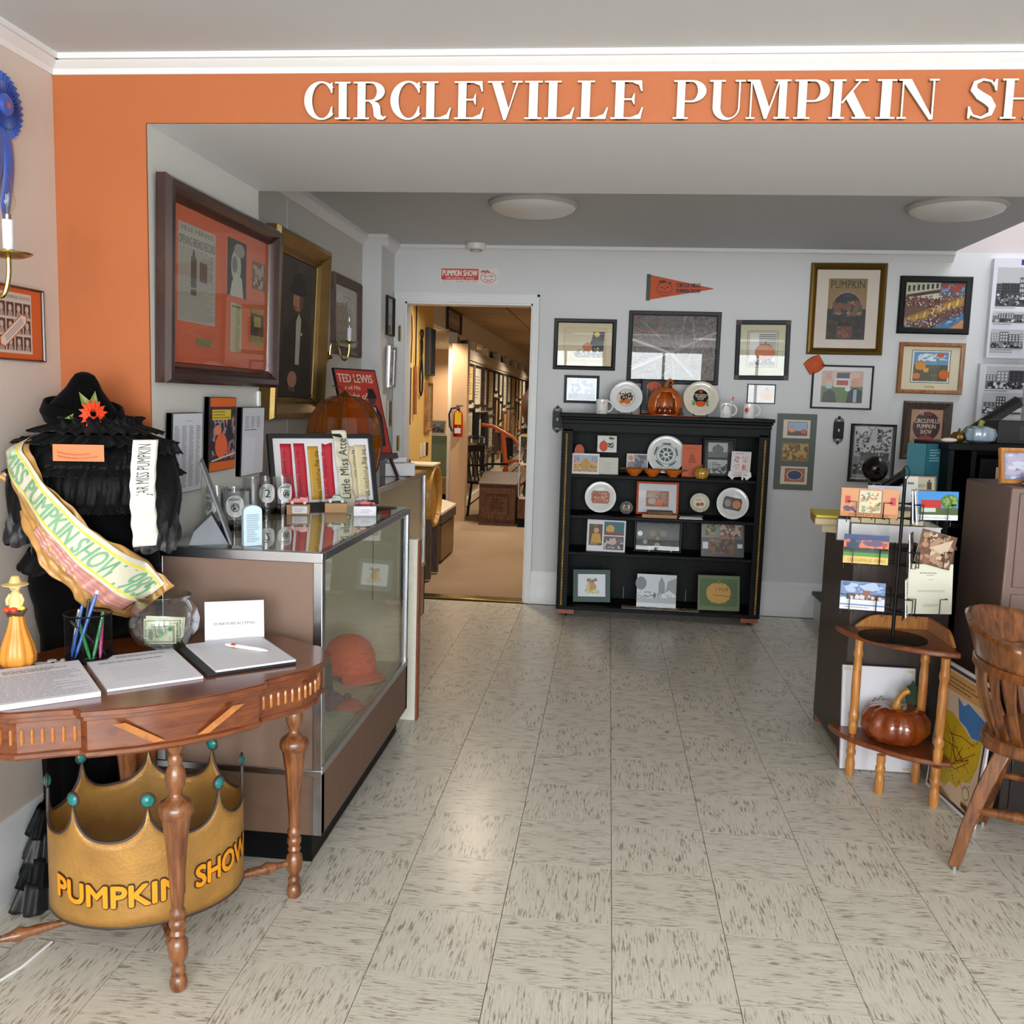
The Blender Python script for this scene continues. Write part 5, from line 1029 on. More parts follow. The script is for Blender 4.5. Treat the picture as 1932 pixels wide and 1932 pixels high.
# white sash at the right shoulder
t = thing('shoulder_sash', 'narrow white satin sash hanging from the right shoulder', 'sash')
def wsp(u, v, off=0): z = 1.295-.27*v; x = -1.176+.012*math.sin(v*1.4)+.042*(u-.5); return Vector((x, 2.248-.03*v-.02*math.sin(v*PI)+.05*(u-.2)-off-.003*math.sin(v*34+u*6)*min(1, v*2), z))
MB().grid(wsp, 8, 50).build('ribbon', 'satin_white', t, solid=.0012)
p = P(1, 1); vs, fs, w = text_mesh('JAR MISS PUMPKIN', 0, 2); p.add([(x/w, y) for x, y in vs], fs, '#4a4a4e'); p.build('lettering', t, fn=lambda x, y, z: wsp(.25+.5*(1-z), .52-.48*(x+.5), .0022))
# orange paper note pinned to the yoke
p = P(.115, .042, '#e8733a'); p.greek(.1, .3, .9, .75, 2, '#a84a20', 3, .25); o = p.build('paper_note', None, None, None, .0008, fn=lambda x, y, z: (-1.325+x, fronty(-1.325+x, 1.22, .056)+y-.020, 1.238+z-.010*(1-(x/.057)**2))); tag(o, 'small orange printed paper note pinned on the black dress', 'note')

# ------------------------------------------------------------------ oval table
TZ = .735; TC = (-1.15, 2.19); TR = D(40)
def tout(sc=1, inset=0):
    pts = []
    q = [(.205, -.325), (.10, -.352), (0, -.36), (-.10, -.352), (-.205, -.325), (-.215, -.30), (-.26, -.285), (-.34, -.265), (-.40, -.215), (-.43, -.15), (-.445, -.14), (-.445, -.06), (-.43, -.05), (-.40, .08), (-.34, .15), (-.24, .20), (-.12, .265), (.12, .265), (.24, .20), (.34, .15), (.40, .08), (.43, -.05), (.445, -.06), (.445, -.14), (.43, -.15), (.40, -.215), (.34, -.265), (.26, -.285), (.215, -.30)]
    cx, cy = 0, -.10
    for x, y in q: d = math.hypot(x-cx, y-cy); pts.append((cx+(x-cx)*(1-inset/d), cy+(y-cy)*(1-inset/d)))
    return pts[::-1]
t = thing('side_table', 'carved walnut side table with turned fluted legs in front of the mannequin', 'table', (TC[0], TC[1], 0), TR)
m = MB(); m.prism(tout(), TZ-.014, TZ-.002, 'xy'); m.prism(tout(1, .006), TZ-.003, TZ, 'xy'); m.prism(tout(1, .010), TZ-.026, TZ-.014, 'xy'); m.build('tabletop', 'walnut', t, bevel=.002)
o1 = tout(1, .022)
m = MB(); k = len(o1); zz = [(TZ-.026, .0), (.640, .0), (.636, -.006), (.628, -.006), (.622, 0)]; vs = []; fs = []
for z, d in zz: vs += [(x, y, z) for x, y in tout(1, .022+d)]
for j in range(len(zz)-1):
    for i in range(k): fs.append((j*k+i, j*k+(i+1) % k, (j+1)*k+(i+1) % k, (j+1)*k+i))
m.add(vs, fs); m.build('apron', 'walnut', t, sharp=25)
def apron_pt(a, b, s, off=.0):
    A, B = Vector(a), Vector(b); q = A.lerp(B, s); n = Vector((B.y-A.y, A.x-B.x)).normalized()
    if n.dot(q-Vector((0, -.1))) < 0: n = -n
    return q+n*off, n
segs = [(o1[i], o1[(i+1) % k]) for i in range(k)]
flm = None
for a, b in segs:
    mid = ((a[0]+b[0])/2, (a[1]+b[1])/2); L = math.hypot(a[0]-b[0], a[1]-b[1])
    if abs(mid[0]) < .21 or mid[1] > .0 or L < .03: continue
    nfl = max(1, int(round(L/.022)))
    for s in range(nfl):
        q, n = apron_pt(a, b, (s+.5)/nfl, .001); c = MB().tube([(0, 0, -.018), (0, 0, -.014), (0, 0, .014), (0, 0, .018)], [.001, .004, .004, .001], 6) if flm is None else None
        if flm is None: o = c.build('flute', 'inlay', t); flm = o.data
        else: o = bpy.data.objects.new('flute', flm); COL.objects.link(o); o.parent = t
        o.location = (q.x, q.y, .674)
for sx in (-1, 1):
    m = MB(); y0 = -.335
    m.add([(sx*.145, y0-.0068, .70), (sx*.118, y0-.0078, .70), (sx*.035, y0-.0090, .645), (sx*.062, y0-.0088, .645)], [(0, 1, 2, 3) if sx > 0 else (3, 2, 1, 0)]); m.build('inlay_strip', 'inlay', t, flat=True)
lp = [(0, 0), (.014, 0), (.019, .006), (.021, .02), (.018, .034), (.013, .040), (.017, .046), (.017, .056), (.013, .062), (.014, .07), (.022, .085), (.024, .105), (.022, .125), (.014, .135), (.019, .145), (.015, .155), (.020, .165), (.020, .175), (.015, .182), (.019, .19), (.019, .2), (.014, .208), (.0145, .215)]
lp2 = [(.015, .215), (.017, .26), (.021, .32), (.026, .38), (.032, .425), (.034, .435)]
lp3 = [(.034, .435), (.040, .445), (.041, .458), (.036, .47), (.024, .478), (.015, .487), (.014, .497), (.021, .512), (.024, .53), (.021, .55), (.014, .562), (.017, .57), (.017, .58), (.013, .588), (.018, .60), (.024, .622), (.024, .64)]
for (x, y) in ((.385, -.03), (0, -.285), (-.385, -.03), (0, .235)):
    m = MB(); m.lathe(lp, 20, (x, y, 0)); m.lathe(lp2, 40, (x, y, 0), mod=lambda a, z: 1-.09*abs(math.cos(a*5))**2); m.lathe(lp3, 20, (x, y, 0)); m.build('leg', 'walnut_leg', t)
def stretcher(a, b):
    A, B = Vector(a), Vector(b); n = 40; path = []; rr = []
    for i in range(n+1):
        s = i/n; path.append(A.lerp(B, s)); e = min(s, 1-s); rr.append(.008+.010*math.exp(-((e-.10)/.025)**2)+.008*math.exp(-((s-.5)/.16)**2)+.005*math.exp(-((e-.16)/.02)**2))
    MB().tube(path, rr, 10).build('stretcher', 'walnut_leg', t)
stretcher((-.385, -.03, .105), (.385, -.03, .105)); stretcher((0, -.285, .098), (0, .235, .098))

# things on the table, laid out in the table's own directions
def onT(x, y, z=0): c, s_ = math.cos(TR), math.sin(TR); return (TC[0]+x*c-y*s_, TC[1]+x*s_+y*c, TZ+.0004+z)
def flat(name, label, wx, wy, w, h, rot, paint, th, cat='paper', base='#e4e3ee', z=0, group=None):
    p = P(w, h, base); paint(p); o = p.build(name, None, (wx, wy, TZ+.0006+th+z), (-PI/2, 0, D(rot)), th, side='#e2e0ea'); 
    return tag(o, label, cat, group)
# -PI/2 about x lays the sheet on its back: local z runs away from the viewer's side
c40, s40 = math.cos(TR), math.sin(TR)
def sheet_at(x, y, h): return (x+h/2*s40*0, y)
def paper_page(p, seed):
    p.t('Museum Notice', .5, .92, .016, '#55565c', .5); p.greek(.2, .80, .85, .90, 3, '#4a4b52', seed); p.greek(.06, .05, .95, .76, 24, '#9a9ba4', seed+1, .35)
flat('paper_stack', 'thick stack of printed sheets at the left end of the table', -1.1905, 1.838, .216, .285, 40, lambda p: paper_page(p, 3), .012)
flat('paper_stack', 'thin stack of forms with a round seal, middle of the table', -1.028, 2.008, .216, .285, 40, lambda p: (p.e(.17, .91, .08, .03, '#5c5e66', 14), p.greek(.32, .88, .9, .94, 2, '#55575e', 4), p.greek(.1, .74, .8, .80, 1, '#8a8c94', 5), p.greek(.15, .2, .75, .62, 8, '#c4c5cc', 6, .2)), .006)
t = thing('notebook', 'spiral notebook with a dark spine strip, right end of the table', 'notebook', (-.853, 2.169, TZ+.001), D(40)); BX(-.118, 0, 0, .108, .28, .006).build('cover', 'charcoal', t)
BX(-.095, .003, .006, .108, .277, .011).build('pages', 'paper', t); m = MB()
for k in range(22): m.lathe([(.004, -.001), (.005, 0), (.004, .001)], 8, (.109, .012+k*.0122, .007), axis='y')
m.build('spiral', 'steel', t)
p = P(.2, .27); p.greek(.08, .7, .6, .9, 5, '#c9cad2', 3, .12); p.build('handwriting', t, (.005, .005, .0112), (-PI/2, 0, 0))
t = thing('pen', 'white ballpoint pen lying on the notebook', 'pen', (-.927, 2.303, TZ+.018), D(-16)); t.rotation_euler = (0, D(90), D(-16)); MB().lathe([(0, -.07), (.004, -.068), (.0055, -.05), (.0055, .045), (.003, .062), (.001, .068), (0, .068)], 12).build('barrel', 'white_plastic', t); MB().lathe([(.0058, -.048), (.0062, -.046), (.0062, -.036), (.0058, -.034)], 12).build('grip_ring', 'terracotta', t); MB().box(-.002, -.0075, -.06, .002, -.005, -.02).build('clip', 'white_plastic', t)
# glass donation jar with bills
t = thing('donation_jar', 'round glass donation jar holding dollar bills', 'jar', (-1.165, 2.322, TZ+.001)); t.scale = (.92, .92, .95)
pr = [(.0, .004), (.055, .004), (.078, .02), (.098, .055), (.101, .085), (.092, .115), (.075, .132), (.070, .138), (.078, .148), (.078, .153)]; pr2 = [(.074, .153), (.066, .138), (.071, .130), (.088, .113), (.0965, .085), (.0935, .055), (.074, .024), (.052, .010), (0, .010)]
MB().lathe(pr+pr2, 44, mod=lambda a, z: 1-.012*abs(math.cos(a*6))).build('glass', 'clear_glass', t)
def bill(k, x, y, z, rz, rx):
    p = P(.135, .058, '#cfd2b4'); p.border(.03, .08, .97, .92, .05, '#7d8a6c'); p.e(.5, .5, .12, .34, '#9aa488', 18); p.e(.5, .5, .08, .24, '#6f7a62', 14); [p.t('1', u, v, .2, '#5c6a50') for u in (.1, .9) for v in (.2, .65)]; p.e(.74, .5, .05, .12, '#4c8a60', 10); p.greek(.25, .7, .75, .8, 1, '#7d8a6c')
    p.build('bill', t, (x, y, z), (D(rx), D(-6+5*k), D(rz)), .0003, fn=lambda X, Y, Z: (X*.80, Y+9*X*X*(1 if k < 2 else -.8), Z*.95), side='#cfd2b4')
bill(0, -.008, -.062, .020, -10, -8); bill(1, .012, -.050, .034, 14, -8); bill(2, -.01, .03, .03, 20, -4); bill(3, .0, .045, .026, -8, 6)
# tented card
t = thing('table_sign', 'white folded card reading DONATIONS ACCEPTED', 'sign', (-1.005, 2.412, TZ), D(24)); p = P(.158, .112, '#e6e6f0'); p.t('DONATIONS ACCEPTED', .5, .42, .07, '#5c5c66', .70, bold=.05); p.build('front_panel', t, (0, 0, .001), (D(-14), 0, 0), .0012, side='#dcdce6')
BX(-.079, -.0006, 0, .079, .0006, .112).build('back_panel', 'paper', t, (0, .057, .001), (D(14), 0, 0))
# wire pen cup
t = thing('pen_cup', 'black wire mesh pen cup full of pens', 'pen holder', (-1.297, 2.183, TZ+.001)); m = MB(); r, h = .056, .118
for k in range(40): a = 2*PI*k/40; m.tube([(r*math.cos(a), r*math.sin(a), .004), (r*math.cos(a), r*math.sin(a), h)], .0004, 3)
for k in range(26): z = .006+k*(h-.01)/26; m.tube([(r*math.cos(2*PI*i/36), r*math.sin(2*PI*i/36), z) for i in range(36)], .0004, 3, closed=True)
m.build('mesh_wall', 'wire', t)
MB().tube([(r*math.cos(2*PI*i/36), r*math.sin(2*PI*i/36), h) for i in range(36)], .0025, 6, closed=True).build('rim', 'black_metal', t); MB().lathe([(0, 0), (r+.001, 0), (r+.001, .008), (r-.001, .008), (0, .003)], 36).build('base', 'black_metal', t)
plain('pen_blue', '#2f62b8', .3); plain('pen_green', '#1f8a4c', .3); plain('pen_pink', '#c23c7a', .35); plain('pen_dark', '#23242a', .35)
for n, (nm, mt, x, y, x2, y2, L, lb) in enumerate((('pencil', 'pen_blue', -.02, -.03, .018, .01, .17, 'tall blue pencil with white eraser in the pen cup'), ('pen', 'pen_blue', -.035, -.02, -.012, -.005, .135, 'light blue pen in the pen cup'), ('pen', 'pen_green', .024, -.035, -.03, .0, .12, 'green clicker pen slanting left in the pen cup'), ('pen', 'pen_green', .028, -.03, .036, .01, .122, 'green pen with a loop clip in the pen cup'), ('pen', 'pen_dark', .035, .02, -.036, -.02, .125, 'black pen lying diagonally in the pen cup'), ('highlighter', 'pen_pink', .04, -.018, .028, .02, .12, 'pink highlighter in the pen cup'), ('pen', 'pen_dark', -.03, .02, -.008, .02, .145, 'dark pen standing upright in the pen cup'), ('pen', 'steel', -.04, -.01, -.03, .01, .12, 'silver pen in the pen cup'))):
    A = Vector((x, y, .006)); B = Vector((x2, y2, 0)); dz = math.sqrt(max(.0001, L*L-(B-A).x**2-(B-A).y**2)); B.z = .006+dz
    q = thing(nm, lb, nm, (-1.297, 2.183, TZ+.001), group='pens in the mesh cup'); d = B-A; MB().tube([A, A+d*.1, A+d*.12, A+d*.93, B], [.0012, .0042, .0045, .0045, .003], 8).build('barrel', mt, q)
    if n == 0: MB().tube([B, B+d*.05], .0042, 8).build('eraser', 'white_plastic', q)
    else: MB().tube([A+d*.95+Vector((.002, -.006, 0)), A+d*.68+Vector((.002, -.0065, 0))], .0012, 5).build('clip', 'steel', q)
# gourd figurine
t = thing('gourd_figurine', 'orange gourd figurine with a straw hatted child on top', 'figurine', (-1.424, 2.085, TZ+.001), D(15)); t.scale = (.86, .86, .95)
MB().lathe([(0, 0), (.038, 0), (.048, .012), (.050, .032), (.042, .062), (.030, .09), (.022, .115), (.019, .135), (.016, .142), (0, .143)], 48, mod=ribs(9, .13)).build('gourd', 'vase_orange', t)
m = MB(); m.ball((-.004, -.004, .146), .026, .02, .010, 12, 7); m.tube([(-.02, -.01, .138), (.02, -.015, .142), (.034, -.015, .156)], [.006, .008, .002], 8); m.build('nest', 'leather', t)
m = MB(); m.ball((-.02, -.016, .152), .010, .009, .007, 10, 6); m.ball((.0, -.02, .153), .011, .009, .007, 10, 6); m.build('tiny_pumpkins', 'petal', t); m = MB(); m.ball((.02, -.012, .155), .008, .006, .006, 8, 5); m.ball((.012, -.01, .16), .006, .004, .009, 8, 5); m.build('tiny_leaves', 'yellow_page', t)
MB().lathe([(.0, .148), (.019, .15), (.018, .175), (.014, .192), (.008, .2), (0, .202)], 18).build('body', 'skin_cream', t); m = MB()
for s in (-1, 1): m.tube([(s*.013, -.004, .19), (s*.021, -.008, .176), (s*.018, -.014, .164)], [.005, .005, .004], 8)
m.build('arms', 'skin_cream', t); h = MB().ball((0, -.002, .213), .0165, .0155, .016, 16, 10).build('head', 'skin_cream', t)
m = MB(); m.ball((-.006, -.017, .214), .0014, n=6, k=4); m.ball((.006, -.017, .214), .0014, n=6, k=4); m.tube([(-.005, -.0168, .2075), (0, -.0178, .2062), (.005, -.0168, .2075)], .0006, 4); m.build('face', 'leather', h)
MB().lathe([(.0, .240), (.010, .238), (.015, .226), (.017, .221), (.034, .217), (.035, .215), (.017, .217), (0, .218)], 24, (0, -.002, 0)).build('hat', 'straw', t)
t = thing('string_tags', 'small pile of white price tags beside the gourd figurine', 'tags', (-1.362, 2.128, TZ+.001), D(40))
for k in range(5): MB().lathe([(0, 0), (.011, 0), (.011, .0015), (0, .0015)], 14, (-.03+k*.015, .006*(-1)**k, .0016*(k % 3))).build('tag', 'white_plastic', t)

# ------------------------------------------------------------------ crown prop
CA = D(27); CC = (-1.156, 2.205); ca, cb = .236, .196; CZ = .121
def cpt(a, z, off=0): x = (ca+off)*math.cos(a); y = (cb+off)*math.sin(a); c, s_ = math.cos(CA), math.sin(CA); return Vector((CC[0]+x*c-y*s_, CC[1]+x*s_+y*c, z))
NT = 8; A0 = D(0)
def scal(a):     # concave scallops between the tips
    e_ = abs((a/(2*PI)*NT) % 1-.5)*2
    return .338+.088*(1-math.sqrt(max(0, 1-e_**2.4)))
t = thing('crown_prop', 'large gold cardboard crown reading PUMPKIN SHOW under the table', 'crown')
N = 192
MB().grid(lambda u, v: cpt(A0+2*PI*u, CZ+(scal(2*PI*u)-CZ)*v), N, 10, wrap=True).build('band', 'crown_gold', t, solid=.006)
MB().tube([cpt(A0+2*PI*i/N, scal(2*PI*i/N)) for i in range(N)], .0042, 6, closed=True).build('top_trim', 'crown_rim', t)
MB().tube([cpt(A0+2*PI*i/96, CZ) for i in range(96)], .0048, 6, closed=True).build('bottom_trim', 'crown_rim', t)
for k in range(NT):
    a = 2*PI*k/NT; q = cpt(A0+a, scal(a)+.014, 0); n = (cpt(A0+a, 0, .05)-cpt(A0+a, 0, 0)).normalized(); ang = math.atan2(n.y, n.x)-PI/2
    j = MB().lathe([(0, -.009), (.010, -.0075), (.0145, -.003), (.0145, .003), (.010, .0075), (0, .009)], 18, axis='y').build('jewel', 'jewel', t, q, (0, 0, ang))
    MB().tube([(.016*math.cos(2*PI*i/20), 0, .016*math.sin(2*PI*i/20)) for i in range(20)], .0036, 6, closed=True).build('setting', 'crown_rim', j)
for txt, a0, a1, rz in (('PUMPKIN', D(211), D(289), lambda s: .176+.012*(2*s-1)**2), ('SHOW', D(297), D(345), lambda s: .190+.014*s)):
    vs, fs, w = text_mesh(txt, 0, 3); p = P(1, 1)
    for q in range(12): p.add([(x/w+.017*math.cos(q*PI/6)*7/len(txt), y+.12*math.sin(q*PI/6)) for x, y in vs], fs, '#3a1d08')
    p.k += 12
    for q in range(8): p.add([(x/w+.007*math.cos(q*PI/4)*7/len(txt), y+.05*math.sin(q*PI/4)) for x, y in vs], fs, '#e0920f')
    p.build('lettering', t, fn=lambda x, y, z, a0=a0, a1=a1, rz=rz: cpt(a0+(a1-a0)*(x+.5), rz(x+.5)+.052*z, .0042-y*2.4))

# ------------------------------------------------------------------ glass display cases
def glass_case(label, x0, x1, y0, y1, H, zd, kick=.10, endmat='brown_board', skirt='brown_skirt'):
    t = thing('display_case', label, 'display case'); e = .028
    BX(x0+.02, y0+.03, 0, x1-.04, y1-.02, kick).build('kick_base', 'black_paint', t)
    m = MB(); m.box(x0, y0, kick, x1, y1, zd-.006); m.build('base_cabinet', skirt, t)
    BX(x0+.01, y0+.01, zd-.006, x1-.008, y1-.01, zd).build('deck', 'beige_lining', t)
    BX(x0+.004, y0+.002, zd, x1-e, y0+.014, H-.012).build('end_panel', endmat, t); BX(x0+.004, y1-.014, zd, x1-e, y1-.002, H-.012).build('end_panel', 'beige_lining', t); BX(x0+.002, y0+.01, zd, x0+.012, y1-.01, H-.012).build('rear_panel', 'beige_lining', t)
    for (x, y) in ((x0, y0), (x1-e, y0), (x0, y1-e), (x1-e, y1-e)): BX(x, y-.002 if y == y0 else y, kick if x > x0 else zd, x+e, y+e, H-.0015).build('corner_post', 'chrome', t, bevel=.002)
    for y in (y0-.003, y1-e+.003): BX(x0-.001, y, H-.03, x1+.001, y+e, H).build('top_rail', 'chrome', t, bevel=.002)
    for x in (x0, x1-e): BX(x, y0+e, H-.026, x+e, y1-e, H-.001).build('top_rail', 'chrome', t, bevel=.002)
    BX(x0, y0-.004, zd-.02, x1, y0+.01, zd).build('lower_rail', 'chrome', t, bevel=.001); BX(x1-.02, y0, zd-.012, x1+.002, y1, zd+.012).build('lower_rail', 'chrome', t, bevel=.001)
    BX(x1-.010, y0+e, zd+.01, x1-.006, y1-e, H-.024).build('front_glass', 'case_glass', t)
    m = MB(); m.box(x0+.008, y0+.008, H-.001, x1-.008, y1-.008, H+.003); m.build('top_glass', 'top_glass', t)
    return t
CT = .968
glass_case('chrome edged glass display case with brown end panel beside the table', -1.325, -.81, 2.585, 3.775, .965, .305)
c2 = glass_case('farther glass display case along the wall before the doorway', -1.60, -1.085, 3.98, 5.52, .985, .42, skirt='tan_wood')
for k, (x, y, w, h) in enumerate(((-1.20, 4.75, .16, .20), (-1.22, 5.10, .14, .30), (-1.20, 5.38, .12, .16))): o = BX(-w/2, -.1, 0, w/2, .1, h).build('storage_box', ('paper', 'pale_blue', 'old_white')[k], None, (x, y, .421), (0, 0, D(4*k)), bevel=.003); tag(o, ('white', 'pale blue', 'cream')[k]+' storage box inside the farther display case', 'box')
# inside the near case
t = thing('glass_shelf', 'white shelf on black brackets inside the near display case', 'shelf', (-1.30, 2.62, .70)); BX(-.01, 0, 0, .33, .50, .008).build('shelf_board', 'paper', t)
for y in (.03, .46): m = MB(); m.prism([(-.01, -.002), (.20, -.002), (.20, -.02), (.02, -.16), (-.01, -.16)], y, y+.012, 'xz'); m.build('bracket', 'black_metal', t)
lean('greeting_card', 'white card with pumpkin watercolour inside the near display case', -.99, 2.90, .709, .12, .10, lambda p: (p.pumpkin(.5, .45, .2, '#b8906c', '#8a6a4c'), p.blobs(.3, .2, .75, .4, 8, ('#c8c890', '#a8b070'), 3, .16)), -12, 24, 'card')
lean('souvenir_box', 'small black box of trinkets on the shelf in the near case', -1.08, 2.72, .709, .09, .07, lambda p: (p.r(.1, .1, .9, .9, '#3a3a3c'), p.r(.15, .5, .5, .85, '#a83c34')), -2, 20, 'box', .05, '#1c1c1e')
lean('price_card', 'white printed price card at the front of the case shelf', -1.02, 2.66, .709, .07, .05, lambda p: p.greek(.1, .2, .9, .8, 3, '#55565c', 2), -12, 30, 'card')
def cap(label, x, y, z, rot, s=1):
    t = thing('baseball_cap', label, 'cap', (x, y, z), D(rot)); t.scale = (s, s, s)
    MB().lathe([(.094, 0), (.098, .03), (.093, .07), (.075, .108), (.045, .130), (.015, .138), (0, .139)], 36, mod=lambda a, zz: 1+.06*math.cos(2*a)).build('crown', 'orange_cap', t, solid=.002)
    MB().grid(lambda u, v: (.085*math.cos(D(-62+124*u))*(1+.95*v*math.cos(D(-62+124*u))), .098*math.sin(D(-62+124*u))*(1+.10*v), .012-.02*v-.030*(2*u-1)**2*v-.006*(2*u-1)**2), 20, 8).build('visor', 'orange_cap', t, solid=.004)
    m = MB(); m.ball((0, 0, .139), .008, .008, .004, 10, 5); m.build('button', 'orange_cap', t)
    p = P(.07, .06); p.l([(.5+.2*math.cos(k/16*2*PI), .35+.2*math.sin(k/16*2*PI)) for k in range(17)], .03, '#5c2414'); p.t('PUMPKIN', .5, .72, .12, '#5c2414', .8); p.t('SHOW', .5, .05, .12, '#5c2414', .4); p.blobs(.38, .25, .62, .45, 6, ('#5c2414',), 3, .2)
    p.build('emblem', t, fn=lambda X, Y, Z: ((.094-.22*max(0, Z-.01)-Y+.003)*math.cos(X/.094)*1.06-.0, (.094-.2*max(0, Z-.01)-Y+.003)*math.sin(X/.094)*.95, Z+.04))
cap('bright orange baseball cap inside the near display case', -.990, 3.52, .330, -28, 1.05)
lean('book', 'tall dark booklet leaning behind the orange cap in the case', -1.0, 3.18, .306, .10, .17, lambda p: (p.r(.05, .05, .4, .95, '#c8ccb8'), p.t('PUMPKIN SHOW', .3, .1, .2, '#4a4a44', None, 'L', rot=PI/2) if False else p.greek(.1, .1, .36, .9, 10, '#4a4a44', 3)), -12, 40, 'booklet', .008, '#2c2c2a')
o = MB().grid(lambda u, v: (-1.20+.36*u, 2.66+.50*v, .312+.045*math.sin(u*PI)*math.sin(v*PI)+.012*math.sin(u*9+v*5)*math.sin(v*7+u*4)), 24, 30).build('tote_bag', 'tote_cloth'); tag(o, 'pale printed cotton tote bag lying in the near display case', 'bag')
o = MB().grid(lambda u, v: (-1.02+.12*u+.03*v, 2.95+.10*v, .36+.028*math.sin(u*PI)+.01*v), 10, 8).build('purple_cloth', 'purple_cloth', solid=.006); tag(o, 'folded purple cloth lying on the tote bag in the case', 'cloth')
t = thing('clay_pumpkin', 'small rust coloured leather pouch with knob in front of the cap', 'pouch', (-.885, 3.12, .306)); MB().lathe([(0, 0), (.05, 0), (.055, .015), (.04, .035), (.012, .042), (0, .042)], 20, mod=lambda a, z: 1+.12*math.cos(3*a)).build('body', 'terracotta', t); MB().ball((0, 0, .05), .014, n=12, k=8).build('knob', 'leather', t)
o = MB().tube([(-.90+.001*math.sin(k*1.3), 3.52, .62+k*.33/60) for k in range(61)], .0022, 5).build('hanging_chain', 'gold_rope'); tag(o, 'thin gold chain hanging inside the near display case', 'chain')
# white boards standing past the near case
t = thing('white_board', 'narrow white painted boards standing on end behind the near display case', 'board', (-.845, 3.92, 0)); BX(-.03, -.02, 0, .045, .03, .812).build('front_board', 'cream_paint', t, bevel=.003); BX(-.09, -.005, 0, -.033, .03, .80).build('rear_board', 'cream_paint', t, bevel=.003); BX(.0455, -.02, 0, .053, .03, .805).build('edge_strip', 'red_block', t)
# on the near case
t = thing('sign_holder', 'grey slanted sign holder seen from its side on the near display case', 'sign holder', (-1.165, 2.68, CT), D(113)); BX(-.09, -.004, 0, .09, .004, .26).build('panel', 'grey_plastic', t, (0, -.035, .004), (D(-19), 0, 0), bevel=.003); m = MB(); m.prism([(-.028, 0), (.085, 0), (.07, .04), (.02, .09)], -.05, .05, 'yz'); m.build('foot', 'grey_plastic', t)
lean('framed_sign', 'small black framed sign standing behind the grey sign holder', -1.28, 3.10, CT, .10, .12, lambda p: p.r(.08, .08, .92, .92, '#8d908c'), -8, 30, 'sign', .012, '#17181a', side='#17181a')
t = thing('info_block', 'pale blue arched block printed with text on the near display case', 'sign', (-1.047, 2.645, CT), D(38)); m = MB(); pts = [(-.028, 0), (.028, 0), (.028, .105)]+[(.028*math.cos(D(a)), .105+.018*math.sin(D(a))) for a in range(15, 180, 15)]+[(-.028, .105)]; m.prism(pts, -.012, .012); m.build('block', 'pale_blue', t, bevel=.002)
p = P(.05, .1); p.greek(.12, .06, .88, .92, 16, '#6a8294', 4, .35); p.build('text', t, (0, -.0125, .005))
def tumbler(label, x, y, rot, sticker):
    t = thing('tumbler', label, 'glass', (x, y, CT), D(rot), group='printed souvenir tumblers'); MB().lathe([(0, .004), (.031, .004), (.033, .03), (.036, .142), (.0348, .142), (.032, .03), (0, .016)], 28).build('glass', 'tumbler_glass', t)
    MB().lathe([(0, .0006), (.031, .0006), (.0322, .022), (0, .022)], 28).build('base', 'tumbler_black', t)
    p = P(.07, .075); p.e(.5, .5, .48, .48, '#e6e6e6', 26)
    if sticker == 0: p.t('2', .5, .3, .4, '#2c2c2e', bold=.02); p.greek(.25, .72, .75, .8, 1, '#55565a')
    else: p.greek(.2, .74, .8, .84, 1, '#55565a', 3); p.e(.5, .45, .2, .2, '#5a5a5c', 12); p.e(.5, .45, .15, .15, '#cfcfcf', 12); p.blobs(.36, .32, .66, .6, 8, ('#2a2a2c', '#8a8a8c'), sticker, .3)
    p.build('logo', t, None, None, 0, 'print', lambda X, Y, Z: ((.0362-Y)*math.sin(X/.036), -(.0362-Y)*math.cos(X/.036), Z+.045))
tumbler('souvenir tumbler behind the slanted grey sign holder', -1.285, 2.945, -30, 3); tumbler('souvenir tumbler with oval white label beside the grey sign holder', -1.222, 2.935, 28, 5); tumbler('souvenir tumbler left of the one marked 2', -1.30, 3.30, -50, 7); tumbler('souvenir tumbler with a figure 2 on its label', -1.275, 3.36, 32, 0); tumbler('souvenir tumbler touching the ribbon frame', -1.225, 3.40, 45, 9)
# ribbon frame
FA = math.atan2(.34, .32); t = thing('ribbon_frame', 'black framed white board of award ribbons on the near display case', 'frame', (-1.135, 3.665, CT), D(40), D(-14))
W, H = .455, .30; MB().ring(W, H, [(0, 0), (0, .02), (.018, .02), (.018, 0)]).build('frame', 'black_plastic', t); BX(-W/2+.016, -.008, .016, W/2-.016, -.001, H-.016).build('board', 'paper', t)
def rib(x, w, z0, z1, mat, txt, col, rot=-1, ragged=False):
    o = MB().grid(lambda u, v: (x-w/2+w*u+(.006*v if ragged else 0), -.010-.002*math.sin(v*7+x*30), z0+(z1-z0)*v+(.004*math.sin(u*20) if ragged and v > .9 else 0)), 4, 12).build('ribbon', mat, t, solid=.0006)
    p = P(w, z1-z0); p.t(txt, .5-rot*.12, .08 if rot > 0 else .92, .18*w/(z1-z0)*2, col, None, 'L', rot=rot*PI/2); p.build('ribbon_print', o, (x, -.0135, z0))
for x, w, z0, z1, mat, txt, col, rt in ((-.155, .046, .03, .26, 'ribbon_red', 'Pumpkin Show 1st', '#7a1c2c', 1), (-.098, .046, .03, .262, 'ribbon_red', 'Pumpkin Show 1st', '#7a1c2c', 1), (-.040, .046, .03, .25, 'ribbon_yellow', '4th Big Pumpkin Show', '#5c4414', -1), (.016, .046, .03, .26, 'ribbon_red', '2d W. Pumpkin Show', '#7a1c2c', 1)): rib(x, w, z0, z1, mat, txt, col, rt, x > 0)
rib(.128, .03, .03, .25, 'ribbon_cream', 'Big Pumpkin Show', '#5c5440'); rib(.170, .052, .035, .255, 'ribbon_cream', '3d Big Pumpkin Show', '#5c5440')
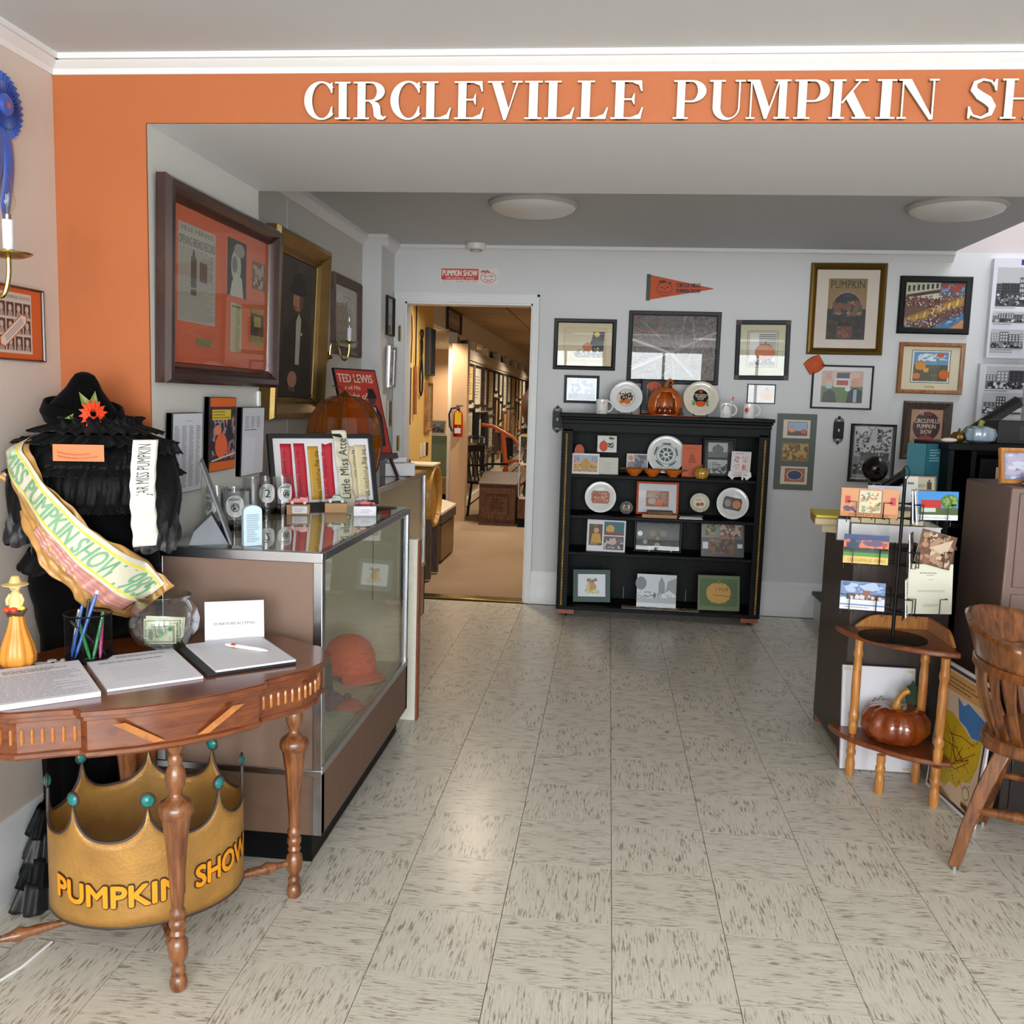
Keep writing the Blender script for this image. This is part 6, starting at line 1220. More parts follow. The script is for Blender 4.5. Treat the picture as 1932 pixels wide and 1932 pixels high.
o = MB().grid(lambda u, v: (.046+.062*u+.014*(1-v), -.022-.004*math.sin(v*31+u*3)-.004*math.sin(v*17), -.02+.335*v), 8, 40).build('pageant_ribbon', 'satin_cream', t, solid=.0008)
p = P(.06, .30); p.t('Little Miss Atte', .78, .14, .125, '#3a3430', 4.2, 'L', rot=PI/2); p.build('ribbon_print', o, (.083, -.031, -.015))
def toy(label, x, y, rot, mat, kind, boxmat, txt=True):
    b = thing('display_block', label[1], 'box', (x, y, CT), D(rot), group='small boxes under the toy cars'); BX(-.043, -.022, 0, .043, .022, .038).build('box', boxmat, b, bevel=.002)
    if txt: p = P(.055, .026, '#e8e6ee'); p.greek(.1, .2, .9, .85, 3, '#8a5c7a', 3, .3); p.build('label', b, (.006, -.0224, .006))
    t = thing('toy_car', label[0], 'toy car', (x, y, CT+.039), D(rot), group='toy cars on the display case'); m = MB()
    if kind == 'truck':
        m.prism([(-.036, .006), (.038, .006), (.038, .026), (.006, .030), (.006, .024), (-.004, .026), (-.016, .025), (-.022, .018), (-.034, .016)], -.014, .014)
    elif kind == 'van': m.prism([(-.034, .006), (.034, .006), (.034, .018), (.024, .020), (.012, .030), (-.012, .030), (-.016, .019), (-.034, .016)], -.013, .013)
    else: m.prism([(-.038, .005), (.04, .005), (.038, .014), (.012, .016), (.004, .021), (-.008, .021), (-.014, .016), (-.036, .013)], -.013, .013)
    m.build('body', mat, t, bevel=.0015)
    for sx in (-.022, .024):
        for sy in (-1, 1): MB().lathe([(0, -.002), (.0056, -.002), (.0056, .002), (0, .002)], 14, (sx, sy*.0135, .006), axis='y').build('wheel', 'rubber' if kind == 'low' else 'cream_paint', t)
    m = MB(); m.box(-.010, -.0142, .019, .0, .0142, .0235); m.build('windows', 'tumbler_black', t)
toy(('red toy delivery truck on the leftmost box', 'brown cardboard box with a label under the red truck'), -1.162, 3.40, 16, 'red_gloss', 'truck', 'kraft'); toy(('green toy coupe on the middle box', 'plain brown cardboard box under the green toy car'), -1.045, 3.50, 18, 'green_gloss', 'van', 'kraft', False); toy(('low red toy car on the white box', 'white printed box under the low red toy car'), -.915, 3.44, 20, 'red_gloss', 'low', 'paper')
# amber glass pumpkin
t = thing('glass_pumpkin', 'large amber stained glass pumpkin behind the ribbon frame', 'glass pumpkin', (-1.20, 4.15, .990)); n = 8; sx_ = 1.0
prof = [(.10, .02), (.152, .10), (.170, .20), (.172, .255), (.155, .335), (.115, .395), (.06, .425), (.03, .43)]
def av(k, r, z): a = 2*PI*k/n+.2; return Vector((r*math.cos(a)*sx_, r*math.sin(a)*sx_, z))
for k in range(n):
    m = MB(); vs = []
    for r, z in prof: vs += [av(k, r, z), av(k+.5, r*(1.04 if z > .05 else 1), z), av(k+1, r, z)]
    fs = [];
    for j in range(len(prof)-1): fs += [(j*3, j*3+1, j*3+4, j*3+3), (j*3+1, j*3+2, j*3+5, j*3+4)]
    m.add(vs, fs); m.build('glass_panel', 'amber', t, flat=True)
    MB().tube([av(k, r*1.005, z) for r, z in prof], .0028, 5).build('lead_seam', 'crown_rim', t)
for z, r in ((.255, .173), (.10, .153)): MB().tube([av(k/2, r*(1.04 if k % 2 else 1.0), z) for k in range(2*n)], .0022, 5, closed=True).build('lead_seam', 'crown_rim', t)
m = MB(); m.lathe([(0, .426), (.034, .428), (.02, .438), (.012, .45), (0, .455)], 14); m.tube([(0, 0, .45), (-.02, .0, .47), (-.06, 0, .475)], .003, 6); m.tube([(0, 0, .45), (.02, 0, .48), (.04, 0, .51), (.07, 0, .515)], .0025, 6); m.build('cap_and_tendrils', 'bronze_gold', t); m = MB(); m.lathe([(0, 0), (.105, 0), (.10, .02), (.03, .024)], 24); m.build('base', 'bronze_gold', t)
# on the farther case
Z2C = .989
def a_ted(p):
    p.r(0, 0, 1, 1, '#b8382c'); p.t('TED LEWIS', .47, .85, .10, '#dcc4b4', .86, bold=.03); p.t('and His', .36, .765, .05, '#dcc4b4', .38, bold=.02); p.t('Night of', .40, .65, .075, '#dcc4b4', .60, bold=.03); p.t('Stars', .34, .55, .075, '#dcc4b4', .40, bold=.03)
    p.p([(.62, .08), (.9, .08), (.96, .45), (.86, .58), (.70, .56), (.60, .44)], '#221a1c'); p.e(.78, .64, .09, .06, '#4a3836'); p.p([(.64, .66), (.92, .66), (.90, .72), (.86, .78), (.72, .78), (.70, .71)], '#1a1618'); p.p([(.76, .36), (.83, .36), (.84, .55), (.76, .56)], '#c8b4b0'); p.r(.45, .02, .78, .24, '#8a7f7c'); p.r(.5, .06, .72, .2, '#b8aeaa'); p.e(.7, .33, .08, .06, '#2c2426'); p.e(.7, .33, .05, .04, '#b0a8a4')
t = thing('easel_poster', 'red TED LEWIS show poster on a dark wooden easel', 'poster', (-1.21, 4.78, Z2C), D(60), D(-17)); BX(-.155, -.006, .13, .155, .006, .60).build('board', 'black_plastic', t); p = P(.295, .455); a_ted(p); p.build('print', t, (0, -.0065, .137))
m = MB(); m.box(-.17, -.03, .10, .17, .01, .13); m.tube([(-.15, .01, .11), (-.17, .0, 0)], .010, 6); m.tube([(.15, .01, .11), (.17, .0, 0)], .010, 6); m.tube([(0, .01, .45), (0, .10, .03)], .008, 6); m.build('easel', 'dark_frame_wood', t)
for k, (x, y, w, d, h, rz, lb) in enumerate(((-1.30, 4.50, .16, .11, .07, 20, 'white card box left of the poster easel'), (-1.16, 5.05, .17, .12, .07, 30, 'white card box right of the poster easel'), (-1.19, 5.08, .12, .10, .03, 40, 'flat white tray stacked on the card box'))):
    o = MB().box(-w/2, -d/2, 0, w/2, d/2, h).build('card_box', 'paper', None, (x, y, Z2C+.001+(.071 if k == 2 else 0)), (0, 0, D(rz)), bevel=.003); tag(o, lb, 'box')
picture('leaning_photo', 'small silver framed photo leaning at the end of the farther case', (-1.17, 5.22, Z2C+.001), .13, .09, .01, .01, 'steel', lambda p: (p.r(0, 0, 1, 1, '#c9c9c4'), p.bw(.1, .1, .9, .9, 81)), tilt=D(-40), rotz=D(30), cat='photo')
t = thing('small_easel_box', 'dark wooden box behind the red poster', 'box', (-1.50, 5.05, Z2C)); BX(-.05, -.05, .0, .05, .05, .40).build('box', 'dark_frame_wood', t, bevel=.004); BX(-.04, -.052, .05, .04, -.05, .37).build('door', 'crate_wood', t)

# ------------------------------------------------------------------ right side: corner stand, pumpkin, postcard rack
t = thing('corner_stand', 'maple corner stand with two curved shelves and turned posts', 'stand', (1.285, 3.715, 0))
def quad(r, inset=0, n=16): return [(-inset, -inset)]+[(-r*math.cos(D(90*k/n)), -r*math.sin(D(90*k/n))) for k in range(n+1)]
def shelfq(z, r, th, nm): 
    pts = [(.01, .01)]+[(-(r+.03)*math.cos(D(90*k/16))*(.93+.07*abs(math.cos(D(180*k/16)))), -(r+.03)*math.sin(D(90*k/16))*(.93+.07*abs(math.cos(D(180*k/16))))) for k in range(17)]
    MB().prism(pts, z, z+th, 'xy').build(nm, 'maple_top', t, bevel=.005)
shelfq(.555, .325, .020, 'top_shelf'); shelfq(.150, .325, .020, 'lower_shelf')
for nm, (a, b) in (('gallery', ((-.28, .0), (.0, .0))), ('gallery', ((.0, -.28), (.0, .0)))):
    m = MB(); n = 20
    if a[1] == 0: pts = [(-.28+.28*k/n, .575+.05*min(1, math.sin(PI*.5*min(1, k/n*3.2)))) for k in range(n+1)]; m.prism([(-.28, .575)]+pts+[(0, .575)], -.004, .008, 'xz')
    else: pts = [(-.28+.28*k/n, .575+.05*min(1, math.sin(PI*.5*min(1, k/n*3.2)))) for k in range(n+1)]; m.prism([(-.28, .575)]+pts+[(0, .575)], -.004, .008, 'yz')
    m.build(nm, 'maple', t)
post = [(.015, .17), (.017, .19), (.018, .21), (.014, .222), (.019, .235), (.019, .25), (.014, .262), (.016, .28), (.017, .36), (.016, .44), (.014, .47), (.018, .482), (.018, .495), (.015, .51), (.016, .555)]
foot = [(.0, 0), (.014, 0), (.017, .02), (.018, .05), (.014, .07), (.013, .078), (.018, .088), (.018, .10), (.014, .11), (.016, .125), (.016, .150)]
for x, y in ((-.285, -.10), (-.052, -.355), (-.045, -.13)):
    MB().lathe(post, 16, (x, y, 0)).build('post', 'maple', t); MB().lathe(foot, 16, (x, y, 0)).build('foot', 'maple', t)
MB().lathe(foot, 16, (-.22, -.265, 0)).build('foot', 'maple', t)
t = thing('ceramic_pumpkin', 'glossy brown ceramic pumpkin on the lower shelf of the corner stand', 'pumpkin', (1.140, 3.56, .1715))
MB().lathe([(0, .010), (.05, .0), (.10, .012), (.127, .05), (.125, .09), (.10, .125), (.06, .138), (.025, .128), (0, .122)], 66, mod=lambda a, z: 1-.10*abs(math.cos(a*5.5))**4).build('body', 'ceramic_brown', t)
MB().tube([(0, 0, .12), (0, 0, .14), (.006, 0, .165), (.022, -.004, .190), (.040, -.006, .200)], [.03, .016, .012, .013, .014], 9).build('stem', 'stem_gold', t)
m = MB(); lf = [(0, 0), (.02, -.005), (.045, .0), (.05, .02), (.068, .025), (.06, .05), (.066, .07), (.045, .078), (.035, .098), (.018, .08), (.0, .075), (.004, .05), (-.008, .03)]
m.prism([(x*.85, z*.95) for x, z in lf], -.0015, .0015); m.build('leaf', 'dark_leaf', t, (.045, .02, .135), (D(-10), 0, D(15)))
# revolving wire rack
t = thing('postcard_rack', 'black wire postcard rack standing on the corner stand', 'card rack', (1.100, 3.545, .5755))
MB().lathe([(0, 0), (.122, 0), (.122, .004), (.01, .006), (0, .006)], 40).build('base', 'black_metal', t)
MB().tube([(0, 0, .004), (0, 0, .60)], .0062, 10).build('pole', 'black_metal', t)
MB().tube([(.0+.013*math.sin(k/12*2*PI), 0, .625-.025*math.cos(k/12*2*PI)) for k in range(12)], .002, 6, closed=True).build('top_loop', 'wire', t)
OFF = {'L': (-.128, -.022, -8), 'R': (.093, -.030, 10), 'S': (.022, -.045, 66), 'B': (.10, .10, 100), 'C': (-.06, .09, 190)}
def pocket(z, key, w=.15, h=.10):
    ox, oy, ang = OFF[key]; M = Matrix.Translation((ox, oy, 0))@Matrix.Rotation(D(ang), 4, 'Z'); m = MB()
    def tb(*pts): m.tube([M@Vector(q) for q in pts], .0021, 5)
    y0, y1 = 0, -.028
    if key == 'S': w = .09
    tb((-w/2, y0, z+h*.55), (w/2, y0, z+h*.55)); tb((-w/2, y0, z), (w/2, y0, z))
    for x in (-w/2, -w/6, w/6, w/2): tb((x, y0, z-.02), (x, y0, z+h*.7))
    for s in (-1, 1): tb((s*w/2, y0, z+h*.6), (s*w/2, y1, z+h*.6), (s*w/3.2, y1, z+h*.6), (s*w/3.2, y1, z), (s*w/3.2, y0, z))
    for zz in (z, z+h*.55): m.tube([(0, 0, zz), M@Vector((0, y0, zz))], .0021, 5)
    m.build('pocket', 'wire', t)
for z in (.455, .28, .105):
    for key in 'LRSBC': pocket(z, key)
def rackcard(name, label, z, key, w, h, paint, dx=0, tilt=-4, r=.012, cat='postcard', roll=0, base='#e8e6e2'):
    ox, oy, ang = OFF[key]; q = Matrix.Rotation(D(ang), 4, 'Z')@Vector((dx, -r, 0)); p = P(w, h, base); paint(p)
    o = p.build(name, None, (1.100+ox+q.x, 3.545+oy+q.y, .5755+z+.003), (D(tilt), D(roll), D(ang)), .004); tag(o, label, cat, 'postcards in the wire rack'); return o
rackcard('postcard', 'peach postcard of dancing festival figures, upper left pocket', .455, 'L', .20, .105, lambda p: (p.r(0, 0, 1, 1, '#c98a5c'), p.r(0, .0, 1, .14, '#b8743c'), p.r(.3, .12, .72, .96, '#8a5a34'), p.r(.32, .15, .70, .94, '#c9c2a8'), p.blobs(.32, .15, .70, .9, 30, ('#d8d4c8', '#8a9a6c', '#b87a5c', '#5c6a48', '#e2c89a'), 3, .16), p.r(.07, .45, .16, .72, '#b8303c'), p.r(.86, .45, .95, .72, '#b8303c'), p.blobs(.02, .14, .3, .4, 10, ('#a84a5c', '#4a3a44', '#c87a84'), 5, .2), p.t('PUMPKIN SHOW', .5, .03, .07, '#6a3a1c', .7)))
rackcard('postcard', 'blue sky postcard of a red barn, upper right pocket', .455, 'R', .17, .105, lambda p: (p.r(0, .2, 1, 1, '#3f86c8'), p.r(0, .18, 1, .42, '#4c5c34'), p.r(.16, .42, .62, .70, '#b02a24'), p.r(.18, .28, .5, .42, '#b8c4b4'), p.e(.8, .66, .2, .24, '#4c6a30'), p.blobs(.62, .4, .98, .9, 20, ('#5c7a38', '#3c5a28', '#7a9a4c'), 4, .2), p.r(0, 0, 1, .18, '#e4e4ea'), p.t('PICKAWAY BARNS & FARM', .48, .05, .07, '#5c5e66', .7)), .01)
rackcard('postcard', 'blue folder seen edge-on between the two upper pockets', .445, 'S', .11, .12, lambda p: (p.r(0, 0, 1, 1, '#5a6a8c'), p.p([(.1, .1), (.9, .3), (.7, .9), (.2, .8)], '#38588a'), p.r(0, 0, 1, .08, '#c8ccd8')), -.01)
rackcard('postcard', 'white leaflets fanned beside the blue folder', .44, 'S', .10, .125, lambda p: p.greek(.1, .2, .9, .9, 6, '#9aa0b0', 3, .2), .005, -7, .024)
rackcard('postcard', 'sunset postcard with yellow caption strip, middle left pocket', .28, 'L', .158, .108, lambda p: (p.r(0, 0, 1, 1, '#2c3f70'), p.r(0, .45, 1, .8, '#c8744c'), p.blobs(0, .55, 1, .85, 14, ('#d88a5c', '#b8604c', '#5a4a6c'), 3, .2, .5), p.r(0, .28, 1, .5, '#2c4a2c'), p.blobs(0, .42, 1, .56, 20, ('#1c2c20', '#24382a'), 5, .1), p.r(.06, .5, .34, .72, '#20304c'), p.r(.14, .7, .26, .84, '#20304c'), p.r(0, .24, 1, .38, '#4c8a34'), p.r(.88, .5, .91, .62, '#5c2c20'), p.e(.89, .66, .07, .06, '#a8442c'), p.r(0, 0, 1, .25, '#d8b45c'), p.t('CIRCLEVILLE, OHIO', .52, .07, .10, '#6a4a1c', .84)))
rackcard('postcard', 'brown interior photo postcard turned askew, middle right pocket', .285, 'R', .14, .125, lambda p: (p.photo(0, 0, 1, 1, ('#6a4a34', '#a8846a', '#3a241c', '#c8b09a', '#8a5c48'), 6, 50, .16), p.p([(.3, .5), (.9, .9), (.8, .4)], '#c8b49c')), .01, -6, .014, 'postcard', 14)
rackcard('postcard', 'dark green leaflet edge in the middle right pocket', .275, 'S', .09, .13, lambda p: p.photo(0, 0, 1, 1, ('#3a3428', '#5c5a44', '#6a2c24', '#8a8a70'), 8, 24, .2), 0)
rackcard('postcard', 'snowy street postcard, lower left pocket', .105, 'L', .158, .105, lambda p: (p.r(0, 0, 1, 1, '#6a84b0'), p.blobs(0, .6, 1, 1, 18, ('#8aa0c8', '#4c6494', '#a8b8d4'), 3, .2, .6), p.r(0, .2, 1, .42, '#d4d6e0'), p.r(.14, .36, .92, .58, '#6a4a40'), p.r(.5, .36, .66, .7, '#8a5244'), p.blobs(.12, .36, .95, .56, 20, ('#3a2c2c', '#c8c4c8', '#8a6a5c'), 5, .08), p.r(0, 0, 1, .15, '#dcdce4'), p.greek(.1, .05, .9, .12, 1, '#8a8c98')))
rackcard('booklet', 'cream printed booklet standing in the lower right pocket', .105, 'R', .17, .185, lambda p: (p.greek(.25, .80, .8, .84, 1, '#77756a'), p.greek(.4, .76, .65, .79, 1, '#8a887c'), p.greek(.45, .68, .6, .70, 1, '#8a887c'), p.greek(.2, .44, .85, .48, 2, '#9a988c', 4), p.greek(.35, .14, .7, .2, 3, '#9a988c', 5)), .015, -5, .018, 'booklet', 0, '#d8d6c4')
rackcard('postcard', 'white brochures edge-on in the lower right pocket', .095, 'S', .09, .14, lambda p: (p.greek(.1, .6, .9, .9, 4, '#77808e', 3), p.r(.1, .1, .4, .3, '#4c5c7a')), 0)
# leaning boards
t = thing('poster_board', 'white drawing board leaning against the brown cabinet under the stand', 'board', (1.115, 3.665, 0), 0, D(-9)); BX(-.142, 0, .002, .142, .005, .415).build('board', 'paper', t)
p = P(.284, .415); p.border(0, 0, 1, 1, .006, '#8a7a84'); p.l([(.42, .66), (.46, .70), (.5, .68), (.54, .72), (.6, .66), (.66, .63), (.72, .60), (.8, .56)], .006, '#55565c')
for u, v in ((.02, .95), (.88, .95), (.86, .02)): p.r(u, v, u+.1, v+.03, '#d8c8a0')
p.build('drawing', t, (0, -.0004, .002))
t = thing('map_board', 'framed yellow and blue state map leaning behind the corner stand', 'map', (1.290, 3.375, 0), D(-84), D(-4))
BX(-.19, 0, .002, .19, .008, .505).build('board', 'paper', t, bevel=.003); p = P(.35, .475, '#3a3530'); p.r(.03, .025, .97, .975, '#d8c0a8'); p.r(.05, .82, .95, .96, '#c89a58'); p.greek(.1, .84, .8, .93, 3, '#8a5c34', 3)
p.p([(.02, .62), (.02, .85), (.14, .80), (.4, .80), (.62, .72), (.97, .68), (.97, .60), (.6, .62), (.4, .58), (.2, .60)], '#3f78b8') if False else p.p([(.36, .80), (.5, .76), (.58, .80), (.97, .74), (.97, .60), (.74, .57), (.60, .62), (.45, .64)], '#3f78b8')
p.p([(.06, .30), (.05, .66), (.30, .66), (.45, .63), (.60, .60), (.74, .56), (.95, .60), (.93, .40), (.84, .26), (.70, .22), (.60, .14), (.46, .16), (.36, .08), (.22, .12)], '#c8aa1c')
for k in range(9): R = random.Random(k); p.l([(R.uniform(.1, .4), R.uniform(.2, .6)), (R.uniform(.4, .6), R.uniform(.25, .55)), (R.uniform(.6, .9), R.uniform(.3, .55))], .006, '#7a2c20')
p.blobs(.12, .16, .88, .58, 40, ('#6a241c', '#8a3c24'), 4, .018); p.e(.80, .16, .07, .05, '#8a6a3c', 18); p.e(.80, .16, .06, .042, '#d8c49c', 16); p.p([(.05, .02), (.6, .02), (.2, .08), (.05, .12)], '#a8783c'); p.blobs(.72, .03, .97, .1, 8, ('#2c2a28', '#b8843c'), 7, .2); p.blobs(.80, .84, .97, .96, 8, ('#2c2a28', '#8a8478'), 8, .2); p.build('print', t, (0, -.0005, .017))

# ------------------------------------------------------------------ brown cabinet, books on it
t = thing('low_cabinet', 'dark brown wooden cabinet piled with books and papers', 'cabinet'); BX(1.0, 3.78, .03, 1.385, 4.28, .885).build('body', 'desk_brown', t, bevel=.003); BX(.992, 3.772, .885, 1.39, 4.288, .903).build('top', 'desk_brown', t, bevel=.003)
for x, y in ((1.012, 4.25), (1.012, 3.80), (1.36, 3.80), (1.36, 4.25)): BX(x-.012, y-.02, 0, x+.02, y+.02, .03).build('foot', 'red_block', t)
BX(1.03, 3.7775, .30, 1.36, 3.781, .86).build('door', 'desk_brown', t)
ZC = .9035
def book(name, label, x, y, z, w, d, h, rot, cov, pg='page_edge', cat='book', spine=True):
    t = thing(name, label, cat, (x, y, z), D(rot)); BX(-w/2, -d/2, 0, w/2, d/2, .003).build('back_cover', cov, t); BX(-w/2, -d/2, h-.003, w/2, d/2, h).build('front_cover', cov, t); BX(-w/2, -d/2, .003, -w/2+.004, d/2, h-.003).build('spine', cov, t); BX(-w/2+.004, -d/2+.004, .003, w/2-.004, d/2-.004, h-.003).build('pages', pg, t)
book('binder', 'thick white binder at the bottom of the pile on the brown cabinet', 1.17, 3.895, ZC, .34, .20, .068, -6, 'white_plastic', 'paper', 'binder')
book('magazine', 'dog-eared magazine hanging over the left end of the cabinet', 1.035, 4.13, ZC, .14, .24, .035, -20, 'old_white'); book('thick_book', 'thick brown book lying on the white binder', 1.135, 3.895, ZC+.069, .29, .17, .062, -5, 'leather', 'page_edge')
book('writing_pad', 'yellow writing pad sticking out over the left side of the pile', 1.00, 4.10, ZC+.036, .20, .26, .030, -8, 'kraft', 'page_edge'); o = BX(-.10, -.13, 0, .10, .13, .012).build('yellow_pad', 'yellow_page', None, (1.00, 4.10, ZC+.067), (0, 0, D(-6)), bevel=.003); tag(o, 'yellow legal pad on top of the kraft pad', 'pad')
book('spiral_book', 'black spined book standing among the papers left of the pile', .985, 3.89, ZC+.0, .05, .22, .09, -18, 'black_plastic', 'paper')
lean('name_card', 'white folded card reading JOHN on the book pile', 1.165, 3.93, ZC+.132, .17, .085, lambda p: p.t('JOHN', .55, .08, .20, '#3a3a40', .34), -16, -4, 'sign', .002, '#dcdce2')
lean('loose_paper', 'loose white papers lying behind the thick brown book', 1.12, 3.90, ZC+.1315, .16, .06, lambda p: p.greek(.1, .3, .9, .8, 2, '#b8b8c0', 3, .2), -75, 8, 'paper', .004, '#d8d8de')
lean('paper_slip', 'narrow white slip with handwriting standing beside the JOHN card', 1.255, 3.94, ZC+.132, .055, .125, lambda p: (p.greek(.2, .7, .8, .85, 1, '#55565c', 3), p.greek(.25, .5, .75, .6, 1, '#8a8c94', 4), p.greek(.2, .3, .85, .42, 1, '#55565c', 5)), -8, 8, 'paper', .001, '#dad8d2')
for k, (cv, lb) in enumerate((('black_plastic', 'lowest dark volume under the teal book'), ('leather', 'middle brown volume under the teal book'), ('charcoal', 'top dark volume under the teal book'))): book('bound_volume', lb, 1.30, 4.13, ZC+k*.062, .15, .16, .061, 2*k, cv)
lean('sepia_photo', 'sepia photo of two standing people in front of the teal book', 1.335, 4.075, ZC+.187, .12, .065, lambda p: (p.r(0, 0, 1, 1, '#8a6a54'), p.r(.06, .1, .94, .92, '#c2b8a0'), p.r(.2, .12, .34, .75, '#3a342c'), p.e(.27, .8, .04, .08, '#5a5044'), p.r(.68, .12, .84, .62, '#3a342c'), p.e(.76, .7, .04, .08, '#5a5044'), p.blobs(.36, .2, .66, .5, 8, ('#8a8270', '#a89c84'), 3, .3)), -10, 0, 'photo')
t = thing('teal_book', 'teal cloth book standing open on the stack of volumes', 'book', (1.362, 4.14, ZC+.187)); BX(-.075, -.004, 0, .0, .002, .20).build('front_cover', 'teal_cloth', t, None, (0, 0, D(-22))); BX(0, -.004, 0, .095, .002, .20).build('back_cover', 'teal_cloth', t, None, (0, 0, D(24)))
BX(.004, .003, .003, .085, .018, .19).build('pages', 'page_edge', t, None, (0, 0, D(24))); p = P(.08, .19); p.greek(.12, .62, .75, .92, 5, '#7aa4ac', 3, .4); p.build('title', t, (.045, .0152, .004), (0, 0, D(24))); p = P(.08, .19); p.greek(.15, .12, .8, .16, 1, '#7aa4ac', 4); p.build('publisher_line', t, (.045, .0152, .004), (0, 0, D(24)))
# black cabinet with drawers
t = thing('drawer_cabinet', 'black wooden cabinet with labelled drawers behind the brown file cabinet', 'cabinet', (1.43, 4.06, 0)); m = MB(); m.box(0, 0, 0, .02, .42, 1.27); m.box(.72, 0, 0, .74, .42, 1.27); m.box(0, .40, 0, .74, .42, 1.27); m.box(.09, .0, 0, .11, .4, 1.27); m.build('carcass', 'black_paint', t)
BX(-.012, -.012, 1.27, .752, .43, 1.30).build('top', 'black_paint', t, bevel=.004)
for z in (.02, .33, .64, .94): BX(.021, .01, z, .719, .4, z+.02).build('shelf', 'black_paint', t)
for z in (.97, .66, .35):
    d = BX(.125, -.006, z, .70, .35, z+.27).build('drawer', 'black_paint', t, bevel=.003); m = MB(); m.tube([(.20, -.006, z+.10), (.20, -.022, z+.095), (.26, -.022, z+.095), (.26, -.006, z+.10)], .005, 6); m.build('handle', 'cream_paint', d)
p = P(.07, .06, '#d0b89c'); p.greek(.15, .2, .85, .8, 3, '#a84a3c', 3, .3); p.build('label', t, (.225, -.0066, 1.145))
t = thing('glazed_pumpkin', 'blue grey glazed pumpkin on the black cabinet', 'pumpkin', (1.575, 4.14, 1.3005)); MB().lathe([(0, .006), (.035, 0), (.06, .012), (.068, .036), (.06, .062), (.03, .072), (0, .066)], 50, mod=ribs(10, .10)).build('body', 'ceramic_blue', t); MB().tube([(0, 0, .064), (.0, 0, .08), (.006, 0, .095)], [.016, .011, .014], 8).build('stem', 'leaf', t); m = MB(); m.grid(lambda u, v: (-.03-.05*u, -.01+.03*(v-.5)*math.sin(u*PI), .07+.012*math.sin(u*PI)-.03*u), 6, 4); m.build('leaf', 'leaf', t, solid=.002)
t = thing('small_gourd', 'small brown metallic gourd left of the blue pumpkin', 'gourd', (1.492, 4.15, 1.3005)); MB().lathe([(0, 0), (.018, 0), (.03, .014), (.031, .03), (.02, .044), (0, .047)], 32, mod=ribs(8, .12)).build('body', 'bronze_gold', t); MB().tube([(0, 0, .044), (.004, 0, .06)], [.006, .004], 6).build('stem', 'leather', t)
o = MB().ball((0, 0, .010), .035, .02, .010, 14, 8).build('white_stone', 'old_white', None, (1.445, 4.12, 1.3005)); tag(o, 'flat white stone at the corner of the black cabinet', 'stone')
t = thing('metal_box', 'black metal box with a drop handle on the black cabinet', 'box', (1.86, 4.22, 1.3005)); BX(-.21, -.07, 0, .24, .12, .10).build('body', 'black_metal', t, bevel=.003); MB().tube([(.03, -.072, .075), (.015, -.085, .06), (-.0, -.085, .03), (.03, -.086, .012), (.10, -.086, .012), (.13, -.085, .03), (.115, -.085, .06), (.10, -.072, .075)], .006, 7).build('handle', 'black_rail', t); BX(-.12, -.0705, .02, -.04, -.07, .08).build('panel', 'charcoal', t)
# file cabinet
t = thing('file_cabinet', 'brown metal file cabinet behind the wooden chair', 'file cabinet', (1.455, 3.49, 0)); BX(0, 0, 0, .46, .43, 1.165).build('body', 'metal_brown', t, bevel=.006)
for z in (.06, .43, .80): d = BX(.03, -.006, z, .43, .01, z+.345).build('drawer_front', 'metal_brown', t, bevel=.003); BX(.18, -.02, z+.24, .28, -.006, z+.255).build('pull', 'steel', d)
picture('framed_picture', 'orange wood framed dolphin sea picture on the file cabinet', (1.575, 3.62, 1.167), .235, .135, .017, .02, 'maple', lambda p: (p.r(0, 0, 1, 1, '#8d98b8'), p.blobs(0, 0, 1, 1, 50, ('#a4b0cc', '#7a84a8', '#b8a8c4', '#8cb4cc', '#c4cce0'), 3, .2, .4)), tilt=D(-12), rotz=D(4), glass='picture_glass')
t = thing('dolphin_figure', 'small dark wooden dolphin figure in front of the sea picture', 'figurine', (1.60, 3.56, 1.1655)); path = [(-.085, 0, .006), (-.06, 0, .022), (-.02, 0, .05), (.03, 0, .062), (.08, 0, .05), (.13, 0, .02)]; MB().tube(path, [.005, .012, .02, .022, .015, .005], 12).build('body', 'dolphin', t); m = MB(); m.prism([(.005, .07), (.035, .078), (.012, .115)], -.004, .004); m.prism([(-.03, .04), (-.005, .04), (-.035, .0)], -.02, -.012); m.prism([(.12, .025), (.16, .03), (.15, .005)], -.02, .02); m.build('fins', 'dolphin', t)
# dark desk behind the map
t = thing('dark_desk', 'dark stained desk standing behind the map and the chair', 'desk', (1.41, 3.25, 0)); BX(0, 0, .03, .5, .22, .66).build('pedestal', 'dark_desk', t, bevel=.003); BX(-.015, -.015, .66, .9, .20, .685).build('desktop', 'dark_desk', t, bevel=.004)
for z in (.06, .26, .46): d = BX(.03, -.006, z, .47, .01, z+.18).build('drawer', 'dark_desk', t, bevel=.002); MB().ball((.25, -.015, z+.09), .012, n=10, k=6).build('knob', 'brass', d)

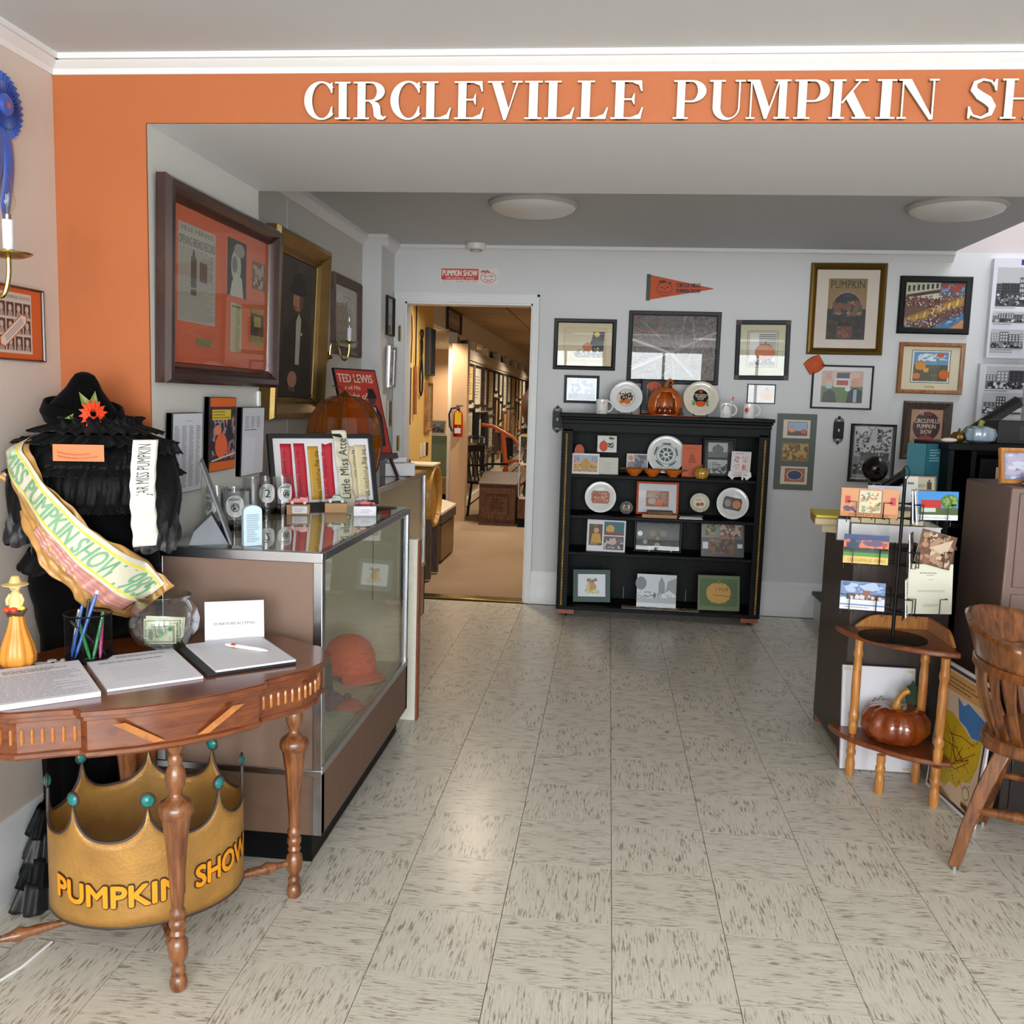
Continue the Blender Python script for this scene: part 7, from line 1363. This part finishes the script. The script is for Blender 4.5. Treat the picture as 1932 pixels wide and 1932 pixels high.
# ------------------------------------------------------------------ wooden armchair
t = thing('armchair', 'dark oak slat-back armchair at the right edge', 'chair', (1.445, 2.945, 0), D(58))
def sp(a, r=.5): return math.copysign(abs(a)**r, a)
pts = [(.225*sp(math.cos(2*PI*k/28), .6), .215*sp(math.sin(2*PI*k/28), .6)) for k in range(28)]; MB().prism(pts, .395, .437, 'xy').build('seat', 'oak_chair', t, bevel=.012)
def arcp(a, rx, ry, z): return (rx*math.sin(D(a)), ry*math.cos(D(a)), z)
m = MB(); path = [(-.25, -.17, .655), (-.265, -.08, .655)]+[arcp(a, .275, .245, .655) for a in range(-80, 81, 8)]+[(.265, -.08, .655), (.25, -.17, .655)]; vs = []; fs = []
for k, q in enumerate(path):
    w = .032 if k < 3 or k > len(path)-4 else .022; c = Vector((0, -.02, .655)); d = (Vector(q)-c); d.z = 0; d.normalize()
    for o, zz in ((-w, -.014), (w, -.014), (w, .014), (-w, .014)): vs.append(Vector(q)+d*o+Vector((0, 0, zz)))
for k in range(len(path)-1):
    for i in range(4): fs.append((k*4+i, k*4+(i+1) % 4, (k+1)*4+(i+1) % 4, (k+1)*4+i))
fs += [(3, 2, 1, 0), tuple((len(path)-1)*4+i for i in range(4))]; m.add(vs, fs); m.build('arm_bow', 'oak_chair', t, bevel=.005)
def crest(u, v): a = -72+144*u; h = .660+(.085+.055*math.cos(D(a))**2)*v; r = 1+.10*v; return arcp(a, .272*r, .245*r+.02*v, h)
MB().grid(crest, 30, 6).build('crest_rail', 'oak_chair', t, solid=.022)
for a in range(-63, 64, 14):
    m = MB(); lo, hi = Vector(arcp(a, .215, .195, .43)), Vector(arcp(a, .278, .255, .70)); tang = Vector((math.cos(D(a)), -math.sin(D(a)), 0)); nrm = Vector((math.sin(D(a)), math.cos(D(a)), 0)); vs = []; fs = []
    for k in range(7):
        s = k/6; c = lo.lerp(hi, s)+nrm*(.018*math.sin(s*PI))
        for x, y in ((-.0135, -.005), (.0135, -.005), (.0135, .005), (-.0135, .005)): vs.append(c+tang*x+nrm*y)
    for k in range(6):
        for i in range(4): fs.append((k*4+i, k*4+(i+1) % 4, (k+1)*4+(i+1) % 4, (k+1)*4+i))
    m.add(vs, fs); m.build('slat', 'oak_chair', t)
for sx in (-1, 1):
    MB().tube([(sx*.245, -.13, .645), (sx*.235, -.12, .54), (sx*.205, -.12, .43)], [.016, .018, .014], 10).build('arm_post', 'oak_chair', t)
    for sy in (-1, 1):
        m = MB(); A = Vector((sx*.14, sy*.13, .40)); B = Vector((sx*.205, sy*.23, .012)); vs = []
        for s, w in ((0, .024), (.35, .022), (.7, .019), (1, .017)):
            c = A.lerp(B, s)+Vector((0, sy*.012*math.sin(s*PI), 0))
            for x, y in ((-w, -w), (w, -w), (w, w), (-w, w)): vs.append(c+Vector((x, y, 0)))
        m.add(vs, [(k*4+i, k*4+(i+1) % 4, (k+1)*4+(i+1) % 4, (k+1)*4+i) for k in range(3) for i in range(4)]+[(0, 3, 2, 1), (12, 13, 14, 15)]); lg = m.build('leg', 'oak_chair', t, bevel=.004); MB().lathe([(0, 0), (.013, 0), (.013, .012), (0, .012)], 12, (sx*.205, sy*.23, 0)).build('glide', 'steel', lg)
for a, b in (((-.18, -.19, .16), (.18, -.19, .16)), ((-.18, .19, .16), (.18, .19, .16)), ((-.185, -.18, .2), (-.185, .18, .2)), ((.185, -.18, .2), (.185, .18, .2))):
    A, B = Vector(a), Vector(b); MB().tube([A.lerp(B, k/8)+Vector((0, 0, .012*math.sin(k/8*PI))) for k in range(9)], [.011, .014, .017, .018, .018, .018, .017, .014, .011], 10).build('stretcher', 'oak_chair', t)

# ------------------------------------------------------------------ stairs along the back wall
t = struct(MB().box(1.44, 5.52, 0, 3.2, 5.545, .14).build('trim_8', 'trim_paint'))
for k in range(7):
    x = 1.45+k*.25; o = BX(x, 5.55, 0, 3.19, YB-.026, .19*(k+1)-.025).build('riser', 'trim_paint', t); BX(x-.02, 5.53, .19*(k+1)-.025, x+.28, YB-.026, .19*(k+1)).build('tread', 'charcoal', t, bevel=.004)
t = thing('stair_rail', 'black stair newel with ball top and sloping handrail', 'stair rail', (1.568, 5.62, 0)); MB().lathe([(0, 0), (.05, 0), (.05, .74), (.055, .76), (.05, .79), (.04, .84), (.045, .90), (.06, .925), (.05, .94), (.035, .97), (.033, 1.0)], 24).build('newel_post', 'black_rail', t)
m = MB(); m.ball((0, 0, 1.088), .075, .075, .078, 28, 18); m.tube([(.0755*math.cos(2*PI*k/30), .0755*math.sin(2*PI*k/30), 1.078) for k in range(30)], .004, 6, closed=True); m.build('ball', 'black_rail', t)
def rail(a, b, nm='handrail'):
    A, B = Vector(a), Vector(b); d = (B-A).normalized(); up = Vector((0, 0, 1))-d*d.z; up.normalize(); sd = d.cross(up); pr_ = [(-.03, -.03), (-.032, .0), (-.022, .026), (0, .034), (.022, .026), (.032, 0), (.03, -.03)]
    m = MB(); vs = [A+sd*x+up*y for x, y in pr_]+[B+sd*x+up*y for x, y in pr_]; n = len(pr_); m.add(vs, [(i, (i+1) % n, (i+1) % n+n, i+n) for i in range(n)]+[tuple(range(n-1, -1, -1)), tuple(range(n, 2*n))]); m.build(nm, 'black_rail', t)
rail((.03, 0, .95), (.765, 0, 1.505))
t2 = thing('upper_newel', 'white upper stair post with black ball and rail at the right edge', 'stair post', (2.42, 5.62, 0)); BX(-.045, -.05, 1.19, .06, .05, 1.72).build('post', 'trim_paint', t2, bevel=.004); BX(.062, -.04, 1.19, .16, .04, 1.70).build('panel', 'trim_paint', t2)
t = t2; MB().ball((.06, -.02, 1.88), .072, n=24, k=16).build('ball', 'black_rail', t); MB().lathe([(.05, 1.70), (.055, 1.72), (.04, 1.76), (.045, 1.80), (.03, 1.83)], 20, (.05, -.02, 0)).build('neck', 'black_rail', t); rail((.02, -.06, 1.62), (.75, -.06, 2.35))
# cord on the floor
o = MB().tube([(-1.60, 1.62, .004), (-1.50, 1.72, .004), (-1.42, 1.86, .004), (-1.38, 1.99, .004), (-1.37, 2.10, .004)], .004, 6).build('extension_cord', 'white_plastic'); tag(o, 'thin white cord lying on the floor beside the crown', 'cord')

# ------------------------------------------------------------------ room beyond the doorway
YA = YB+.14
struct(BX(-6, YA, -.05, 2, 28, .004).build('floor_carpet', 'carpet', flat=True)); struct(BX(-6, YA-.02, 2.46, 2, 28, 2.56).build('ceiling_tiles', 'acoustic_tile', flat=True))
wall('wall_far', 'old_white', (-6, 27.9, 0, 2, 28, 2.6)); wall('wall_far_left', 'old_white', (-6.1, YA, 0, -6, 28, 2.6)); wall('wall_far_right', 'old_white', (1.9, YA, 0, 2, 28, 2.6)); wall('wall_yellow', 'yellow_paint', (-1.76, YA, 0, -1.64, 8.55, 2.46)); wall('wall_door_side', 'tan_paint', (-6, YA, 0, -1.64, YA+.02, 2.46), (DX1, YA, 0, 2, YA+.02, 2.46))
wall('trim_fascia', 'old_white', (-1.92, 9.6, 2.20, -1.88, 27.9, 2.46), (-6, 9.58, 2.2, -1.88, 9.6, 2.46)); wall('ceiling_low', 'old_white', (-6, 9.6, 2.19, -1.92, 27.9, 2.21)); wall('wall_recess', 'tan_paint', (-6, 14.6, 0, -1.95, 14.7, 2.2))
LM = (1, .84, .64)
def downlight(x, y, z, e, label):
    t = thing('recessed_light', label, 'ceiling light', (x, y, z), group='recessed lights beyond the doorway'); MB().lathe([(.055, 0), (.085, 0), (.085, -.006), (.055, -.006)], 28).build('trim_ring', 'white_plastic', t); MB().lathe([(0, -.002), (.056, -.002)], 24).build('lens', 'lamp_glow', t)
    l = bpy.data.lights.new('lamp', 'SPOT'); l.energy = e; l.color = LM; l.spot_size = D(150); l.spot_blend = .6; l.shadow_soft_size = .08
    o = bpy.data.objects.new('lamp', l); COL.objects.link(o); o.parent = t; o.location = (0, 0, -.02)
downlight(-1.0, 7.35, 2.459, 84, 'recessed light just inside the doorway'); downlight(-1.99, 10.4, 2.19, 63, 'nearest recessed light under the low ceiling'); downlight(-2.47, 13.1, 2.19, 63, 'middle recessed light under the low ceiling'); downlight(-2.40, 14.0, 2.19, 63, 'farthest recessed light under the low ceiling'); downlight(-.6, 9.6, 2.459, 105, 'recessed light above the wooden chest'); downlight(-.9, 12.4, 2.459, 126, 'recessed light above the nearer frames'); downlight(-.9, 16, 2.459, 126, 'recessed light above the middle frames'); downlight(-.9, 20.5, 2.459, 126, 'recessed light above the farthest frames')  # lamps over the chest and frames are unseen, added to brighten the room
def on_yellow(y, z): return (-1.64, y, z)
t = thing('leather_whip', 'long dark coiled whip hanging on the yellow wall', 'whip', on_yellow(7.45, 0), LW); m = MB(); m.tube([(0, -.02, 2.25), (-.02, -.02, 1.95), (.0, -.02, 1.62)], .008, 6); m.tube([(-.02, -.025, 2.1), (.03, -.025, 2.06), (.05, -.025, 1.9), (.02, -.025, 1.7)], .006, 6); m.build('lash', 'leather', t); MB().tube([(.0, -.02, 1.66), (.01, -.02, 1.2)], [.016, .012], 8).build('handle', 'black_metal', t)
t = thing('long_tool', 'long wooden handled iron tool hanging beside the whip', 'tool', on_yellow(7.68, 0), LW); MB().tube([(0, -.02, 2.22), (.0, -.02, 1.66)], .006, 6).build('rod', 'black_metal', t); MB().tube([(0, -.02, 1.68), (.01, -.02, 1.28)], .014, 8).build('handle', 'red_block', t); MB().tube([(0, -.02, 2.22), (.03, -.02, 2.28), (.04, -.02, 2.22)], .006, 6).build('hook', 'black_metal', t)
t = thing('ice_tongs', 'iron scissor tongs hanging on the yellow wall', 'tongs', on_yellow(7.92, 0), LW); m = MB()
for s in (-1, 1): m.tube([(s*.03, -.02, 2.0), (s*.05, -.02, 1.96), (-s*.02, -.02, 1.90), (-s*.03, -.02, 1.84), (s*.015, -.02, 1.74), (s*.06, -.02, 1.60), (s*.05, -.02, 1.48), (0, -.02, 1.44)], .008, 6)
m.build('jaws', 'black_metal', t)
picture('framed_print', 'narrow dark framed print, upper one on the yellow wall', on_yellow(8.28, 1.62), .24, .42, .025, .05, 'charcoal', lambda p: (p.r(0, 0, 1, 1, '#b87a4c'), p.photo(.1, .1, .9, .9, ('#c88a58', '#a8683c', '#d8b08a'), 3, 16, .3)), LW); picture('framed_print', 'tan framed certificate, lower one on the yellow wall', on_yellow(8.30, 1.12), .26, .44, .025, .03, 'oak_frame', lambda p: (p.r(0, 0, 1, 1, '#c8b88c'), p.greek(.15, .55, .85, .85, 5, '#8a8a5c', 3), p.greek(.15, .15, .85, .45, 4, '#8a7a5c', 4)), LW)
for k, y in enumerate((8.05, 8.2, 8.32)): o = BX(-.035, -.008, 0, .035, 0, .12).build('switch_plate', 'old_white' if k < 2 else 'charcoal', None, (-1.64, y, .90), (0, 0, LW), bevel=.003); tag(o, ('first', 'second', 'last dark')[k]+' small wall plate on the yellow wall beyond the door', 'switch')
t = thing('wooden_box', 'brown wooden box standing by the yellow wall beyond the door', 'box', (-1.52, 7.53, 0), 0); BX(-.10, -.11, .0, .10, .11, .82).build('body', 'crate_wood', t, bevel=.004); BX(-.105, -.115, .82, .105, .115, .84).build('lid', 'weathered', t); BX(-.08, -.113, .06, .08, -.11, .78).build('front_panel', 'crate_wood', t)
t = thing('butter_churn', 'round yellow wooden churn on its side beyond the doorway', 'churn', (-1.44, 7.15, .40)); MB().lathe([(0, -.12), (.24, -.12), (.25, -.10), (.25, .10), (.24, .12), (.22, .12), (.21, .09), (0, .09)], 40, (0, 0, .26), axis='x').build('drum', 'churn_wood', t); m = MB()
for y in (-.16, .16): m.box(-.11, y-.025, -.38, .11, y+.025, .10)
m.build('cradle', 'weathered', t); MB().box(-.12, -.18, .50, .12, .14, .515).build('lid', 'old_white', t, bevel=.003)
t = thing('flat_display_case', 'low slant top display table with brown legs beyond the door', 'display table', (-1.50, 8.05, 0)); m = MB(); m.box(-.13, -.38, .36, .13, .36, .44); m.build('tray', 'weathered', t); MB().prism([(-.13, .44), (.13, .44), (.13, .46), (-.13, .53)], -.38, .36, 'xz').build('glass_top', 'old_white', t); BX(-.10, -.36, 0, .09, -.28, .36).build('leg', 'red_block', t); BX(-.10, .26, 0, .11, .34, .36).build('leg', 'red_block', t); BX(.09, -.30, .03, .115, .34, .34).build('mirror_side', 'bronze_gold', t)
wall('wall_partition_end', 'tan_paint', (-1.81, 10.6, 0, -1.63, 10.75, 2.05))
t = thing('fire_extinguisher', 'red fire extinguisher with yellow tag on the beige partition end', 'fire extinguisher', (-1.715, 10.53, .99)); MB().lathe([(0, 0), (.05, 0), (.055, .01), (.055, .24), (.045, .28), (.02, .30), (.018, .32), (0, .32)], 24).build('cylinder', 'extinguisher_red', t); m = MB(); m.box(-.02, -.03, .32, .02, .03, .345); m.box(-.015, -.07, .345, .06, -.04, .36); m.build('valve', 'steel', t)
MB().tube([(-.02, -.02, .33), (-.075, -.03, .32), (-.10, -.03, .25), (-.09, -.03, .12), (-.06, -.03, .06)], .012, 8).build('hose', 'rubber', t); BX(-.03, -.060, .14, .045, -.056, .28).build('inspection_tag', 'yellow_tag', t); BX(-.03, -.058, .04, .04, -.0555, .10).build('label', 'paper', t)
# wall of frames, receding
PW = D(90.6); t = thing('exhibit_wall', 'long white exhibit wall hung with framed documents beyond the door', 'partition', (-1.80, 10.76, 0), PW); BX(0, 0, .04, 13, .08, 2.06).build('panel', 'old_white', t); BX(-.0, -.02, 1.92, 13, .0, 2.0).build('rail', 'old_white', t); BX(-.0, -.02, .04, 13, .0, .14).build('base', 'old_white', t)
for k in range(8): BX(.1+k*1.6, .0, 2.06, .16+k*1.5, .10, 2.19).build('top_bracket', 'old_white', t)
c, s_ = math.cos(PW), math.sin(PW)
def on_panel(u, z): return (-1.80+u*c, 10.76+u*s_, z)
R = random.Random(11); u = .08; FR = ('charcoal', 'black_metal', 'oak_frame', 'steel', 'weathered', 'dark_frame_wood'); ordn = 0; rows = ['top', 'upper middle', 'lower middle', 'bottom']
cols_ = []
while u < 12:
    w = R.uniform(.5, .8); z = 1.88; r = 0
    while z > .5 and r < 4:
        h = R.uniform(.34, .62); h = min(h, z-.34)
        if h > .2: cols_.append((u, w, z-h, h, r, len(set(a[0] for a in cols_))))
        z -= h+.07; r += 1
    u += w+.12
NTH = ['first', 'second', 'third', 'fourth', 'fifth', 'sixth', 'seventh', 'eighth', 'ninth', 'tenth', 'eleventh', 'twelfth', 'thirteenth', 'fourteenth', 'fifteenth', 'sixteenth', 'seventeenth', 'eighteenth']
cidx = {}
for (u, w, z, h, r, _) in cols_:
    cidx.setdefault(u, len(cidx)); n = cidx[u]; sd = int(u*100)+r
    picture('framed_document', 'framed document, %s row, %s column of the far exhibit wall' % (rows[r], NTH[n]), on_panel(u+w/2, z), w, h, .035, R.choice((.025, .05, .09)), R.choice(FR), lambda p, sd=sd: (p.r(0, 0, 1, 1, random.Random(sd).choice(('#d8d0bc', '#c8c4b4', '#b8b49c', '#d8b878', '#cfc9ba'))), p.greek(.15, .15, .85, .8, 8, '#8a8474', sd)), PW, group='framed documents on the exhibit wall', glass=None)
for k, (u, n) in enumerate(((.75, 4), (1.5, 6), (2.3, 4))):
    for q in range(n): o = BX(0, 0, 0, .03, .09, R.uniform(.10, .16)).build('book', R.choice(('leather', 'dark_leaf', 'old_white', 'teal_cloth', 'dark_frame_wood')), None, (on_panel(u+q*.036, 0)[0]-.085, on_panel(u+q*.036, 0)[1], 2.061), (0, 0, PW)); tag(o, 'small book standing on top of the far exhibit wall, %s of the %s group' % (NTH[q], NTH[k]), 'book', 'books on the exhibit wall')
picture('framed_panorama', 'dark framed panorama hanging from the fascia beyond the door', (-1.875, 11.0, 2.205), .95, .25, .025, .03, 'charcoal', lambda p: (p.r(0, 0, 1, 1, '#8f8c7c'), p.bw(.05, .1, .95, .6, 91)), LW)
t = thing('wooden_chest', 'dark panelled wooden chest with sloped lid beyond the doorway', 'chest', (-1.215, 10.35, .005)); m = MB(); m.prism([(0, .03), (.50, .03), (.50, .55), (0, .46)], -.21, .21, 'yz'); m.build('body', 'crate_wood', t, bevel=.004); m = MB(); m.prism([(-.02, .462), (.52, .558), (.52, .575), (-.02, .478)], -.22, .22, 'yz'); m.build('lid', 'weathered', t)
MB().ring(.40, .36, [(0, 0), (0, .012), (.07, .012), (.078, .002), (.078, 0)]).build('front_frame', 'crate_wood', t, (0, 0, .07)); BX(-.21, -.01, .0, .21, .0, .03).build('base', 'weathered', t); p = P(.2, .16); p.greek(.1, .1, .9, .9, 4, '#2a1a10', 3, .3); p.build('carving', t, (0, -.004, .17)); MB().prism([(.06, .4815), (.44, .549), (.44, .556), (.06, .4885)], -.14, .14, 'yz').build('lid_panel', 'tan_wood', t)
t = thing('tall_glass_case', 'tall glass museum case beside the wooden chest', 'display case', (-.78, 10.30, .005)); BX(-.20, 0, .0, .25, .5, .10).build('kick', 'black_paint', t); BX(-.20, -.01, .10, .25, .5, .32).build('base', 'crate_wood', t)
for x in (-.20, .235): BX(x, -.01, .32, x+.015, .005, 1.02).build('post', 'chrome', t)
for z in (.32, .70, 1.02): BX(-.20, -.01, z, .25, .5, z+.015).build('shelf', 'old_white' if z < 1 else 'brass', t)
BX(-.185, -.008, .335, .235, -.004, 1.02).build('front_glass', 'case_glass', t)
for k, (x, z, mm) in enumerate(((-.12, .335, 'charcoal'), (-.05, .335, 'green_glaze'), (-.13, .715, 'leather'), (-.03, .715, 'brass'))): o = MB().lathe([(0, 0), (.03, 0), (.05, .05), (.03, .12), (.04, .16), (0, .16)], 16).build('museum_vessel', mm, None, (-.78+x, 10.45, .006+z)); tag(o, ('dark vessel on the lowest shelf', 'green vessel on the lowest shelf', 'brown vessel on the middle shelf', 'brass vessel on the middle shelf')[k]+' of the museum case', 'vessel')
t = thing('leather_bellows', 'big round brown leather bellows on the museum case', 'bellows', (-.72, 10.5, 1.042)); MB().lathe([(0, 0), (.10, 0), (.20, .10), (.27, .26), (.26, .42), (.18, .54), (.12, .58), (0, .59)], 30, mod=lambda a, z: 1+.02*math.cos(6*a)).build('body', 'leather', t); MB().lathe([(.12, .58), (.14, .60), (.10, .64), (0, .65)], 20).build('collar', 'weathered', t)
t = thing('corn_sheller', 'orange painted iron hand crank machine behind the chest', 'machine', (-1.30, 11.7, .005)); m = MB(); m.tube([(0, 0, 0), (.03, 0, .5), (-.02, 0, .92)], .03, 8); m.tube([(-.30, 0, 1.10), (-.15, 0, 1.08), (.1, 0, .95), (.18, 0, .86)], .022, 8); m.tube([(-.02, 0, .92), (-.03, 0, 1.02)], .03, 8); m.build('frame', 'rust_orange', t); MB().tube([(.16+.16*math.cos(2*PI*k/24), -.04, .50+.16*math.sin(2*PI*k/24)) for k in range(24)], .02, 6, closed=True).build('flywheel', 'rust_orange', t); m = MB(); m.box(-.2, -.15, 0, .3, .15, .06); m.build('foot', 'rust_orange', t)
t = thing('black_chair', 'black spindle chair beside the wooden chest', 'chair', (-1.42, 11.15, .005), D(60)); BX(-.18, -.18, .40, .18, .18, .43).build('seat', 'black_metal', t)
for x in (-.15, .15):
    for y in (-.15, .15): MB().tube([(x, y, .40), (x*1.2, y*1.2, 0)], .016, 8).build('leg', 'black_metal', t)
for k in range(5): MB().tube([(-.14+.07*k, .16, .43), (-.15+.075*k, .24, .80)], .009, 6).build('spindle', 'black_metal', t)
BX(-.18, .22, .78, .18, .25, .86).build('crest', 'black_metal', t); m = MB(); m.tube([(-.19, .2, .62), (-.22, -.12, .64)], .013, 8); m.tube([(.19, .2, .62), (.22, -.12, .64)], .013, 8); m.build('arms', 'black_metal', t)
t = thing('glass_counter', 'low green glass museum counter far beyond the yellow wall', 'display case', (-2.45, 12.6, .005)); BX(-.5, -.2, 0, .4, .3, .12).build('kick', 'black_paint', t); BX(-.5, -.22, .12, .4, .3, .34).build('base', 'tan_wood', t); BX(-.48, -.2, .34, .38, .28, .92).build('glass', 'case_glass', t); BX(-.47, .2, .34, .37, .27, .9).build('back', 'green_glaze', t)
lean('photo_sign', 'small framed photo standing on the far glass counter', -2.35, 12.55, .93, .26, .20, lambda p: (p.r(.06, .1, .94, .9, '#8a8a84'), p.bw(.1, .15, .9, .85, 95)), -20, 0, 'photo', .01, '#d8d8d0')
